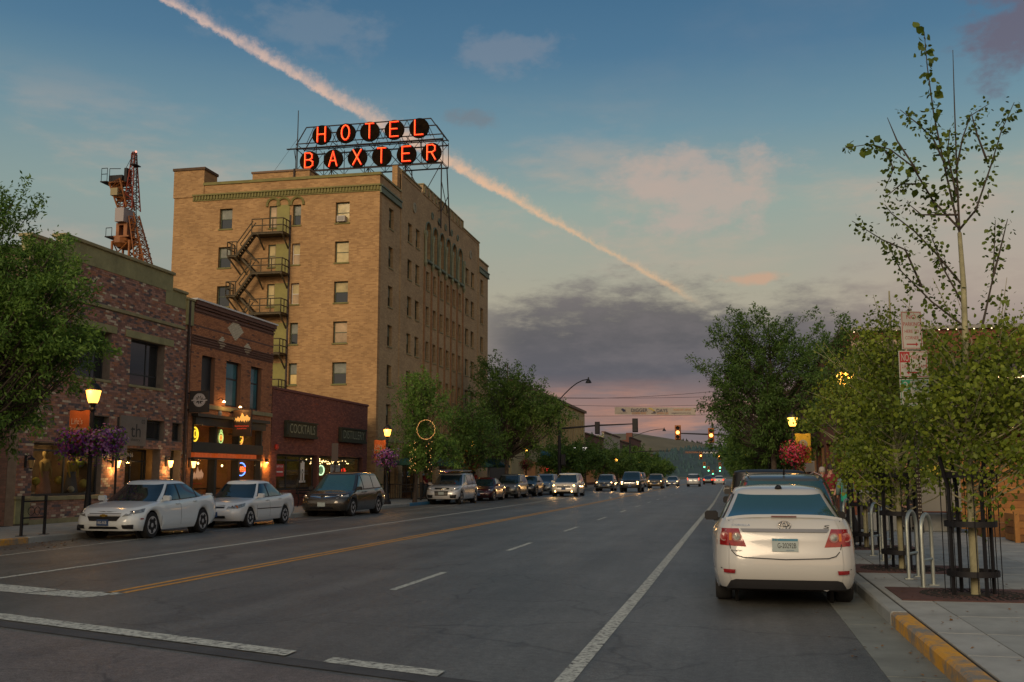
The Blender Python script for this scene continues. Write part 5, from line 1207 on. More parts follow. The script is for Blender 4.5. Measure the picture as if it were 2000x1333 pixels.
def sedan(L=4.6, W=1.8, H=1.46, **k):
    f, r = L / 2, -L / 2
    d = dict(W=W, n=7.5, gn=5.5, sill=.20, fb=.22, rb=.24, yf=f - .92, yr=r + 1.0, ra=.36, rw=.325, crown=.03, spokes=5,
             front=[(0, f - .10), (.25, f - .01), (.5, f), (.8, f - .06), (1, f - .2)], rear=[(0, r + .12), (.2, r + .03), (.45, r), (.75, r + .02), (1, r + .10)],
             wid=[(0, W * .93), (.12, W * .985), (.4, W), (.7, W * .985), (.9, W * .95), (1, W * .90)],
             top=[(r, .98), (r + .5, 1.03), (r + 1.2, 1.0), (0, .94), (f - 1.5, .93), (f - .9, .86), (f - .4, .76), (f, .66)],
             roof=[(r + 1.0, H - .22), (r + 1.5, H - .10), (-.2, H - .045), (.35, H - .06), (f - 1.4, H - .2)],
             G=dict(f0=f - 1.05, f1=.42, r0=r + .62, r1=r + 1.55, w0=W * .915, w1=W * .66), rw0=.10, wm=(.12, .13),
             wins=[(.06, f - 1.3), (-.86, -.02), (r + .95, -.92)], doors=[f - 1.28, .02, -.95], handles=[.2, -.75], mir=f - 1.42, mirm=None,
             hl=[(.5, .60), (.84, .64), (.87, .77), (.55, .70)], fog=(.6, .36), fogon=False,
             grilles=[[(-.36, .50), (.36, .50), (.42, .64), (-.42, .64), grille_m], [(-.45, .28), (.45, .28), (.4, .36), (-.4, .36), grille_m]], frontbars=[], emb=.62, embm=chrome, fplate=.42, platem=plate_blue,
             tl=[[(.50, .76), (.88, .74), (.87, .92), (.56, .92), lamp_red]], rplate=.72, rplatem=plate_pale, extra=None)
    d.update(k); return d
def suv(L=4.8, W=1.9, H=1.74, **k):
    f, r = L / 2, -L / 2
    d = sedan(L, W, H); d.update(ra=.41, rw=.37, sill=.28, fb=.3, rb=.36, yf=f - .92, yr=r + .95, crown=.035,
             top=[(r, 1.08), (r + .4, 1.12), (0, 1.08), (f - 1.4, 1.06), (f - .8, 1.02), (f - .3, .95), (f, .84)],
             roof=[(r + .2, H - .12), (r + .8, H - .06), (0, H - .05), (.5, H - .075), (f - 1.3, H - .25)],
             G=dict(f0=f - 1.0, f1=.55, r0=r + .06, r1=r + .42, w0=W * .93, w1=W * .74), rw0=.14, wm=(.06, .13),
             wins=[(.18, f - 1.25), (-.86, .10), (r + .3, -.96)], doors=[f - 1.2, .14, -.9], handles=[.35, -.65], mir=f - 1.35,
             hl=[(.52, .76), (.86, .78), (.88, .92), (.58, .90)], fog=(.68, .48), grilles=[[(-.36, .52), (.36, .52), (.42, .86), (-.42, .86), grille_m], [(-.5, .34), (.5, .34), (.45, .42), (-.45, .42), grille_m]], emb=.80, fplate=.60,
             tl=[[(.66, .86), (.92, .84), (.90, 1.06), (.70, 1.06), lamp_red]], rplate=.8)
    d.update(k); return d
# ---- the white saloon parked nearest on the right
def corolla_extra(s, t, pm):
    E = lambda x, z: s.end(x, z, -1, .010)
    for sgn in (-1, 1):   # detail inside the tail lights
        for cx_, r_, m_, n_ in ((.575, .048, lamp_clear, 'reverse_lamp'), (.725, .046, lamp_red, 'brake_lamp')):
            p = s.end(sgn * cx_, .865, -1, .012); MB().lathe([(r_ + .010, .0), (r_ + .010, .012), (r_ - .004, .014)], (p[0], p[1] - .012, p[2]), 18, axis='y').build(n_ + '_ring', mat('pale_lens_ring', (.30, .14, .13), .2) if 'pale_lens_ring' not in MT else MT['pale_lens_ring'], t)
            MB().lathe([(r_ - .006, -.014), (.01, -.018)], (p[0], p[1] - .004, p[2]), 18, axis='y').build(n_, m_, t)
        m = MB(); m.add(*quadp(E, [(sgn * .635, .82), (sgn * .668, .82), (sgn * .668, .91), (sgn * .635, .91)], 3, 3)); m.build('turn_signal', lamp_amber, t)
        m = MB(); m.add(*quadp(E, [(sgn * .61, .425), (sgn * .74, .43), (sgn * .745, .475), (sgn * .60, .472)], 4, 2)); m.build('reflector', lamp_red, t)
    m = MB(); m.add(*quadp(lambda x, z: s.end(x, z, -1, .02), [(-.50, .925), (.50, .925), (.53, .965), (-.53, .965)], 12, 2)); m.build('chrome_strip', mat('dark_chrome', (.22, .21, .20), .3, .8), t, smooth=50)
    m = MB(); m.add(*quadp(lambda x, z: s.end(x, z, -1, .014), [(-.56, .24), (.56, .24), (.60, .355), (-.60, .355)], 14, 3)); m.build('diffuser', mat('black_bumper_plastic', (.014, .014, .016), .5), t, smooth=50)
    for sgn in (-1, 1):
        m = MB(); m.add(*quadp(lambda x, z: s.end(x, z, -1, .014), [(sgn * .56, .24), (sgn * .72, .235), (sgn * .66, .335), (sgn * .60, .355)], 5, 3)); m.build('diffuser_end', MT['black_bumper_plastic'], t, smooth=50)
    gm = MB()
    def seam(pts, w=.005):
        for i in range(len(pts) - 1):
            (xa, za), (xb, zb) = pts[i], pts[i + 1]; L_ = math.hypot(xb - xa, zb - za) + 1e-6; nx_, nz_ = -(zb - za) / L_ * w, (xb - xa) / L_ * w
            gm.add(*quadp(lambda x, z: s.end(x, z, -1, .0055), [(xa + nx_, za + nz_), (xa - nx_, za - nz_), (xb - nx_, zb - nz_), (xb + nx_, zb + nz_)], 2, 1))
    seam([(-.665, 1.06), (-.665, .78), (-.645, .70), (-.59, .645), (-.5, .62), (0, .60), (.5, .62), (.59, .645), (.645, .70), (.665, .78), (.665, 1.06)])
    seam([(-.86, .47), (-.76, .485)]); seam([(.86, .47), (.76, .485)])
    gm.build('boot_seam', gap_m, t, fix=False)
    p = s.end(0, 1.0, -1, .012); b = MB()
    for ru, rz_, oz in ((.075, .055, 0), (.028, .05, 0), (.056, .022, .016)): b.tube([(ru * math.cos(2 * math.pi * k / 20), p[1] - .006, 1.0 + oz + rz_ * math.sin(2 * math.pi * k / 20)) for k in range(21)], .0065, 5)
    b.build('boot_badge', chrome, t)
    TB = lambda u, w, z: (u, s.end(u, z, -1, .012)[1] - w, z)
    MB(TB).text('COROLLA', .05, -.52, 1.005, 0, width=.22, height=.024, slant=.2).build('lettering', chrome, t); MB(TB).text('S', .08, .50, .99, 0, width=.065, height=.042, slant=.3).build('lettering', dark, t)
    MB(TB).text('Bozeman', .04, -.58, .70, 0, width=.13, height=.022).build('dealer_sticker', dark, t)
    yp = s.end(0, .77, -1, .028)[1]; TPp = lambda u, w, z: (u, yp - w, z)
    MB(TPp).text('G-20292B', .07, .02, .765, .002, width=.22, height=.062).build('plate_number', dark_print, t); MB(TPp).box(-.15, .15, .0005, .0015, .82, .845).build('plate_band', mat('plate_sky_band', (.03, .16, .25), .5), t)
    MB(TPp).text('MONTANA', .03, .06, .708, .002, width=.09, height=.014).build('plate_state', mat('plate_blue_print', (.04, .09, .2), .5), t)
    MB(TPp).text('*  *', .03, -.11, .83, .003, width=.05, height=.015).build('plate_star', mat('plate_gold', (.4, .3, .05), .5), t)
    # spoiler
    yr = s.rear[0][1]; V = []
    sect = [(-.02, 1.075), (-.055, 1.10), (-.03, 1.135), (.10, 1.13), (.14, 1.115)]
    m = MB(); n = 18
    for i in range(n + 1):
        u = -1 + 2 * i / n; x = .70 * u; bow = .10 * abs(u) ** 2.5; dz = -.045 * abs(u) ** 4
        V += [(x, yr + .10 + a_ + bow, b_ + dz) for a_, b_ in sect]
    k = len(sect); Fc = [(i * k + j, i * k + (j + 1) % k, (i + 1) * k + (j + 1) % k, (i + 1) * k + j) for i in range(n) for j in range(k)]
    m.add(V, Fc); m.add(V[:k], [tuple(range(k))]); m.add(V[-k:], [tuple(range(k))]); m.box(-.62, -.5, yr + .12, yr + .24, 1.02, 1.09); m.box(.5, .62, yr + .12, yr + .24, 1.02, 1.09)
    sp_ = m.build('spoiler', pm, t, smooth=45); MB().box(-.15, .15, yr + .032, yr + .06, 1.100, 1.118).build('brake_light', mat('dark_brake_lens', (.10, .03, .03), .3), sp_)
    MB().lathe([(.040, -.10), (.043, .10), (.034, .10), (.033, -.08)], (.47, yr + .10, .262), 16, axis='y').build('exhaust_pipe', chrome, t, smooth=40)
    MB().lathe([(.031, .0), (.01, .005)], (.47, yr + .04, .262), 12, axis='y').build('exhaust_mouth', well_m, t)
    MB().lathe([(.05, 0), (.035, .03), (.012, .045)], (0, s.G['r1'] + .08, s.ip(s.roof, s.G['r1']) + .05), 10).build('aerial', black, t)
white_p_ = paint('white', (.50, .50, .48)); silver_w = paint('pearl_white', (.43, .435, .42), 0, .2)
cor = sedan(4.54, 1.77, 1.47, yf=1.37, yr=-1.25, rw=.315, ra=.35, rb=.24, n=8, fog=None,
            rear=[(0, -2.16), (.08, -2.20), (.3, -2.27), (.50, -2.26), (.56, -2.215), (.8, -2.20), (1, -2.12)],
            top=[(-2.3, 1.045), (-1.9, 1.075), (-1.3, 1.03), (0, .95), (.8, .94), (1.4, .86), (1.9, .76), (2.3, .66)],
            G=dict(f0=1.25, f1=.40, r0=-1.80, r1=-.95, w0=1.60, w1=1.18), roof=[(-1.35, 1.30), (-.95, 1.39), (-.4, 1.425), (.35, 1.40), (.9, 1.25)],
            tl=[[(.46, .745), (.905, .765), (.885, .96), (.55, .965), lamp_red]], rplate=.77, extra=corolla_extra, mir=.80, mirm=black)
build_car('white_sedan', 'white sedan parked at right kerb with red tail lights and licence plate G-20292B', 'car', cor, silver_w, (.64, 15.35, 0), 0, glass=teal_glass)
# ---- compact SUV in front of it, seen over its roof
def tall_tail(s, t, pm):
    for sgn in (-1, 1):
        m = MB(); m.add(*patch(lambda u, v: s.gend(sgn * (.88 + .10 * u), .05 + .8 * v, -1, .02), 3, 6)); m.build('upright_tail_light', lamp_red, t, smooth=50)
        m = MB(); m.tube([(sgn * .62, -1.8, s.ip(s.roof, -1.8) + .07), (sgn * .62, -.2, s.ip(s.roof, 0) + .09), (sgn * .6, .5, s.ip(s.roof, .5) + .06)], .018, 6); m.build('roof_rail', chrome, t)
    MB().tube([(0, -1.6, s.ip(s.roof, -1.6) + .06), (0, -1.75, s.ip(s.roof, -1.6) + .22)], [.02, .006], 6).build('aerial', black, t)
grey_p = paint('grey', (.16, .17, .165), .4); silver_p = paint('silver', (.32, .32, .31), .5)
build_car('crossover', 'silver grey crossover with tall red tail lights parked ahead of the white sedan', 'car', suv(4.55, 1.86, 1.635, extra=tall_tail, mirm=black), paint('grey_green_dark', (.10, .11, .10), .4), (.93, 20.3, 0), 0, glass=teal_glass)
def jeep_extra(s, t, pm):
    MB().lathe([(.36, -.1), (.36, .1), (.2, .12)], (0, s.rear[0][1] - .12, 1.05), 20, axis='y').build('spare_wheel', tyre_m, t, smooth=40)
boxy = suv(4.5, 1.86, 1.78, n=9, gn=9, G=dict(f0=.95, f1=.62, r0=-2.2, r1=-2.08, w0=1.76, w1=1.62), extra=jeep_extra, roof=[(-2.3, 1.68), (.6, 1.70), (1.2, 1.55)], top=[(-2.3, 1.14), (0, 1.14), (.9, 1.12), (2.2, 1.06)])
build_car('off_roader', 'black boxy off-roader parked ahead of the silver crossover', 'car', boxy, mat('matt_black_paint', (.008, .008, .009), .55), (.92, 26.9, 0), 0, glass=mat('limo_tint_glass', (.006, .007, .008), .25, spec=.3))
for i, (y, c, lab) in enumerate(((34, 'grey', 'grey parked car second ahead of black off-roader'), (41, 'black', 'black parked car further up the right kerb'))):
    build_car('parked_car', lab, 'car', suv(4.6, 1.84, 1.6), {'grey': grey_p, 'black': paint('black', (.010, .010, .011))}[c], (.85, y, 0), 0, detail=1)
# ---- left kerb, noses towards the camera
PI = math.pi
def badge_gold(s, t, pm):
    p = s.end(0, .605, 1, .024); MB().box(-.10, .10, p[1] - .01, p[1] + .012, .585, .625).box(-.04, .04, p[1] - .011, p[1] + .016, .57, .64).build('bow_tie_badge', mat('gold_badge', (.5, .33, .07), .3, .8), t)
    TB = lambda u, w, z: (-u, s.end(0, .44, 1, .03)[1] + w, z); MB(TB).text('842-AKB', .1, 0, .43, .002, width=.24, height=.07).build('plate_number', white_print, t)
    for sgn in (-1, 1):
        q = s.side(2.02, .52, sgn, .008); m = MB(); m.add(*quadp(lambda y, z: s.side(y, z, sgn, .008), [(1.86, .50), (1.98, .50), (1.98, .53), (1.86, .53)], 2, 1)); m.build('side_marker', lamp_red, t)
cruze = sedan(4.6, 1.80, 1.475, rw=.335, ra=.375, yf=1.42, yr=-1.27, top=[(-2.3, 1.02), (-1.8, 1.05), (-1.2, 1.03), (0, .96), (.9, .94), (1.4, .89), (1.9, .80), (2.15, .74), (2.3, .70)],
              grilles=[[(-.38, .47), (.38, .47), (.46, .585), (-.46, .585), grille_m], [(-.44, .645), (.44, .645), (.46, .685), (-.46, .685), grille_m], [(-.42, .27), (.42, .27), (.36, .33), (-.36, .33), grille_m]], frontbars=[[(-.46, .595), (.46, .595), (.46, .635), (-.46, .635), paint('white', (0, 0, 0))]],
              hl=[(.50, .575), (.84, .64), (.885, .80), (.60, .69)], fog=(.66, .33), emb=None, fplate=.43, extra=badge_gold, roof=[(-1.5, 1.22), (-1.0, 1.37), (-.3, 1.43), (.35, 1.415), (.9, 1.27)], G=dict(f0=1.32, f1=.42, r0=-1.85, r1=-.75, w0=1.65, w1=1.22))
build_car('white_sedan', 'white sedan with gold badge parked nearest at left kerb beside flower basket lamp', 'car', cruze, paint('cool_white', (.72, .78, .79), 0, .2), (-15.50, 25.75, 0), PI + rad(.8))
civic_ = sedan(4.45, 1.72, 1.44, rw=.30, ra=.335, yf=1.34, yr=-1.22, hl=[(.42, .58), (.74, .60), (.80, .70), (.46, .69)], grilles=[[(-.34, .61), (.34, .61), (.36, .67), (-.36, .67), grille_m], [(-.42, .30), (.42, .30), (.4, .38), (-.4, .38), grille_m]], fog=None, spokes=7,
               top=[(-2.25, .98), (-1.7, 1.0), (-1.1, .96), (0, .92), (.9, .90), (1.4, .84), (1.9, .77), (2.25, .70)], extra=lambda s, t, pm: [MB().box(*sorted((sg * (abs(s.side(0, .55, 1, 0)[0]) - .005), sg * (abs(s.side(0, .55, 1, 0)[0]) + .008))), -.85, .95, .55, .575).build('side_moulding', gap_m, t) for sg in (-1, 1)] + [MB().lathe([(.05, 0), (.045, .012), (.01, .015)], s.end(sg * .70, .64, 1, .008), 10, axis='y').build('turn_signal', lamp_amber, t) for sg in (-1, 1)])
build_car('white_sedan', 'older white sedan with amber front indicators parked second at left kerb', 'car', civic_, paint('warm_white', (.68, .70, .69), 0, .2), (-15.48, 31.35, 0), PI)
def van_extra(s, t, pm):
    for sgn in (-1, 1):
        m = MB(); m.add(*quadp(lambda y, z: s.side(y, z, sgn, .010), [(-1.9, .97), (.9, .64), (.9, .66), (-1.9, .99)], 10, 1)); m.build('side_crease', chrome, t)
    MB().box(-.09, .09, s.end(0, .78, 1, .02)[1], s.end(0, .78, 1, .035)[1], .72, .84).build('badge', chrome, t)
ody = suv(5.16, 1.99, 1.74, rw=.345, ra=.385, sill=.22, fb=.24, rb=.3, yf=1.62, yr=-1.38, top=[(-2.6, 1.06), (-2, 1.10), (0, 1.05), (1.0, 1.03), (1.7, .97), (2.2, .88), (2.58, .80)], G=dict(f0=1.75, f1=.75, r0=-2.5, r1=-2.0, w0=1.84, w1=1.42),
          roof=[(-2.4, 1.55), (-1.6, 1.66), (0, 1.69), (.8, 1.65), (1.5, 1.42)], wins=[(.42, 1.45), (-.72, .34), (-2.2, -.80)], doors=[1.35, .36, -.78], handles=[.52, .2], mir=1.15, mirm=black,
          grilles=[[(-.5, .52), (.5, .52), (.56, .62), (-.56, .62), grille_m], [(-.5, .30), (.5, .30), (.45, .40), (-.45, .40), grille_m]], frontbars=[[(-.62, .80), (-.06, .72), (-.06, .765), (-.66, .845), chrome], [(.06, .72), (.62, .80), (.66, .845), (.06, .765), chrome]], hl=[(.56, .70), (.88, .76), (.90, .86), (.66, .83)], emb=None, fplate=.48, platem=plate_pale, extra=van_extra)
build_car('minivan', 'dark bronze minivan parked third at left kerb before the blue kerb paint', 'car', ody, paint('dark_bronze', (.050, .043, .034), .5, .25), (-15.55, 40.45, 0), PI, glass=teal_glass)
def roofbox(s, t, pm):
    for y in (-.9, .3): MB().box(-.75, .75, y - .03, y + .03, 1.78, 1.82).build('roof_bar', chrome, t)
    MB().box(-.7, .7, -1.6, .8, 1.82, 1.90).build('roof_carrier', silver_p, t, bevel=.03)
q7 = suv(5.05, 1.97, 1.74, grilles=[[(-.36, .48), (.36, .48), (.42, .92), (-.42, .92), grille_m], [(-.8, .36), (-.5, .36), (-.48, .52), (-.84, .54), grille_m], [(.5, .36), (.8, .36), (.84, .54), (.48, .52), grille_m]], fplate=.62, platem=plate_pale, extra=roofbox)
build_car('large_suv', 'pale silver SUV with roof bars parked beyond the bronze minivan', 'car', q7, paint('pale_silver', (.52, .53, .53), .2), (-15.55, 57.4, 0), PI)
build_car('parked_car', 'dark red parked sedan just behind the silver SUV with roof bars', 'car', sedan(), paint('dark_red', (.06, .008, .008), .2), (-15.4, 65.0, 0), PI, detail=1)
build_car('parked_car', 'grey green parked wagon behind the dark red sedan', 'car', suv(4.8, 1.84, 1.68), paint('grey_green', (.17, .175, .16), .4), (-15.3, 72.3, 0), PI, detail=1)
build_car('parked_car', 'nearly black parked hatchback behind the grey green wagon', 'car', suv(4.3, 1.78, 1.55), paint('blue_black', (.016, .018, .022), .3), (-15.3, 79.0, 0), PI, detail=1)
build_car('parked_car', 'silver blue parked minivan, last parked car before the blue awning', 'car', suv(4.9, 1.9, 1.7), paint('silver_blue', (.28, .32, .34), .4), (-15.2, 86.0, 0), PI, detail=1)
# ---- traffic
car_v = suv(5.1, 2.0, 1.75, rw=.34, ra=.38, sill=.24, fogon=True, fog=(.62, .40), hl=[(.60, .72), (.86, .74), (.88, .90), (.66, .88)], grilles=[[(-.5, .68), (.5, .68), (.52, .84), (-.52, .84), grille_m], [(-.7, .30), (.7, .30), (.66, .40), (-.66, .40), grille_m]], frontbars=[[(-.5, .75), (.5, .75), (.5, .775), (-.5, .775), chrome]])
build_car('minivan', 'white minivan driving towards the camera with lit headlights and fog lamps', 'car', car_v, paint('cream_white', (.66, .60, .50)), (-12.15, 78.8, 0), PI, headlights='on')
build_car('oncoming_car', 'dark SUV with lit headlights driving behind the white minivan', 'car', suv(4.6, 1.84, 1.68), grey_p, (-12.3, 105.0, 0), PI, headlights='on', detail=1)
pk = suv(5.3, 2.02, 1.95, n=7, gn=7, rw=.40, ra=.45, sill=.42, fb=.40, rb=.5, top=[(-2.6, 1.25), (0, 1.22), (1.0, 1.20), (1.9, 1.16), (2.6, 1.08)], roof=[(-2.5, 1.8), (0, 1.88), (.8, 1.84), (1.5, 1.6)], hl=[(.56, .86), (.90, .86), (.90, 1.02), (.56, 1.02)], grilles=[[(-.52, .70), (.52, .70), (.52, 1.04), (-.52, 1.04), grille_m]], frontbars=[[(-.54, .86), (.54, .86), (.54, .90), (-.54, .90), chrome]], fogon=True, fog=(.74, .78))
build_car('oncoming_truck', 'tall dark SUV truck with double lit headlights in the middle of the road', 'car', pk, paint('dark_taupe', (.05, .048, .045), .4), (-9.2, 99.8, 0), PI, headlights='on', detail=1)
build_car('oncoming_car', 'tan SUV with bright headlights behind the tall dark truck', 'car', suv(), paint('tan_gold', (.20, .14, .06), .4), (-8.7, 125.5, 0), PI, headlights='on', detail=1)
build_car('oncoming_car', 'grey van half hidden between the tall truck and tan SUV', 'car', suv(5.2, 2.0, 1.95), grey_p, (-11.9, 138, 0), PI, detail=1)
build_car('oncoming_car', 'low pale car with headlights on, farthest of the oncoming cars', 'car', sedan(), silver_p, (-7.9, 148, 0), PI, headlights='on', detail=1)
build_car('leaving_suv', 'silver SUV driving away in the centre lane with red tail lights', 'car', suv(4.8, 1.9, 1.78, tl=[[(.70, .92), (.94, .90), (.92, 1.22), (.76, 1.22), lamp_red]]), paint('pale_silver', (0, 0, 0)), (-4.95, 147.6, 0), 0, tails='on', detail=1)
build_car('leaving_car', 'small dark car with red lights far ahead in the centre lane', 'car', sedan(), paint('black', (0, 0, 0)), (-3.6, 180, 0), 0, tails='on', detail=1)
build_car('leaving_car', 'white sedan with red lights far ahead in the right lane', 'car', sedan(4.9, 1.85, 1.48), paint('white', (0, 0, 0)), (-1.75, 178, 0), 0, tails='on', detail=1)
build_car('leaving_car', 'red lit dark car farthest away near the green signals', 'car', suv(), grey_p, (-3.4, 215, 0), 0, tails='on', detail=1)
# ================================================================ TREES
bark = mat('grey_brown_bark', (.060, .045, .034), .95, var=.3, scale=6); bark_pale = mat('pale_aspen_bark', (.27, .255, .15), .85, var=.35, scale=5); twig_m = mat('dark_twig', (.045, .035, .026), .9)
leaf_ash = leafmat('ash_leaf', (.058, .135, .026), (.16, .27, .045)); leaf_dark = leafmat('dark_street_tree_leaf', (.036, .088, .018), (.10, .175, .034)); leaf_aspen = leafmat('aspen_leaf', (.045, .080, .008), (.22, .275, .026), .26)
leaf_elm = leafmat('elm_leaf', (.040, .10, .022), (.12, .20, .036))
def leaf_mesh(name, P, Nrm, Ax, S, m, narrow=.45, tint=None, folded=True):
    """one mesh of many pointed leaves: P base, Ax length direction, Nrm face direction, S length"""
    n = len(P); side_ = np.cross(Nrm, Ax); side_ /= np.linalg.norm(side_, axis=1)[:, None] + 1e-9
    S = S[:, None]; w = S * narrow
    if narrow > .7:
        k = [(0, 0, 0), (.28, .46, .04), (.62, .42, .05), (1, 0, -.06), (.62, -.42, .05), (.28, -.46, .04)]; fc = [(0, 1, 2, 3), (0, 3, 4, 5)]
    else:
        k = [(0, 0, 0), (.45, .5, .07), (1, 0, -.08), (.45, -.5, .07)]; fc = [(0, 1, 2), (0, 2, 3)]
    nv = len(k); V = np.zeros((n, nv, 3))
    for i, (a, b, c) in enumerate(k): V[:, i] = P + Ax * S * a + side_ * w * b + Nrm * S * c
    me = bpy.data.meshes.new(name); me.vertices.add(n * nv); me.vertices.foreach_set('co', V.ravel())
    q = len(fc[0]); nf = len(fc); idx = np.array(fc)[None] + (np.arange(n) * nv)[:, None, None]
    me.loops.add(n * nf * q); me.loops.foreach_set('vertex_index', idx.ravel().astype(np.int32)); me.polygons.add(n * nf)
    me.polygons.foreach_set('loop_start', (np.arange(n * nf) * q).astype(np.int32)); me.polygons.foreach_set('loop_total', np.full(n * nf, q, np.int32))
    me.materials.append(m); me.update(calc_edges=True)
    at = me.attributes.new('tint', 'FLOAT', 'FACE'); t = tint if tint is not None else np.random.rand(n); at.data.foreach_set('value', np.repeat(t, nf).astype(np.float32)); return me
def rnd_dirs(r, n):
    d = r.normal(size=(n, 3)); return d / np.linalg.norm(d, axis=1)[:, None]
def tree(name, label, loc, blobs, nclus, nleaf, cr, size, m, seed, trunk_r=.13, fork=2.2, group=None, narrow=.42, spread=.65, cat='tree', barkm=None, cage=False, top=None, droop=.0):
    r = np.random.default_rng(seed); t_ = thing(name, label, cat, loc, group); L0 = np.array(loc)
    W_ = np.array([b[6] for b in blobs], float); W_ /= W_.sum(); C = []
    for k in range(nclus):
        b = blobs[r.choice(len(blobs), p=W_)]; d = rnd_dirs(r, 1)[0]; q = r.random() ** (1 / 2.0)
        C.append(np.array(b[:3]) + d * q * np.array(b[3:6]))
    C = np.array(C); topz = top or max(b[2] + b[5] * .5 for b in blobs); cen = np.average([b[:3] for b in blobs], axis=0, weights=W_)
    tr = MB(); n = 7; path = []
    for i in range(n + 1):
        q = i / n; path.append((cen[0] * q ** 1.5 + .06 * math.sin(q * 5 + seed) * (q > 0), cen[1] * q ** 1.5 + .05 * math.cos(q * 4 + seed) * (q > 0), topz * q))
    tr.tube([tuple(np.array(p) + L0) for p in path], [trunk_r * (1.25 if i == 0 else 1 - .82 * i / n) for i in range(n + 1)], 9)
    tr.build('trunk', barkm or bark, t_, smooth=60)
    br = MB()
    for c in C:
        hz = math.hypot(c[0], c[1]); za = min(topz * .96, max(fork + .35 * abs(r.normal()), c[2] - hz * (.75 + .4 * r.random()))); q = za / topz
        p0 = np.array([cen[0] * q ** 1.5, cen[1] * q ** 1.5, za]); mid = p0 + (c - p0) * .5 + np.array([r.normal() * .12, r.normal() * .12, -.10 * np.linalg.norm(c - p0)])
        r0 = max(.016, trunk_r * (1 - .82 * q) * .33); br.tube([tuple(p + L0) for p in (p0, mid, c)], [r0, r0 * .6, .008], 5, cap=False)
    br.build('branch', barkm or twig_m, t_, smooth=60, fix=False)
    tot = nclus * nleaf; ci = np.repeat(np.arange(nclus), nleaf); out = C - cen; out /= np.linalg.norm(out, axis=1)[:, None] + 1e-6
    axd = out * .8 + rnd_dirs(r, nclus) * .55 + np.array([0, 0, .15 - droop]); axd /= np.linalg.norm(axd, axis=1)[:, None]
    s_ = r.uniform(-1, 1, tot)[:, None]; P = C[ci] + axd[ci] * s_ * cr * 1.25 + r.normal(size=(tot, 3)) * cr * spread * (1.15 - .75 * np.abs(s_)) * .55
    ax = axd[ci] * .7 + rnd_dirs(r, tot) * .9 + np.array([0, 0, -.25]); ax /= np.linalg.norm(ax, axis=1)[:, None]
    nm = rnd_dirs(r, tot) * .8 + np.array([0, 0, .6]); nm -= ax * (nm * ax).sum(1)[:, None]; nm /= np.linalg.norm(nm, axis=1)[:, None]
    tint = np.clip(r.random(nclus)[ci] * .55 + r.random(tot) * .5, 0, 1)
    me = leaf_mesh('crown', P + L0, nm, ax, size * r.uniform(.65, 1.25, tot), m, narrow, tint); link('crown', me, t_)
    return t_
tree('ash_tree', 'leafy green tree at left edge of the street in front of the brick shop', (-16.2, 19.0, .15), [(0.0, .3, 4.9, 2.3, 2.3, 3.1, 5), (1.35, .8, 4.3, 1.25, 1.2, .85, 1.2), (1.0, .4, 5.4, 1.5, 1.5, 1.2, 1.4), (-.2, .3, 2.9, 1.9, 1.7, 1.1, 1.9)], 460, 150, .36, .115, leaf_ash, 3, .15, 1.9, narrow=.36)
tree('street_tree', 'light green tree wound with fairy lights before the hotel corner', (-16.6, 53.4, .15), [(.5, 0, 4.2, 1.9, 1.9, 2.6, 4), (.2, 0, 5.6, 1.3, 1.3, 1.5, 1.2), (.8, 0, 2.6, 1.8, 1.6, 1.0, 1.2)], 190, 75, .38, .15, leaf_ash, 14, .11, 1.8)
tree('street_tree', 'wide dark green tree between the hotel and the blue awnings', (-16.6, 76.5, .15), [(.4, 0, 6.2, 3.6, 3.4, 3.4, 4), (2.4, 0, 6.0, 2.6, 2.2, 1.4, 1.4), (-.4, 0, 8.8, 2.4, 2.3, 2.3, 1.4), (-1.8, 0, 5.2, 2.6, 2.4, 2.4, 1.5), (.4, 0, 3.6, 3.0, 2.6, 1.2, 1)], 300, 95, .55, .20, leaf_elm, 25, .17, 2.6)
tree('street_tree', 'darker tree behind the fairy light tree along the patio', (-16.6, 64.5, .15), [(.4, 0, 4.3, 1.9, 1.9, 2.2, 4), (.3, 0, 2.9, 1.7, 1.6, 1.0, 1)], 130, 70, .42, .17, leaf_dark, 29, .10, 2.0)
tree('street_tree', 'tall dark tree on the right side rising behind the parked cars', (2.2, 52.0, .15), [(-.3, 0, 5.8, 2.7, 2.6, 3.0, 5), (-1.9, .2, 6.4, 2.2, 1.8, 1.6, 1.4), (1.1, 0, 7.6, 1.9, 1.9, 2.2, 2), (-.9, 0, 8.2, 2.2, 1.8, 1.4, 1.2), (.3, 0, 3.4, 2.6, 2.2, 1.3, 1.4), (-2.4, .1, 4.7, 1.4, 1.2, 1.0, .8), (2.0, 0, 5.0, 1.8, 1.8, 2.4, 1.2)], 330, 105, .42, .17, leaf_dark, 41, .16, 2.4, narrow=.36)
tree('street_tree', 'dense dark tree on the right behind the yellow banner lamp', (3.4, 36.6, .15), [(.4, 0, 4.6, 1.5, 1.5, 1.7, 3), (.5, 0, 5.9, 1.0, 1.0, 1.0, 1)], 100, 70, .34, .12, leaf_dark, 43, .09, 2.6)
k = 0
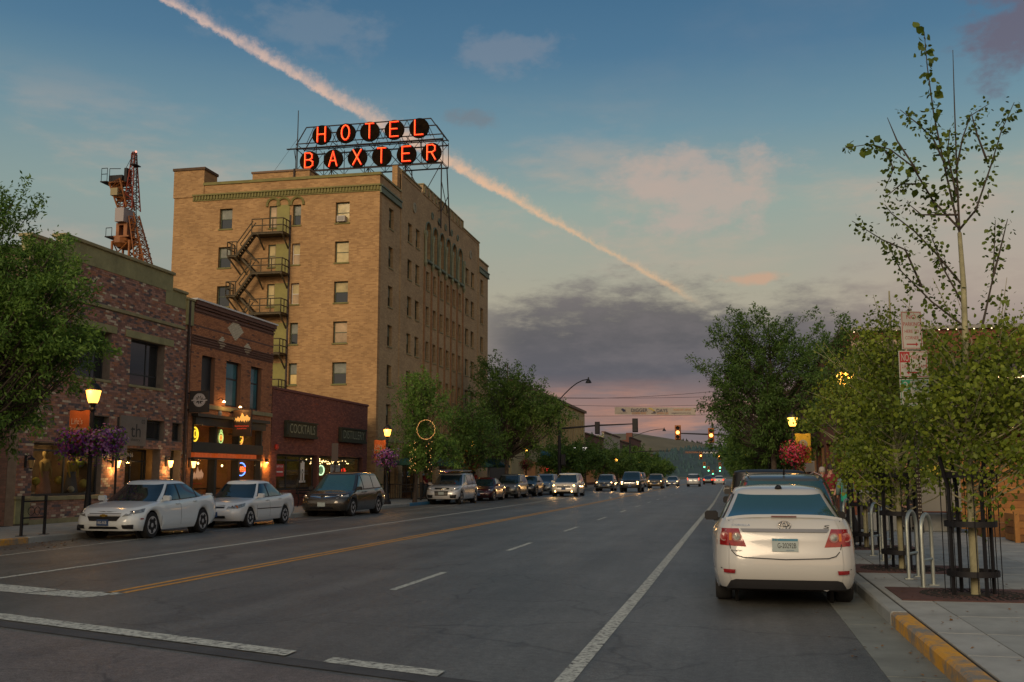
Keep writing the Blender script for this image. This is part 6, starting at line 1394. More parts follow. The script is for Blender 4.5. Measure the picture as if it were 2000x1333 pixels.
for side_, xx, ys_ in ((-1, -16.6, (104, 121, 138, 156, 174, 192, 212, 235, 262)), (1, 2.3, (66, 82, 98, 116, 136, 158, 184, 214, 250))):
    for y in ys_:
        h = [6.6, 5.6, 6.0, 5.0, 5.8][k % 5] * (1.05 if side_ < 0 else 1.0); w = [3.3, 2.7, 3.0][k % 3]
        if side_ < 0 and y == 104: h, w = 5.6, 2.6
        nth = ['first', 'second', 'third', 'fourth', 'fifth', 'sixth', 'seventh', 'eighth', 'ninth'][ys_.index(y)]
        lab = '%s of the distant street trees along the %s kerb, counted from the near end' % (nth, 'left' if side_ < 0 else 'right')
        tree('street_tree', lab, (xx, y, .15), [(0, 0, h * .62, w, w, h * .38, 3), (w * .3 * side_, 0, h * .45, w * .9, w * .8, h * .22, 1)], 95, 55, .62, .30 if y < 160 else .42, (leaf_elm, leaf_dark, leaf_ash)[k % 3] if y < 130 else (leaf_elm, leaf_dark)[k % 2], 60 + k, .15, 2.3, group='distant street trees'); k += 1
# ---- young aspens in cages on the right pavement
def px_at(x, y, Y):
    d = right * (x - CX) + up * (CY - y) + fwd * F; t = Y / d.y; return Vector((d.x * t, Y, EYE + d.z * t))
A1 = thing('aspen_tree', 'tall thin young aspen with pale trunk in the nearest tree cage', 'tree', (2.93, 13.80, .15))
def poly(pts, Y, wob=.0, seed=0): r = random.Random(seed); return [px_at(x, y, Y + wob * r.uniform(-1, 1)) for x, y in pts]
tk = MB(); tp = poly([(1907, 1188), (1900, 1050), (1893, 900), (1887, 720), (1882, 560), (1874, 455)], 13.8); tk.tube(tp, [.055, .05, .046, .04, .034, .026], 10); tk.build('trunk', bark_pale, A1, smooth=60)
asp = [([(1874, 455), (1869, 340), (1864, 200), (1861, 98)], 0, .62, 20, .060), ([(1873, 450), (1848, 340), (1824, 225), (1811, 130), (1805, 62)], 1, 1, 58, .075), ([(1872, 445), (1822, 392), (1782, 325), (1738, 292), (1700, 282), (1645, 290)], 2, 1, 64, .066), ([(1795, 340), (1752, 275), (1733, 230)], 3, .4, 5, .055),
       ([(1873, 450), (1906, 410), (1935, 325), (1956, 255), (1981, 200)], 4, 1, 62, .064), ([(1930, 320), (1908, 262), (1898, 225), (1932, 203)], 5, 1, 24, .058), ([(1882, 560), (1828, 495), (1786, 452), (1742, 418), (1728, 400)], 6, 1, 48, .062), ([(1800, 560), (1768, 488), (1722, 468), (1664, 432)], 7, 1, 44, .062),
       ([(1850, 330), (1822, 270), (1790, 240), (1758, 215)], 8, 1, 34, .066), ([(1868, 380), (1850, 300), (1856, 250)], 9, 1, 30, .06), ([(1866, 340), (1880, 270), (1898, 220)], 10, 1, 26, .06), ([(1918, 640), (1940, 540), (1944, 430)], 11, 1, 36, .062), ([(1940, 540), (1958, 470), (1968, 428)], 12, 1, 22, .06), ([(1884, 600), (1840, 520), (1812, 440)], 13, 1, 44, .062), ([(1886, 640), (1820, 590), (1760, 530), (1735, 480)], 14, 1, 56, .064), ([(1730, 295), (1745, 330), (1728, 370)], 15, 1, 16, .062), ([(1800, 360), (1760, 360), (1730, 385)], 16, 1, 20, .062), ([(1870, 420), (1800, 420), (1770, 395)], 17, 1, 26, .06)]
bm_ = MB(); LP, LA, LS = [], [], []; ra_ = np.random.default_rng(5)
for pts, sd, frac, nl, sz in asp:
    P = poly(pts, 13.8, .35 if sd else .05, sd); P[0] = px_at(*pts[0], 13.8)
    bm_.tube(P, [.016 - .012 * i / (len(P) - 1) for i in range(len(P))], 5)
    seg = [(P[i + 1] - P[i]).length for i in range(len(P) - 1)]; tot = sum(seg)
    for q in range(int(nl * 2.6)):
        s_ = tot * (.12 + .88 * ra_.random() ** .85); 
        if frac < 1: s_ = tot * frac * ra_.random()
        i = 0
        while i < len(seg) - 1 and s_ > seg[i]: s_ -= seg[i]; i += 1
        p = P[i] + (P[i + 1] - P[i]) * min(1, s_ / seg[i]); off = ra_.normal(size=3) * .045
        LP.append(np.array(p) + off); d = off / (np.linalg.norm(off) + 1e-6) + np.array([0, 0, -.5]) + ra_.normal(size=3) * .4; LA.append(d / np.linalg.norm(d)); LS.append(sz * .88 * ra_.uniform(.75, 1.25) * (1.75 if pts[-1] in ((1805, 62), (1645, 290)) and ra_.random() < .18 else 1))
LP, LA, LS = np.array(LP), np.array(LA), np.array(LS); order = np.argsort(-LS / 1.0)
lm = leaf_mesh('leaf', np.zeros((1, 3)), np.array([[0, 0, 1.]]), np.array([[0, 1., 0]]), np.array([1.]), leaf_aspen, .95, np.array([.05])); lm2 = leaf_mesh('leaf', np.zeros((1, 3)), np.array([[0, 0, 1.]]), np.array([[0, 1., 0]]), np.array([1.]), leaf_aspen, .85, np.array([.3]))  # low tints paint a backlit silhouette darkness into the upper leaves
for n_, i in enumerate(order[:300]):
    o = link('leaf', lm if n_ % 2 else lm2, A1, loc=tuple(LP[i])); o.rotation_euler = Vector(LA[i]).to_track_quat('Y', 'Z').to_euler(); o.rotation_euler.rotate_axis('Y', ra_.uniform(0, 6.28)); o.scale = (LS[i],) * 3
rest_i = order[300:]
def low_mass(t_, cen, rad_, n, size, seed, extra=None, barkm=bark_pale, ncl=60, base=None):
    r = np.random.default_rng(seed); C = np.array(cen) + rnd_dirs(r, ncl) * (r.random(ncl) ** .40 * r.uniform(.8, 1.25, ncl))[:, None] * np.array(rad_); ci = r.integers(0, ncl, n)
    P = C[ci] + r.normal(size=(n, 3)) * np.array([.145, .145, .13]); ax = rnd_dirs(r, n) * .8 + np.array([0, 0, -.6]); ax /= np.linalg.norm(ax, axis=1)[:, None]; nm = rnd_dirs(r, n) + np.array([0, -.4, .3]); nm -= ax * (nm * ax).sum(1)[:, None]; nm /= np.linalg.norm(nm, axis=1)[:, None]; S = size * r.uniform(.45, 1.5, n)
    tint = np.clip(r.random(ncl)[ci] * .6 + r.random(n) * .45, 0, 1)
    shoots = []
    for k in range(16):
        d = r.normal(size=3); d[2] = abs(d[2]) * 1.3 + .5; d /= np.linalg.norm(d); a0 = np.array(cen) + d * np.array(rad_) * .75; a1 = a0 + d * r.uniform(.45, 1.0); shoots.append((a0, a1)); q_ = r.random(34)[:, None]
        p_ = a0 + (a1 - a0) * q_ + r.normal(size=(34, 3)) * .05; x_ = rnd_dirs(r, 34) + np.array([0, 0, -.5]); x_ /= np.linalg.norm(x_, axis=1)[:, None]; m_ = rnd_dirs(r, 34); m_ -= x_ * (m_ * x_).sum(1)[:, None]; m_ /= np.linalg.norm(m_, axis=1)[:, None]
        P = np.vstack([P, p_]); ax = np.vstack([ax, x_]); nm = np.vstack([nm, m_]); S = np.concatenate([S, size * r.uniform(.6, 1.2, 34)]); tint = np.concatenate([tint, r.random(34) * .6])
    if extra is not None:
        e = extra; P = np.vstack([P, LP[e]]); ax = np.vstack([ax, LA[e]]); q = rnd_dirs(r, len(e)); q -= LA[e] * (q * LA[e]).sum(1)[:, None]; nm = np.vstack([nm, q / np.linalg.norm(q, axis=1)[:, None]]); S = np.concatenate([S, LS[e]]); tint = np.concatenate([tint, r.random(len(e)) * .3])  # upper branch leaves painted darker by low tints, as if backlit
    o = link('foliage', leaf_mesh('foliage', P, nm, ax, S, leaf_aspen, .78, tint), t_, kind='stuff')
    b = MB()
    for a0, a1 in shoots: b.tube([tuple(a0 * .6 + np.array([base[0], base[1], a0[2] - .3]) * .4), tuple(a0), tuple(a1)], [.010, .007, .003], 5, cap=False)
    for c in C:
        z0 = max(1.0, c[2] - .55 * math.hypot(c[0] - base[0], c[1] - base[1]) - .15 * r.random()); p0 = np.array([base[0], base[1], z0]); b.tube([tuple(p0), tuple(p0 * .45 + c * .55 + np.array([0, 0, -.06])), tuple(c)], [.014, .009, .003], 5, cap=False)
    b.build('branch', barkm, t_, smooth=60, fix=False)
bm_.build('branch', twig_m, A1, smooth=60)
low_mass(A1, (3.22, 13.75, 2.42), (.98, .95, 1.2), 10500, .054, 3, rest_i, base=(2.9, 13.8), ncl=90)
A2 = thing('aspen_tree', 'bushy young aspen in the middle tree cage behind the parking signs', 'tree', (2.62, 17.35, .15)); MB().tube([(2.62, 17.35, .15), (2.60, 17.35, 2.0), (2.63, 17.4, 4.6)], [.05, .04, .012], 9).build('trunk', bark_pale, A2, smooth=60)
low_mass(A2, (2.75, 17.35, 2.6), (1.10, 1.1, 1.5), 12000, .054, 8, base=(2.62, 17.35), ncl=120)
A3 = thing('aspen_tree', 'young aspen in the farthest tree cage near the right lamp', 'tree', (2.70, 22.3, .15)); MB().tube([(2.70, 22.3, .15), (2.7, 22.3, 2.0), (2.72, 22.3, 4.4)], [.05, .04, .012], 9).build('trunk', bark_pale, A3, smooth=60)
low_mass(A3, (2.95, 22.3, 2.75), (1.25, 1.2, 1.6), 12500, .058, 9, base=(2.70, 22.3), ncl=120)
# ---- tree cages and grates
rustg = mat('rusty_iron_grate', (.085, .035, .026), .85, var=.35, scale=10)
def cage(x, y, lab, h=1.75, near=True):
    t = thing('tree_cage', lab, 'tree guard', (x, y, .15))
    for k in range(4):
        q = rad(20 + 90 * k); cx_, cy_ = x + .27 * math.cos(q), y + .27 * math.sin(q); rr_ = .27; fl = .10
        m = MB(); m.tube([(cx_, cy_, .16), (cx_, cy_, 1.45), (x + (rr_ + fl) * math.cos(q), y + (rr_ + fl) * math.sin(q), h + .1)], .024, 4); m.build('post', black, t)
    for z in (.42, 1.02, 1.62):
        m = MB(); m.lathe([(.298, -.035), (.306, -.035), (.306, .035), (.298, .035), (.298, -.035)], (x, y, z), 24); m.build('ring', black, t, smooth=40)
    m = MB()
    for k in range(8):
        q = rad(42 + 45 * k); m.tube([(x + .33 * math.cos(q), y + .33 * math.sin(q), .16), (x + .33 * math.cos(q), y + .33 * math.sin(q), 1.7)], .006, 4)
    m.build('thin_rod', black, t)
def grate(x, y, lab, a=.95, b=.72):
    t = thing('tree_grate', lab, 'tree grate', (x, y, .15)); m = MB()
    m.box(x - a + .0, x + a, y - b, y + b, .152, .160); m.build('plate', rustg, t); m = MB()
    for q in range(3):
        for k in range(24 + 8 * q):
            th_ = 2 * math.pi * k / (24 + 8 * q); r0 = .30 + .12 * q; m.tube([(x + r0 * math.cos(th_), y + r0 * math.sin(th_), .1625), (x + (r0 + .09) * math.cos(th_), y + (r0 + .09) * math.sin(th_), .1625)], .008, 4)
    m.build('slot', gap_m, t); MB().lathe([(.22, 0), (.22, .006)], (x, y, .158), 20).build('soil', mat('dark_soil', (.02, .016, .01), .95) if 'dark_soil' not in MT else MT['dark_soil'], t)
for (x, y), w in zip(((2.91, 13.8), (2.62, 17.35), (2.70, 22.3)), ('nearest', 'middle', 'farthest')):
    cage(x, y, 'black steel guard round the trunk of the %s young aspen' % w); grate(x, y, 'rusty iron grate under the %s young aspen' % w)
# ---- bike hoops
galv = mat('galvanised_steel', (.36, .40, .37), .45, .7, var=.2, scale=6)
def hoop(x, y, lab, rz=0):
    t = thing('bike_hoop', lab, 'bike rack', (x, y, .15), 'steel bike hoops on the right pavement'); h = .95; w = .22; c, s_ = math.cos(rz), math.sin(rz)
    pts = [(-w, 0)] + [(-w, h - w)] + [(w * math.cos(rad(180 - 18 * k)), h - w + w * math.sin(rad(180 - 18 * k))) for k in range(1, 10)] + [(w, h - w), (w, 0)]
    MB().tube([(x + a * c, y + a * s_, .15 + b) for a, b in pts], .026, 10).build('hoop', galv, t, smooth=50); m = MB(); m.tube([(x - w * c, y - w * s_, .5), (x + w * c, y + w * s_, .5)], .02, 6); m.build('crossbar', galv, t)
    for sg_ in (-1, 1): MB().box(x + sg_ * w * c - .06, x + sg_ * w * c + .06, y + sg_ * w * s_ - .06, y + sg_ * w * s_ + .06, .15, .162).build('base_plate', galv, t)
hs_ = [(2.55, 14.75, 'nearest steel bike hoop between the aspen cage and sign post'), (2.56, 15.95, 'second steel bike hoop just behind the perforated sign post'), (2.65, 19.1, 'third steel bike hoop just past the middle tree cage'), (2.63, 20.3, 'fourth steel bike hoop past the middle tree cage'), (2.45, 23.3, 'farthest steel bike hoop beside the far tree cage')]
for x, y, l in hs_: hoop(x, y, l, rad(64))
# ---- parking sign post
t = thing('sign_post', 'black perforated square post carrying three parking signs', 'sign post', (2.50, 14.85, .15)); m = MB().box(2.475, 2.525, 14.825, 14.875, .15, 3.9); m.build('post', rust_metal, t); m = MB()
for k in range(70): m.lathe([(.009, 0), (.009, .001)], (2.487, 14.8245, .22 + .05 * k), 6, axis='y'); m.lathe([(.009, 0), (.009, .001)], (2.513, 14.8245, .22 + .05 * k), 6, axis='y')
m.build('punched_hole', mat('pale_hole', (.32, .30, .24), .9), t)
sign_w = mat('white_sign_sheet', (.40, .40, .37), .5); red_s = mat('red_sign_print', (.30, .022, .02), .6); green_s = mat('green_sign_print', (.02, .22, .12), .6)
def psign(lab, x0, x1, z0, z1, col, rz, fn):
    xc = (x0 + x1) / 2; t = thing('parking_sign', lab, 'sign', (2.5, 14.80, z0)); t.rotation_euler.z = rz; o = Vector((2.5, 14.80, z0)); T = lambda u, w, z: (u, 14.80 - w, z)
    MB(T).box(x0, x1, .0, .006, z0, z1).build('sheet', sign_w, t, bevel=.0); b = MB(T); e = .012
    for q in ((x0 + e, x1 - e, z0 + e, z0 + e + .008), (x0 + e, x1 - e, z1 - e - .008, z1 - e), (x0 + e, x0 + e + .008, z0 + e, z1 - e), (x1 - e - .008, x1 - e, z0 + e, z1 - e)): b.box(q[0], q[1], .0065, .0075, q[2], q[3])
    fn(b, x0, x1, z0, z1, T, t); b.build('print', col, t, fix=False)
def arrow(b, xa, xb, z, h=.03): s_ = 1 if xb > xa else -1; b.prism([(xa, z - h * .3), (xb - s_ * h, z - h * .3), (xb - s_ * h, z - h), (xb, z), (xb - s_ * h, z + h), (xb - s_ * h, z + h * .3), (xa, z + h * .3)], .0065, .0078)
def s1(b, x0, x1, z0, z1, T, t):
    c = (x0 + x1) / 2
    for s_, z, w, h in (('NO', 3.78, .13, .06), ('PARKING', 3.68, .23, .055), ('HERE TO', 3.58, .2, .045), ('CORNER', 3.49, .19, .045)): b.text(s_, .1, c, z, .0075, width=w, height=h)
    arrow(b, c - .08, c + .08, 3.40)
psign('upright white sign with red letters NO PARKING HERE TO CORNER', 2.36, 2.65, 3.33, 3.86, red_s, rad(14), s1)
def s2(b, x0, x1, z0, z1, T, t):
    b.box(x0 + .02, x0 + .15, .0065, .0072, z1 - .16, z1 - .02); MB(T).text('NO', .1, x0 + .085, z1 - .09, .0078, width=.10, height=.10).build('lettering', sign_w, t)
    b.text('PARKING', .1, x0 + .27, z1 - .09, .0075, width=.20, height=.06); b.text('2AM TO 7AM', .1, x0 + .2, z1 - .215, .0075, width=.33, height=.05); arrow(b, x0 + .30, x0 + .10, z0 + .07)
psign('white and red night parking sign with left arrow, middle of three', 2.31, 2.70, 2.94, 3.31, red_s, rad(10), s2)
def s3(b, x0, x1, z0, z1, T, t):
    b.box(x0 + .02, x0 + .14, .0065, .0072, z1 - .16, z1 - .02); MB(T).text('2', .1, x0 + .08, z1 - .09, .0078, width=.065, height=.11).build('lettering', sign_w, t)
    b.text('HOUR', .1, x0 + .27, z1 - .06, .0075, width=.17, height=.05); b.text('PARKING', .1, x0 + .27, z1 - .13, .0075, width=.2, height=.05); b.text('8AM TO 6PM', .1, x0 + .2, z1 - .22, .0075, width=.32, height=.055); arrow(b, x0 + .30, x0 + .10, z0 + .06)
psign('white and green two hour parking sign, lowest on the perforated post', 2.31, 2.70, 2.55, 2.92, green_s, rad(8), s3)

rl = np.random.default_rng(77); litter_m = leafmat('fallen_leaf', (.10, .05, .015), (.26, .13, .03), .1)
def litter(x0, x1, y0, y1, z, n, s_):
    P = np.stack([x0 + (x1 - x0) * rl.random(n) ** 1.7, rl.uniform(y0, y1, n), np.full(n, z)], 1); a_ = rl.uniform(0, 6.28, n); ax = np.stack([np.cos(a_), np.sin(a_), rl.normal(size=n) * .15], 1); ax /= np.linalg.norm(ax, axis=1)[:, None]
    nm = np.stack([rl.normal(size=n) * .2, rl.normal(size=n) * .2, np.ones(n)], 1); nm -= ax * (nm * ax).sum(1)[:, None]; nm /= np.linalg.norm(nm, axis=1)[:, None]
    link('fallen_leaves', leaf_mesh('fallen_leaves', P, nm, ax, s_ * rl.uniform(.6, 1.3, n), litter_m, .6), None, kind='stuff')
litter(-16.35, -14.9, 17, 30, .014, 170, .08); litter(1.66, .9, 6, 30, .02, 120, .05); litter(2.0, 4.6, 8, 27, .165, 130, .045)
# ================================================================ STREET LAMPS, BASKETS, BANNERS
lamp_glass = emat('glowing_lantern_glass', (1, .50, .08), 3.0); lamp_core = emat('lantern_core', (1, .78, .38), 12)
def lamp_post(x, y, lab, e=26, left=True):
    t = thing('street_lamp', lab, 'street lamp', (x, y, .15), 'lantern street lamps')
    MB().lathe([(.24, 0), (.24, .12), (.17, .2), (.15, .42), (.10, .55), (.075, .95), (.06, 1.1)], (x, y, .15), 14).build('base', black, t, smooth=35)
    MB().lathe([(.062, 1.1), (.05, 3.0), (.05, 3.2), (.08, 3.22), (.08, 3.26), (.05, 3.3), (.07, 3.36), (.11, 3.42)], (x, y, .15), 12).build('pole', black, t, smooth=35)
    g_ = MB(); g_.lathe([(.11, 3.42), (.145, 3.5), (.19, 3.72), (.20, 3.76), (.185, 3.76), (.14, 3.53), (.10, 3.45), (.11, 3.42)], (x, y, .15), 18); g_.build('lantern_glass', lamp_glass, t, smooth=40)
    MB().lathe([(.02, 3.5), (.085, 3.56), (.085, 3.7), (.02, 3.74)], (x, y, .15), 10).build('bulb', lamp_core, t, smooth=40)
    MB().lathe([(.215, 3.77), (.20, 3.83), (.12, 3.93), (.05, 3.98), (.05, 4.02), (.02, 4.06), (.03, 4.1), (.005, 4.16)], (x, y, .15), 16).build('lantern_cap', black, t, smooth=35)
    m = MB(); m.tube([(x - .55, y, 2.72), (x + .55, y, 2.72)], .014, 6); m.build('basket_arm', black, t)
    l = bpy.data.lights.new('lantern_light', 'POINT'); l.energy = e; l.color = (1, .5, .14); l.shadow_soft_size = .15; o = bpy.data.objects.new('lantern_light', l); COL.objects.link(o); o.parent = t; o.location = (0, -.30, 3.72) 
    return t
wire_basket = mat('moss_basket', (.03, .035, .012), .95)
def basket(x, y, z, r, cols, lab, seed, grp='hanging flower baskets on the street lamps', n=420):
    q = np.random.default_rng(seed); t = thing('flower_basket', lab, 'flower basket', (x, y, z), grp)
    MB().lathe([(.04, -.34), (.2, -.26), (.27, -.08), (.27, 0)], (x, y, z), 12).build('basket', wire_basket, t); m = MB()
    for k in range(3): m.tube([(x + .25 * math.cos(2.1 * k), y + .25 * math.sin(2.1 * k), z), (x, y, z + .5)], .006, 4)
    m.build('chain', black, t); L = np.array((x, y, z))
    def pts(n, s_=1.0):
        d = rnd_dirs(q, n); return L + d * np.array([r, r, r * .68]) * (s_ * (q.uniform(.55, 1.12, n) * (1 + .22 * np.sin(d[:, 0] * 7 + seed) * np.cos(d[:, 1] * 6))))[:, None] + np.array([0, 0, .02]) - np.array([0, 0, 1.]) * np.where((d[:, 2] < .1) & (q.random(n) < .35), q.uniform(0, .55, n) * r, 0)[:, None], d
    P, d = pts(n, .9); ax = d + rnd_dirs(q, n); ax /= np.linalg.norm(ax, axis=1)[:, None]; nm = np.cross(ax, rnd_dirs(q, n)); nm /= np.linalg.norm(nm, axis=1)[:, None]
    link('foliage', leaf_mesh('foliage', P, nm, ax, q.uniform(.06, .15, n), leaf_ash, .5), t, kind='stuff')
    for j, m_ in enumerate(cols):
        n2 = int(n * .75); P, d = pts(n2, 1.02); nm = d + rnd_dirs(q, n2) * .4; nm /= np.linalg.norm(nm, axis=1)[:, None]; ax = np.cross(nm, rnd_dirs(q, n2)); ax /= np.linalg.norm(ax, axis=1)[:, None]
        link('blossom', leaf_mesh('blossom', P - ax * .035, nm, ax, np.full(n2, .075), m_, .95), t, kind='stuff')
fl_v = mat('violet_petal', (.11, .025, .20), .7); fl_m = mat('magenta_petal', (.17, .015, .11), .7); fl_l = mat('lilac_petal', (.30, .14, .33), .7); fl_r = mat('red_petal', (.34, .012, .03), .7); fl_p = mat('pink_petal', (.45, .05, .12), .7); fl_c = mat('coral_petal', (.42, .08, .04), .7); fl_d = mat('wine_petal', (.12, .01, .03), .7)
ban_o = mat('orange_banner_cloth', (.34, .075, .012), .85, var=.12); ban_y = mat('yellow_banner_cloth', (.46, .30, .02), .85, var=.1); pale_pr = mat('pale_banner_print', (.42, .30, .22), .8)
def banner(x, y, sgn, lab, m_, z0=2.3, z1=3.38, w=.62):
    a, b = sorted((x + sgn * .08, x + sgn * (.08 + w))); t = thing('lamp_banner', lab, 'banner', (x, y, z0), 'banners on the street lamps'); T = TS(y)
    c = MB(); n = 8; V = []
    for j in range(2):
        for i in range(n + 1): V.append((a + (b - a) * i / n, y - .012 * math.sin(i * 1.1) + .004 * j, z0 if j == 0 else z1))
    c.add(V, [(i, i + 1, n + 2 + i, n + 1 + i) for i in range(n)]); c.build('cloth', m_, t, smooth=60, fix=False)
    for z in (z0, z1): MB().tube([(x, y + .01, z), (x + sgn * (.14 + w), y + .01, z)], .012, 6).build('rod', black, t)
    if m_ is ban_o: MB(T).text("Life's", .2, (a + b) / 2 - .05, z1 - .30, .03, width=.34, height=.17).build('lettering', pale_pr, t); MB(T).text('Downtown', .2, (a + b) / 2 - .02, z1 - .50, .03, width=.52, height=.12).build('lettering', pale_pr, t)
    else:
        e = MB(); e.add([((a + b) / 2 + .17 * math.cos(rad(k)), y - .03, z1 - .42 + .17 * math.sin(rad(k))) for k in range(0, 360, 20)], [tuple(range(18))]); e.build('round_emblem', mat('grey_emblem', (.25, .24, .18), .8), t); MB(T).text('8', .2, (a + b) / 2, z1 - .42, .034, width=.10, height=.2).build('lettering', ban_y, t)
lamp_post(-17.0, 25.05, 'lit street lamp with orange banner and purple flowers, nearest on left', 30); banner(-17.0, 25.05, -1, 'orange banner on the nearest left lamp above the purple flowers', ban_o)
basket(-17.42, 25.05, 2.50, .55, [fl_v, fl_m, fl_v], 'deep purple flower basket on the shop side of the nearest left lamp', 1); basket(-16.56, 25.05, 2.52, .55, [fl_v, fl_m, fl_l], 'purple and pink flower basket on the road side of nearest left lamp', 2)
lamp_post(-17.0, 49.9, 'lit street lamp before the hotel corner, second on the left', 30); banner(-17.0, 49.9, -1, 'orange banner on the second left lamp before the hotel corner', ban_o); basket(-16.95, 49.7, 2.5, .66, [fl_m, fl_v, fl_l], 'magenta flower basket on the second left lamp', 3)
lamp_post(-17.0, 68.0, 'lit street lamp beside the patio umbrellas, third on the left', 30); banner(-17.0, 68.0, -1, 'orange banner on the third left lamp by the patio', ban_o); basket(-16.95, 67.8, 2.5, .66, [fl_r, fl_c, fl_d], 'red and coral flower basket on the third left lamp', 4)
lamp_post(-17.0, 86.5, 'street lamp with wine red basket, fourth on the left before awnings', 20); basket(-16.95, 86.3, 2.5, .62, [fl_d, fl_r, fl_d], 'wine red flower basket on the fourth left lamp', 5)
for y, l in ((128, 'lit lamp far down the left pavement beyond the theatre sign'), (152, 'second lit lamp far down the left pavement'), (190, 'lit lamp farthest down the left pavement')): lamp_post(-16.3, y, l, 20)
lamp_post(2.62, 24.2, 'lit lantern street lamp half hidden in aspen leaves on the right', 30)
lamp_post(2.55, 43.0, 'lit street lamp with yellow banner on the right pavement', 30); banner(2.55, 43.0, 1, 'yellow banner with round emblem on the right lamp', ban_y, 2.1, 3.28, .60); basket(2.60, 42.8, 2.52, .62, [fl_r, fl_p, fl_r], 'bright red flower basket on the yellow banner lamp', 6)
lamp_post(2.1, 57, 'small lit lantern beyond the yellow banner lamp on the right', 14); lamp_post(2.0, 74, 'far lit lantern under the dark trees on the right', 14)
# ---- black railing stand at far left, benches
t = thing('bike_rail', 'black two post rail with lower bar on the left pavement', 'bike rack', (-16.75, 22.6, .15)); 
for y in (22.12, 22.98): MB().box(-16.80, -16.74, y - .03, y + .03, .15, 1.12).build('post', black, t, bevel=.008); MB().box(-16.86, -16.68, y - .09, y + .09, .15, .165).build('base_plate', black, t)
for z in (.58, .98): MB().tube([(-16.77, 22.15, z), (-16.77, 22.95, z)], .02, 6).build('rail', black, t)
m = MB(); T = lambda u, w, z: (-16.77 + w, u, z); ring(m, T, 22.45, .74, .12, .1, 0, .008); ring(m, T, 22.68, .74, .1, .1, 0, .008); m.build('scroll_work', black, t)
t = thing('bench', 'black metal bench against the maroon brick wall', 'bench', (-19.6, 46.5, .15))
for y in (45.6, 47.3): MB().tube([(-19.9, y, .15), (-19.85, y, .5), (-20.0, y, 1.05)], .025, 6).build('leg', black, t); MB().tube([(-19.35, y, .15), (-19.35, y, .78), (-19.85, y, .80)], .025, 6).build('leg', black, t)
for k in range(4): MB().box(-19.85 + .13 * k, -19.75 + .13 * k, 45.5, 47.4, .55, .58).build('slat', black, t)
for k in range(3): MB().box(-19.98, -19.95, 45.5, 47.4, .72 + .12 * k, .80 + .12 * k).build('slat', black, t)
def planter(x, y, m_, lab, seed, fm):
    t = thing('planter', lab, 'planter', (x, y, .15)); MB().lathe([(.16, 0), (.24, .4), (.26, .42), (.22, .40)], (x, y, .15), 12).build('pot', m_, t, smooth=40); q = np.random.default_rng(seed); n = 160; P = np.array((x, y, .62)) + q.normal(size=(n, 3)) * np.array([.16, .16, .14]); ax = rnd_dirs(q, n) + np.array([0, 0, .4]); ax /= np.linalg.norm(ax, axis=1)[:, None]; nm = np.cross(ax, rnd_dirs(q, n)); nm /= np.linalg.norm(nm, axis=1)[:, None]
    link('foliage', leaf_mesh('foliage', P, nm, ax, np.full(n, .16), fm, .4), t, kind='stuff')
planter(-19.8, 31.15, mat('terracotta', (.22, .05, .03), .8), 'red clay planter with green leaves beside the shop door', 2, leaf_ash); planter(-19.8, 38.3, MT['terracotta'], 'clay planter below the burger bar window', 3, leaf_ash)
t = thing('parking_post', 'slim black sign post with narrow board in front of distillery', 'sign post', (-16.9, 42.6, .15)); MB().tube([(-16.9, 42.6, .15), (-16.9, 42.6, 3.0)], .03, 6).build('post', black, t); MB().box(-17.05, -16.75, 42.55, 42.58, 2.2, 3.0).build('board', mat('back_of_sign', (.06, .045, .04), .7), t)
t = thing('parking_post', 'slim black post in front of the th sign', 'sign post', (-17.4, 26.9, .15)); MB().tube([(-17.4, 26.9, .15), (-17.4, 26.9, 3.3)], .035, 6).build('post', black, t); MB().tube([(-17.4, 26.9, 3.0), (-17.25, 26.9, 3.0)], .02, 6).build('bracket', black, t)
# ---- fairy lights
fb = emat('fairy_bulb', (1, .5, .16), .8); m = MB(); rq = random.Random(8)
for k in range(44): a = 2 * math.pi * k / 44; m.lathe([(.008, -.018), (.018, 0), (.008, .018)], (-15.35 + .48 * math.cos(a) + rq.uniform(-.02, .02), 51.2, 3.95 + .50 * math.sin(a)), 5)
t = m.build('light_ring', fb); tag(t, 'ring of fairy lights hung in the tree before the hotel', 'fairy lights')
m = MB(); rq = random.Random(9)
for k in range(44): a = k * .66; m.lathe([(.008, -.018), (.016, 0), (.008, .018)], (-16.4 + .16 * math.cos(a) + (.9 if k % 3 == 0 else 0), 52.3 + .16 * math.sin(a), 1.8 + .04 * k), 5)
t = m.build('light_string', fb); tag(t, 'string of fairy lights wound up the tree trunk before the hotel', 'fairy lights')
MB().tube([(-15.35 + .47 * math.cos(2 * math.pi * k / 24), 51.22, 3.95 + .49 * math.sin(2 * math.pi * k / 24)) for k in range(25)], .01, 4).build('wire_hoop', black, bpy.data.objects['light_ring'], loc=None)
# ---- hotel patio
green_c = mat('dark_green_umbrella_cloth', (.012, .062, .042), .8, var=.15)
def umbrella(x, y, lab, r=1.7):
    t = thing('patio_umbrella', lab, 'umbrella', (x, y, .15), 'dark green umbrellas on the hotel patio'); MB().lathe([(.04, 0), (.03, 2.75)], (x, y, .15), 8).build('pole', mat('pale_pole', (.3, .28, .22), .6) if 'pale_pole' not in MT else MT['pale_pole'], t)
    V = [(x, y, 3.0)] + [(x + r * math.cos(rad(45 * k + 22)), y + r * math.sin(rad(45 * k + 22)), 2.35) for k in range(8)] + [(x + r * math.cos(rad(45 * k + 22)), y + r * math.sin(rad(45 * k + 22)), 2.2) for k in range(8)]
    m = MB(); m.add(V, [(0, 1 + k, 1 + (k + 1) % 8) for k in range(8)] + [(1 + k, 9 + k, 9 + (k + 1) % 8, 1 + (k + 1) % 8) for k in range(8)]); m.build('canopy', green_c, t, fix=False); MB().lathe([(.28, 0), (.28, .06)], (x, y, .15), 10).build('base', black, t)
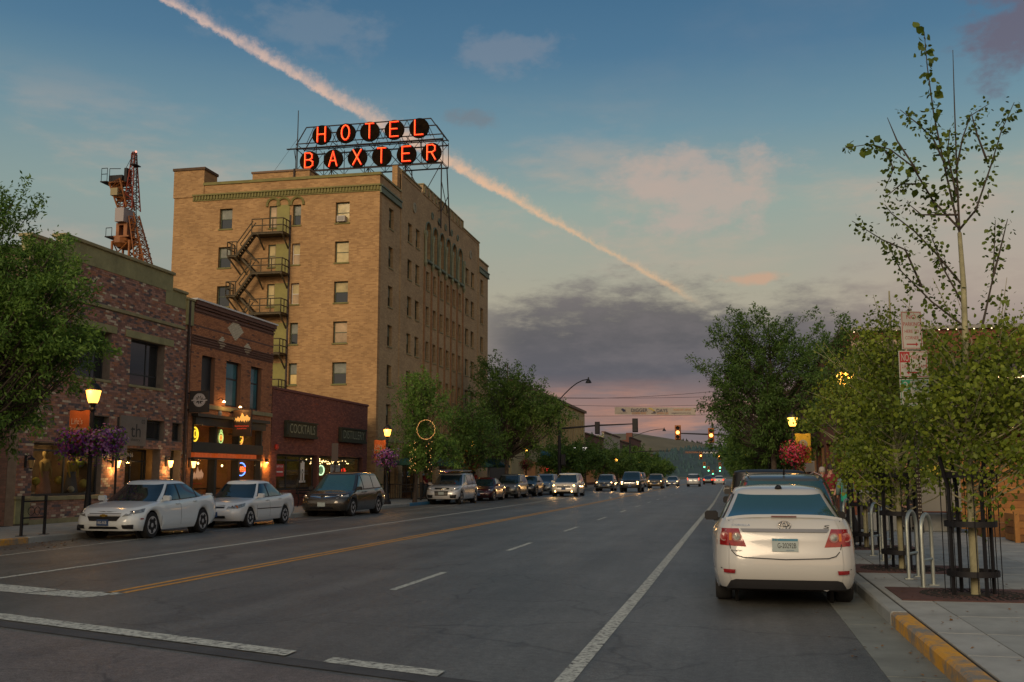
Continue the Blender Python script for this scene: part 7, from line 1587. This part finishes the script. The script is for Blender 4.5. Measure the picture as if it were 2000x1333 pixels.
for i, (y, l) in enumerate(((60.5, 'nearest'), (65.2, 'second'), (73.5, 'third'), (79.5, 'farthest'))): umbrella(-18.6, y, '%s dark green patio umbrella beside the hotel wall' % l)
t = thing('patio_fence', 'black metal bar fence round the hotel patio', 'fence', (-17.6, 70, .15)); fm = MB()
for a, b in ((57.8, 66), (66.2, 75), (75.2, 84)):
    p = MB(); p.box(-17.62, -17.58, a, b, 1.05, 1.10); p.box(-17.62, -17.58, a, b, .25, .29); k = a
    while k < b: p.box(-17.61, -17.59, k, k + .02, .29, 1.05); k += .14
    p.build('bar_panel', black, t); MB().box(-17.65, -17.55, a - .05, a + .05, .15, 1.2).build('post', black, t)
p = MB(); p.box(-20.2, -17.62, 57.78, 57.82, 1.05, 1.10); p.box(-20.2, -17.62, 57.78, 57.82, .25, .29)
for k in range(18): p.box(-20.15 + .14 * k, -20.13 + .14 * k, 57.79, 57.81, .29, 1.05)
p.build('bar_panel', black, t)
for i, (x, y) in enumerate(((-18.7, 59.6), (-18.6, 62.2), (-18.5, 66.4), (-18.5, 72.2), (-18.6, 78.3))):
    t = thing('patio_table', ['patio table under the nearest green umbrella', 'patio table between the first two green umbrellas', 'patio table just past the second green umbrella', 'patio table before the third green umbrella', 'patio table under the farthest green umbrella'][i], 'table', (x, y, .15), 'patio tables by the hotel'); MB().lathe([(.45, .70), (.45, .74)], (x, y, .15), 12).build('table_top', ds, t); MB().lathe([(.2, 0), (.04, .05), (.04, .7)], (x, y, .15), 8).build('leg', black, t)
# ================================================================ SIGNALS, CABLES, BANNERS ACROSS THE STREET
amber = emat('amber_signal_light', (1, .36, .07), 6); greenl = emat('green_signal_light', (.08, 1, .45), 5); hous = mat('signal_housing', (.30, .09, .02), .6); hous_b = mat('black_signal_housing', (.012, .011, .013), .7)
def signal_head(x, y, z, lit, lab, back=False, k=1.0, grp=None):
    t = thing('traffic_signal', lab, 'traffic light', (x, y, z), grp); w, h = .21 * k, .58 * k
    MB().box(x - w, x + w, y - .12, y + .12, z - h, z + h).build('housing', hous_b if back else hous, t, bevel=.03)
    MB().box(x - w * 1.25, x + w * 1.25, y + .125, y + .14, z - h * 1.1, z + h * 1.1).build('back_plate', hous_b if back else mat('amber_back_plate', (.28, .10, .01), .6) if 'amber_back_plate' not in MT else (hous_b if back else MT['amber_back_plate']), t)
    for j, n in enumerate(('red', 'amber', 'green')):
        zz = z + (.38 - .38 * j) * k; s_ = 1 if back else -1
        MB().lathe([(.15 * k, 0), (.01, .03)], (x, y + s_ * .15 - .015, zz), 14, axis='y').build('lens', {'amber': amber, 'green': greenl}[lit] if n == lit else well_m, t)
        v = MB(); n_ = 9; V = []
        for d in (0, .2):
            for q in range(n_): a = math.pi * q / (n_ - 1); V.append((x + .165 * k * math.cos(a), y + s_ * (.13 + d), zz + .165 * k * math.sin(a)))
        v.add(V, [(q, q + 1, n_ + q + 1, n_ + q) for q in range(n_ - 1)]); v.build('visor', hous_b if back else hous, t, fix=False)
def mast(x, y, h, x1, za, zb, lab, lum=None):
    t = thing('signal_mast', lab, 'signal pole', (x, y, .15)); MB().lathe([(.2, 0), (.17, .3), (.13, h)], (x, y, .15), 12).build('pole', black, t, smooth=40); MB().tube([(x, y, za), ((x + x1) / 2, y, (za + zb) / 2 + .08), (x1, y, zb)], [.10, .08, .05], 8).build('mast_arm', black, t, smooth=40)
    if lum:
        xl_, zl = lum; P = [(x, y, h)] + [(x + (xl_ - x) * q, y, h + (zl - h) * math.sin(q * math.pi / 2)) for q in (.2, .4, .6, .8, 1)]; MB().tube(P, .05, 6).build('lamp_arm', black, t); MB().lathe([(.30, -.35), (.22, -.15), (.08, 0), (.05, .2)], (xl_, y, zl), 10).build('lamp_shade', black, t)
    return t
mast(-15.5, 95, 8.6, -8.3, 5.9, 6.3, 'left traffic signal pole with long arm and curved lamp arm', (-12.7, 10.5)); signal_head(-8.4, 94.8, 6.15, None, 'black backed signal hanging at the end of the left mast arm', True, 1.0); signal_head(-11.9, 94.8, 5.95, None, 'black backed signal mid way along the left mast arm', True, .9); signal_head(-15.1, 94.7, 3.0, None, 'low black signal on the left signal pole', True, .8)
mast(2.9, 90, 7.2, -4.3, 4.7, 5.2, 'right traffic signal pole with arm reaching out of the dark tree', (.9, 7.4)); signal_head(-4.28, 89.8, 5.25, 'amber', 'amber lit signal at the end of the right mast arm', False, 1.0); signal_head(-1.46, 89.8, 4.98, 'amber', 'amber lit signal on the right mast arm nearer the tree', False, 1.0)
mast(2.9, 165, 7, -5.0, 5.0, 5.3, 'second right signal pole further down the street'); signal_head(-4.35, 164.8, 4.62, 'amber', 'left of the two far amber signals', False, .9); signal_head(-1.5, 164.8, 4.5, 'amber', 'right of the two far amber signals', False, .9)
mast(-15.5, 165, 7.5, -9, 5.2, 5.4, 'far left signal pole with lamp arm in front of the hill', (-10, 8.9))
for i, (x, y, z) in enumerate(((-7.0, 300, 4.4), (-2.6, 300, 4.2), (-7, 360, 3.6), (-3.2, 360, 3.5), (-6.5, 420, 2.6))): signal_head(x, y, z, 'green', ['far green signal, upper left of the green cluster', 'far green signal, upper right of the green cluster', 'far green signal, middle left of the green cluster', 'far green signal, middle right of the green cluster', 'far green signal, lowest of the green cluster'][i], False, 1.4, 'green signals far down the street')
m = MB()
cab = thing('span_cable', 'thin dark cables sagging across the street above the banner', 'cable', (-8, 110, 9))
def sag(a, b, s_, n=14): a, b = Vector(a), Vector(b); return [a + (b - a) * (i / n) + Vector((0, 0, -s_ * 4 * (i / n) * (1 - i / n))) for i in range(n + 1)]
for a, b, s_ in (((-20.1, 110, 9.3), (4.4, 110, 9.2), .35), ((-20.1, 108, 9.8), (4.4, 108, 10.8), .5), ((-20.1, 109, 10.0), (4.4, 109, 9.9), .25), ((-20.1, 110, 8.0), (4.4, 110, 8.0), .12)): MB().tube(sag(a, b, s_), .018, 4).build('cable', black, cab)
t = thing('street_banner', 'long pale banner reading DIGGER DAYS hung across the street', 'banner', (-7.6, 110, 8)); T = TS(110); bc = mat('pale_banner_sheet', (.34, .30, .255), .85, var=.08)
m = MB(T); n = 20; V = [(-11.9 + 8.55 * i / n, .03 * math.sin(i * .9), z - .012 * i * .8) for z in (8.06, 8.86) for i in range(n + 1)]; m.add(V, [(i, i + 1, n + 2 + i, n + 1 + i) for i in range(n)]); m.build('sheet', bc, t, fix=False)
navy = mat('navy_print', (.02, .025, .07), .8); org = mat('orange_print', (.45, .17, .05), .8)
MB(T).text('DIGGER', .5, -9.25, 8.48, .08, width=1.75, height=.36).build('lettering', navy, t); MB(T).text('DAYS', .5, -6.85, 8.42, .08, width=1.15, height=.36).build('lettering', navy, t); MB(T).text('COME DIG', .3, -9.3, 8.16, .08, width=1.5, height=.18).build('lettering', org, t); MB(T).text('WITH US', .3, -6.8, 8.12, .08, width=1.2, height=.18).build('lettering', org, t); MB(T).text('AUGUST 20TH', .3, -4.75, 8.48, .08, width=1.8, height=.18).build('lettering', org, t); MB(T).text('eaglemount.org', .3, -4.85, 8.12, .08, width=2.0, height=.17).build('lettering', navy, t)
MB(T).prism([(-11.2, 8.62), (-11.0, 8.70), (-10.85, 8.58), (-10.65, 8.52), (-10.8, 8.45), (-10.7, 8.36), (-11.0, 8.32), (-11.05, 8.45), (-11.15, 8.5)], .06, .07).build('bird_emblem', navy, t); MB(T).text('EAGLE MOUNT', .2, -11.0, 8.22, .08, width=.9, height=.07).build('lettering', navy, t)
MB(T).prism([(-8.25, 8.72), (-8.0, 8.68), (-7.65, 8.42), (-7.6, 8.24), (-7.75, 8.24), (-7.75, 8.38), (-8.05, 8.56), (-8.25, 8.60)], .06, .07).build('digger_print', mat('yellow_print', (.42, .32, .05), .8), t); MB(T).box(-8.0, -7.5, .06, .07, 8.12, 8.17).build('digger_track', navy, t); MB(T).box(-7.78, -7.55, .06, .072, 8.22, 8.34).build('digger_bucket', navy, t)
T2 = TS(200); t = thing('street_banner', 'far dark banner with white word EDUCATED across the street', 'banner', (-4, 200, 6)); MB(T2).box(-8.6, -.6, 0, .02, 5.55, 6.25).build('sheet', mat('dark_blue_banner', (.03, .045, .06), .8), t); MB(T2).text('EDUCATED', .5, -3.6, 5.9, .05, width=3.9, height=.44).build('lettering', white_print, t); MB(T2).text('MONTANA', .5, -6.9, 5.9, .05, width=2.4, height=.3).build('lettering', org, t); MB(T2).prism([(-1.5, 5.72), (-1.1, 6.1), (-.8, 5.72)], .03, .05).build('peak_print', white_print, t)
# ================================================================ RIGHT SIDE BUILDINGS
TRr = TS(40.0); rbk = brickmat('red_corner_brick', 0, (.20, .062, .035), (.14, .045, .028), (.14, .08, .055), .24, .08)
rb = thing('corner_building', 'red brick corner building behind the aspens with strung parapet bulbs', 'building', (8, 40, .15)); hr = [(5.2, 6.7, .2, 2.6), (7.4, 9.2, 1.0, 3.0), (9.8, 11.6, 1.0, 3.0), (12.2, 14, 1, 3.0)]
wall(TRr, 4.3, 20, .15, 6.95, hr, rbk, rb, .3, 'front_wall'); rbk2 = brickmat('red_street_brick', 1, (.17, .055, .03), (.12, .04, .025), (.12, .07, .05), .24, .08)
hr2 = [(41, 44, .3, 3), (45, 48.5, .3, 3), (49.5, 53, .3, 3), (54, 58, .3, 3)]; wall(TR(4.3), 40.31, 60, .15, 6.95, hr2, rbk2, rb, .3, 'street_wall'); MB().box(4.61, 20, 40.31, 60, 6.3, 6.5).build('roof', MT['flat_roof'], rb)
MB().box(4.2, 20, 39.85, 40.3, 6.96, 7.1).box(4.2, 4.6, 40.31, 60, 6.96, 7.1).build('coping', mat('grey_coping', (.2, .2, .19), .7), rb)
for h in hr: window(rb, TRr, h[0] + .01, h[1] - .01, h[2] + .01, h[3] - .01, .15, cols=(.5,), panes=MT['dim_lit_shop'])
for h in hr2: window(rb, TR(4.3), h[0] + .01, h[1] - .01, h[2] + .01, h[3] - .01, .15, cols=(.5,), panes=MT['dim_lit_shop'])
MB(TRr).box(4.6, 6.75, .001, .05, 5.55, 6.62).build('wall_panel', mat('pink_beige_stucco', (.36, .27, .20), .9, var=.15), rb); MB(TRr).box(6.8, 20, .001, .12, 5.15, 5.3).build('string_course', MT['grey_coping'], rb)
m = MB()
for k in range(40): m.lathe([(.01, -.02), (.03, 0), (.01, .02)], (4.4 + .3 * k, 39.8, 6.93), 5)
m.build('parapet_bulb', emat('pale_bulb', (1, .75, .45), 2.5), rb, kind='stuff')
MB().box(14.0, 14.8, 42, 43, 6.5, 7.6).build('roof_vent', mat('grey_vent', (.13, .14, .12), .8), rb)
t = thing('shop_sign', 'dark shop fascia with pale letters DSG above the strolling couple', 'sign', (4, 39.8, 2.7)); MB(TRr).box(4.35, 5.15, .05, .12, 2.65, 3.05).build('board', sign_black, t); MB(TRr).text('DSG. CARY', .3, 4.75, 2.88, .125, width=.72, height=.18).build('lettering', white_print, t); MB(TRr).box(4.4, 5.1, .121, .125, 2.68, 2.72).build('underline', ban_y, t)
pv = thing('patio_pavilion', 'dark timber patio roof with lit strips beside the red brick building', 'pavilion', (9, 33, .15)); dk = mat('dark_pavilion_metal', (.03, .028, .03), .6)
MB().box(6.3, 14, 31.5, 39.7, 4.55, 4.75).build('roof', dk, pv); MB().box(6.2, 14, 31.35, 31.5, 4.3, 4.9).build('fascia', dk, pv)
for x in (6.4, 9, 11.6): MB().box(x - .08, x + .08, 31.6, 31.76, .15, 4.55).build('post', dk, pv); MB().tube([(x, 31.68, 3.6), (x + .9, 31.68, 4.5)], .05, 4).build('brace', dk, pv)
for a, b in ((7.2, 8.6), (9.4, 10.2)): MB().box(a, b, 31.3, 31.36, 4.36, 4.42).build('light_strip', emat('warm_strip', (1, .72, .35), 2.2) if 'warm_strip' not in MT else MT['warm_strip'], pv)
point(lambda u, w, z: (u, w, z), 8, 34, 4, 25, WARM)
plank_m = [mat('cedar_plank_%s' % n, c, .75, var=.25, scale=5) for n, c in (('amber', (.26, .105, .022)), ('honey', (.30, .135, .03)), ('brown', (.18, .075, .018)))]
pf = thing('plank_wall', 'amber cedar plank wall of horizontal boards at the right edge', 'fence', (7, 28.3, .15)); pmesh = {}
for k in range(11):
    for j, (xa, xb) in enumerate(((5.75, 8.0), (8.0, 10.6), (10.6, 13))):
        c = (k * 2 + j * 5) % 3; key = (c, round(xb - xa, 2))
        if key not in pmesh: pmesh[key] = MB().box(.004, xb - xa - .004, -.02, .02, .004, .176).mesh('plank', plank_m[c], bevel=.004)
        link('plank', pmesh[key], pf, loc=(xa, 28.3 + R_.uniform(-.004, .004), .25 + .18 * k))
for x in (5.7, 8.0, 10.6): MB().box(x - .05, x + .05, 28.33, 28.43, .15, 2.3).build('post', dk, pf)
t = thing('planter_box', 'low cedar planter box in front of the plank wall', 'planter', (7, 24.6, .15))
for k in range(4): MB().box(6.15, 8.6, 24.58, 24.62, .17 + .15 * k, .31 + .15 * k).build('plank', plank_m[(k + 2) % 3], t); MB().box(6.13, 6.17, 24.63, 25.6, .17 + .15 * k, .31 + .15 * k).build('plank', plank_m[(k + 1) % 3], t)
MB().box(6.17, 8.6, 24.63, 25.6, .17, .68).build('soil', MT['dark_soil'], t); MB().box(6.08, 6.18, 24.54, 24.64, .15, .82).build('corner_post', plank_m[1], t)
t = thing('step', 'low cedar timber step in front of the plank wall', 'step', (6, 27, .15)); MB().box(5.9, 7.6, 26.6, 28.2, .15, .42).build('tread', plank_m[2], t, bevel=.01)
t = thing('seat_wall', 'long low pale concrete seat wall behind the bike hoops', 'wall', (4.5, 26.6, .15)); MB().box(3.6, 5.7, 28.9, 29.3, .15, .62).build('wall', concrete2, t, bevel=.02)
t = thing('patio_screen', 'dark slatted patio screen behind the low seat wall', 'fence', (5, 31, .15))
for k in range(6): MB().box(3.9, 6.3, 31.0, 31.04, .2 + .2 * k, .38 + .2 * k).build('slat', dk, t)
for x in (3.95, 5.1, 6.25): MB().box(x - .05, x + .05, 31.05, 31.13, .15, 1.5).build('post', dk, t)
t = thing('yellow_sign', 'yellow and white board sign on the patio behind the aspen', 'sign', (5.3, 28.1, 1.5)); MB().box(4.75, 5.55, 28.08, 28.12, 1.62, 1.86).build('board', mat('yellow_board', (.50, .38, .02), .6), t); MB().box(4.75, 5.75, 28.13, 28.16, .7, 1.6).build('panel', mat('grey_panel_board', (.19, .18, .15), .7), t)
for x in (4.8, 5.5): MB().box(x - .03, x + .03, 28.165, 28.2, .15, 1.86).build('post', black, t)
m = thing('string_lights', 'warm bulbs hanging over the patio behind the aspens', 'fairy lights', (7, 30, 3))
for k in range(9): q = (5.2 + .55 * k, 29.5, 3.0 + .2 * math.sin(k)); MB().lathe([(.01, -.05), (.035, 0), (.01, .05)], q, 6).build('bulb', bulb_mat, m)
MB().tube([(5.2 + .55 * k, 29.5, 3.06 + .2 * math.sin(k)) for k in range(9)], .008, 4).build('wire', black, m)
for i, (y0, y1, h, mi, lab) in enumerate(((60.3, 78, 7.0, 2, 'brown brick shop row right behind the tall dark tree'), (78.3, 104, 7.6, 1, 'tan brick building on the right beyond the brown shops'), (104.3, 150, 8.2, 0, 'red brick building on the right beyond the signals'), (150.3, 260, 7.2, 3, 'pale building farthest on the right side'))): far_building(4.3, y0, y1, h, mi, 1, lab)
for i, (x, y, lab) in enumerate(((2.9, 47.5, 'green and white street sign boards on a post before the dark tree'), (3.3, 45.0, 'small white parking sign on a post below the red flowers'))):
    t = thing('sign_post', lab, 'sign post', (x, y, .15)); MB().tube([(x, y, .15), (x, y, 2.9 if i == 0 else 2.2)], .03, 6).build('post', black, t); MB().box(x - .2, x + .2, y - .05, y - .03, 2.2 if i == 0 else 1.75, 2.85 if i == 0 else 2.2).build('board', mat('faded_green_board', (.17, .24, .12), .7) if i == 0 else sign_w, t)
t = thing('litter_bin', 'dark square litter bin behind the parked white sedan', 'bin', (3.7, 30, .15)); MB().box(3.45, 3.95, 29.8, 30.3, .15, 1.1).build('body', dk, t, bevel=.03); MB().box(3.42, 3.98, 29.77, 30.33, 1.1, 1.2).build('lid', mat('grey_lid', (.25, .27, .28), .5), t, bevel=.02)
# ================================================================ PEOPLE
skin = mat('skin', (.36, .19, .125), .6); hair_d = mat('dark_hair', (.015, .01, .008), .7); hair_g = mat('grey_hair', (.3, .27, .24), .7); maroon_c = mat('maroon_shirt', (.15, .010, .014), .85); red_c = mat('red_shirt', (.22, .02, .02), .85); jean = mat('blue_jeans', (.04, .07, .10), .9); khaki = mat('dark_trousers', (.05, .04, .035), .9); teal_bag = mat('teal_bag', (.01, .26, .17), .7); green_sh = mat('grey_green_top', (.10, .16, .15), .85); dark_cl = mat('dark_cardigan', (.015, .03, .03), .85)
def skinmesh(name, verts, edges, radii, m, parent, sub=1):
    me = bpy.data.meshes.new(name); me.from_pydata(verts, edges, []); me.materials.append(m); o = bpy.data.objects.new(name, me); COL.objects.link(o)
    o.modifiers.new('skin', 'SKIN').use_smooth_shade = True; sl = me.skin_vertices[0].data if me.skin_vertices else None
    if sl is None:
        bm = bmesh.new(); bm.from_mesh(me); bm.verts.layers.skin.verify(); bm.to_mesh(me); bm.free(); sl = me.skin_vertices[0].data
    for i, r in enumerate(radii): sl[i].radius = (r, r) if not isinstance(r, tuple) else r
    sl[0].use_root = True; md = o.modifiers.new('sub', 'SUBSURF'); md.levels = sub; md.render_levels = sub
    o.parent = parent; PW[o.name] = Vector((0, 0, 0)); return o
def person(label, loc, rz, h, shirt, trousers, hair, long_hair=False, sit=False, cardigan=None, grp=None):
    t = thing('person', label, 'person', (0, 0, 0), grp); k = h / 1.75
    J = dict(pel=(0, 0, .95), wai=(0, 0, 1.1), che=(0, .01, 1.32), nec=(0, 0, 1.50), hea=(0, -.02, 1.60), top=(0, -.015, 1.72), sl=(.19, 0, 1.42), el=(.25, .05, 1.14), wl=(.24, -.08, .92), hl=(.24, -.12, .82), sr=(-.19, 0, 1.42), er=(-.25, .03, 1.14), wr=(-.24, -.10, .92), hr=(-.24, -.14, .82), hpl=(.1, 0, .88), kl=(.11, -.10, .50), al=(.11, .04, .09), tl=(.11, -.12, .045), hpr=(-.1, 0, .88), kr=(-.11, .02, .50), ar=(-.11, .16, .10), tr=(-.11, .03, .05))
    if sit: J.update(kl=(.13, -.42, .95), al=(.13, -.40, .50), tl=(.13, -.54, .46), kr=(-.13, -.42, .95), ar=(-.13, -.38, .5), tr=(-.13, -.52, .46), che=(0, -.12, 1.28), nec=(0, -.2, 1.44), hea=(0, -.27, 1.53), top=(0, -.29, 1.65), sl=(.19, -.14, 1.38), sr=(-.19, -.14, 1.38), el=(.24, -.25, 1.12), er=(-.24, -.25, 1.12), wl=(.16, -.45, 1.04), wr=(-.16, -.45, 1.04), hl=(.12, -.52, 1.02), hr=(-.12, -.52, 1.02))
    R = dict(pel=(.15, .11), wai=(.14, .10), che=(.17, .12), nec=.055, hea=.085, top=.075, sl=.065, el=.047, wl=.035, hl=.04, sr=.065, er=.047, wr=.035, hr=.04, hpl=.095, kl=.062, al=.045, tl=.04, hpr=.095, kr=.062, ar=.045, tr=.04)
    E = [('pel', 'wai'), ('wai', 'che'), ('che', 'nec'), ('nec', 'hea'), ('hea', 'top'), ('che', 'sl'), ('sl', 'el'), ('el', 'wl'), ('wl', 'hl'), ('che', 'sr'), ('sr', 'er'), ('er', 'wr'), ('wr', 'hr'), ('pel', 'hpl'), ('hpl', 'kl'), ('kl', 'al'), ('al', 'tl'), ('pel', 'hpr'), ('hpr', 'kr'), ('kr', 'ar'), ('ar', 'tr')]
    def sub(names, grow, nm, m):
        ns = [n for n in J if n in names]; ix = {n: i for i, n in enumerate(ns)}; skinmesh(nm, [tuple(c * k for c in J[n]) for n in ns], [(ix[a], ix[b]) for a, b in E if a in ix and b in ix], [tuple((x + grow) * k for x in R[n]) if isinstance(R[n], tuple) else (R[n] + grow) * k for n in ns], m, t)
    sub(J.keys(), 0, 'body', skin); sub(('pel', 'wai', 'che', 'sl', 'el', 'sr', 'er') + (('wl', 'wr') if cardigan else ()), .034, 'shirt', shirt); sub(('pel', 'hpl', 'kl', 'al', 'hpr', 'kr', 'ar'), .014, 'trousers', trousers)
    hx, hy, hz = [c * k for c in J['top']]; MB().lathe([(.098 * k, -.10 * k), (.104 * k, -.02 * k), (.09 * k, .05 * k), (.04 * k, .085 * k), (.01, .09 * k)], (hx, hy + .025 * k, hz), 12).build('hair', hair, t, smooth=60)
    if long_hair: MB().lathe([(.11 * k, -.34 * k), (.12 * k, -.2 * k), (.105 * k, 0)], (hx, hy + .06 * k, hz - .02), 12).build('long_hair', hair, t, smooth=60)
    for sx in (-1, 1): MB().lathe([(.012, -.01), (.008, .006)], (hx + sx * .034 * k, hy - .085 * k, hz - .09 * k), 6, axis='y').build('eye', hair_d, t); MB().lathe([(.018, -.02), (.018, .02)], (hx + sx * .092 * k, hy + .01, hz - .10 * k), 6, axis='x').build('ear', skin, t); MB().box(sx * J['tl'][0] * k - .05, sx * J['tl'][0] * k + .05, min(J['tl' if sx > 0 else 'tr'][1], 9) * k - .08, J['tl' if sx > 0 else 'tr'][1] * k + .20, (J['tl' if sx > 0 else 'tr'][2]) * k - .045, J['tl' if sx > 0 else 'tr'][2] * k + .03).build('shoe', hair_d, t, bevel=.015)
    MB().prism([(hx - .014, hz - .13 * k), (hx + .014, hz - .13 * k), (hx, hz - .085 * k)], hy - .105 * k, hy - .06 * k).build('nose', skin, t); MB().box(hx - .022, hx + .022, hy - .088 * k, hy - .075 * k, hz - .158 * k, hz - .150 * k).build('mouth', red_c, t)
    t.location = loc; t.rotation_euler.z = rz; return t
person('man in maroon shirt with short dark hair strolling on the right pavement', (3.12, 34.0, .15), rad(-50), 1.76, maroon_c, khaki, hair_d); person('grey haired person in red shirt close behind the man in maroon', (2.92, 34.7, .15), rad(-30), 1.68, red_c, khaki, hair_g)
w = person('dark haired woman in grey green top and jeans beside the maroon man', (3.52, 33.8, .15), rad(190), 1.60, green_sh, jean, hair_d, True, cardigan=True)
t = thing('shoulder_bag', 'bright teal bag carried by the dark haired woman', 'bag', (3.52, 33.55, .95)); MB().box(3.36, 3.66, 33.42, 33.56, .78, 1.06).build('pouch', teal_bag, t, bevel=.04); MB().tube([(3.38, 33.5, 1.05), (3.42, 33.62, 1.4), (3.5, 33.75, 1.5)], .012, 5).build('strap', teal_bag, t)
person('person with bare arms leaning forward on the low seat wall', (4.45, 29.05, .15 - .34), rad(20), 1.66, mat('dark_vest', (.03, .03, .035), .9), khaki, mat('pale_hair', (.34, .22, .16), .7), sit=True)
for i, (x, y, c) in enumerate(((-18.4, 61.5, maroon_c), (-18.3, 67.2, dark_cl), (-18.5, 74.3, red_c))): person(['person in maroon top on the hotel patio by the first umbrellas', 'person in dark top on the hotel patio by the third lamp', 'person in red top on the hotel patio near the far umbrellas'][i], (x, y, .15), rad(80 + 40 * i), 1.7, c, jean, hair_d)
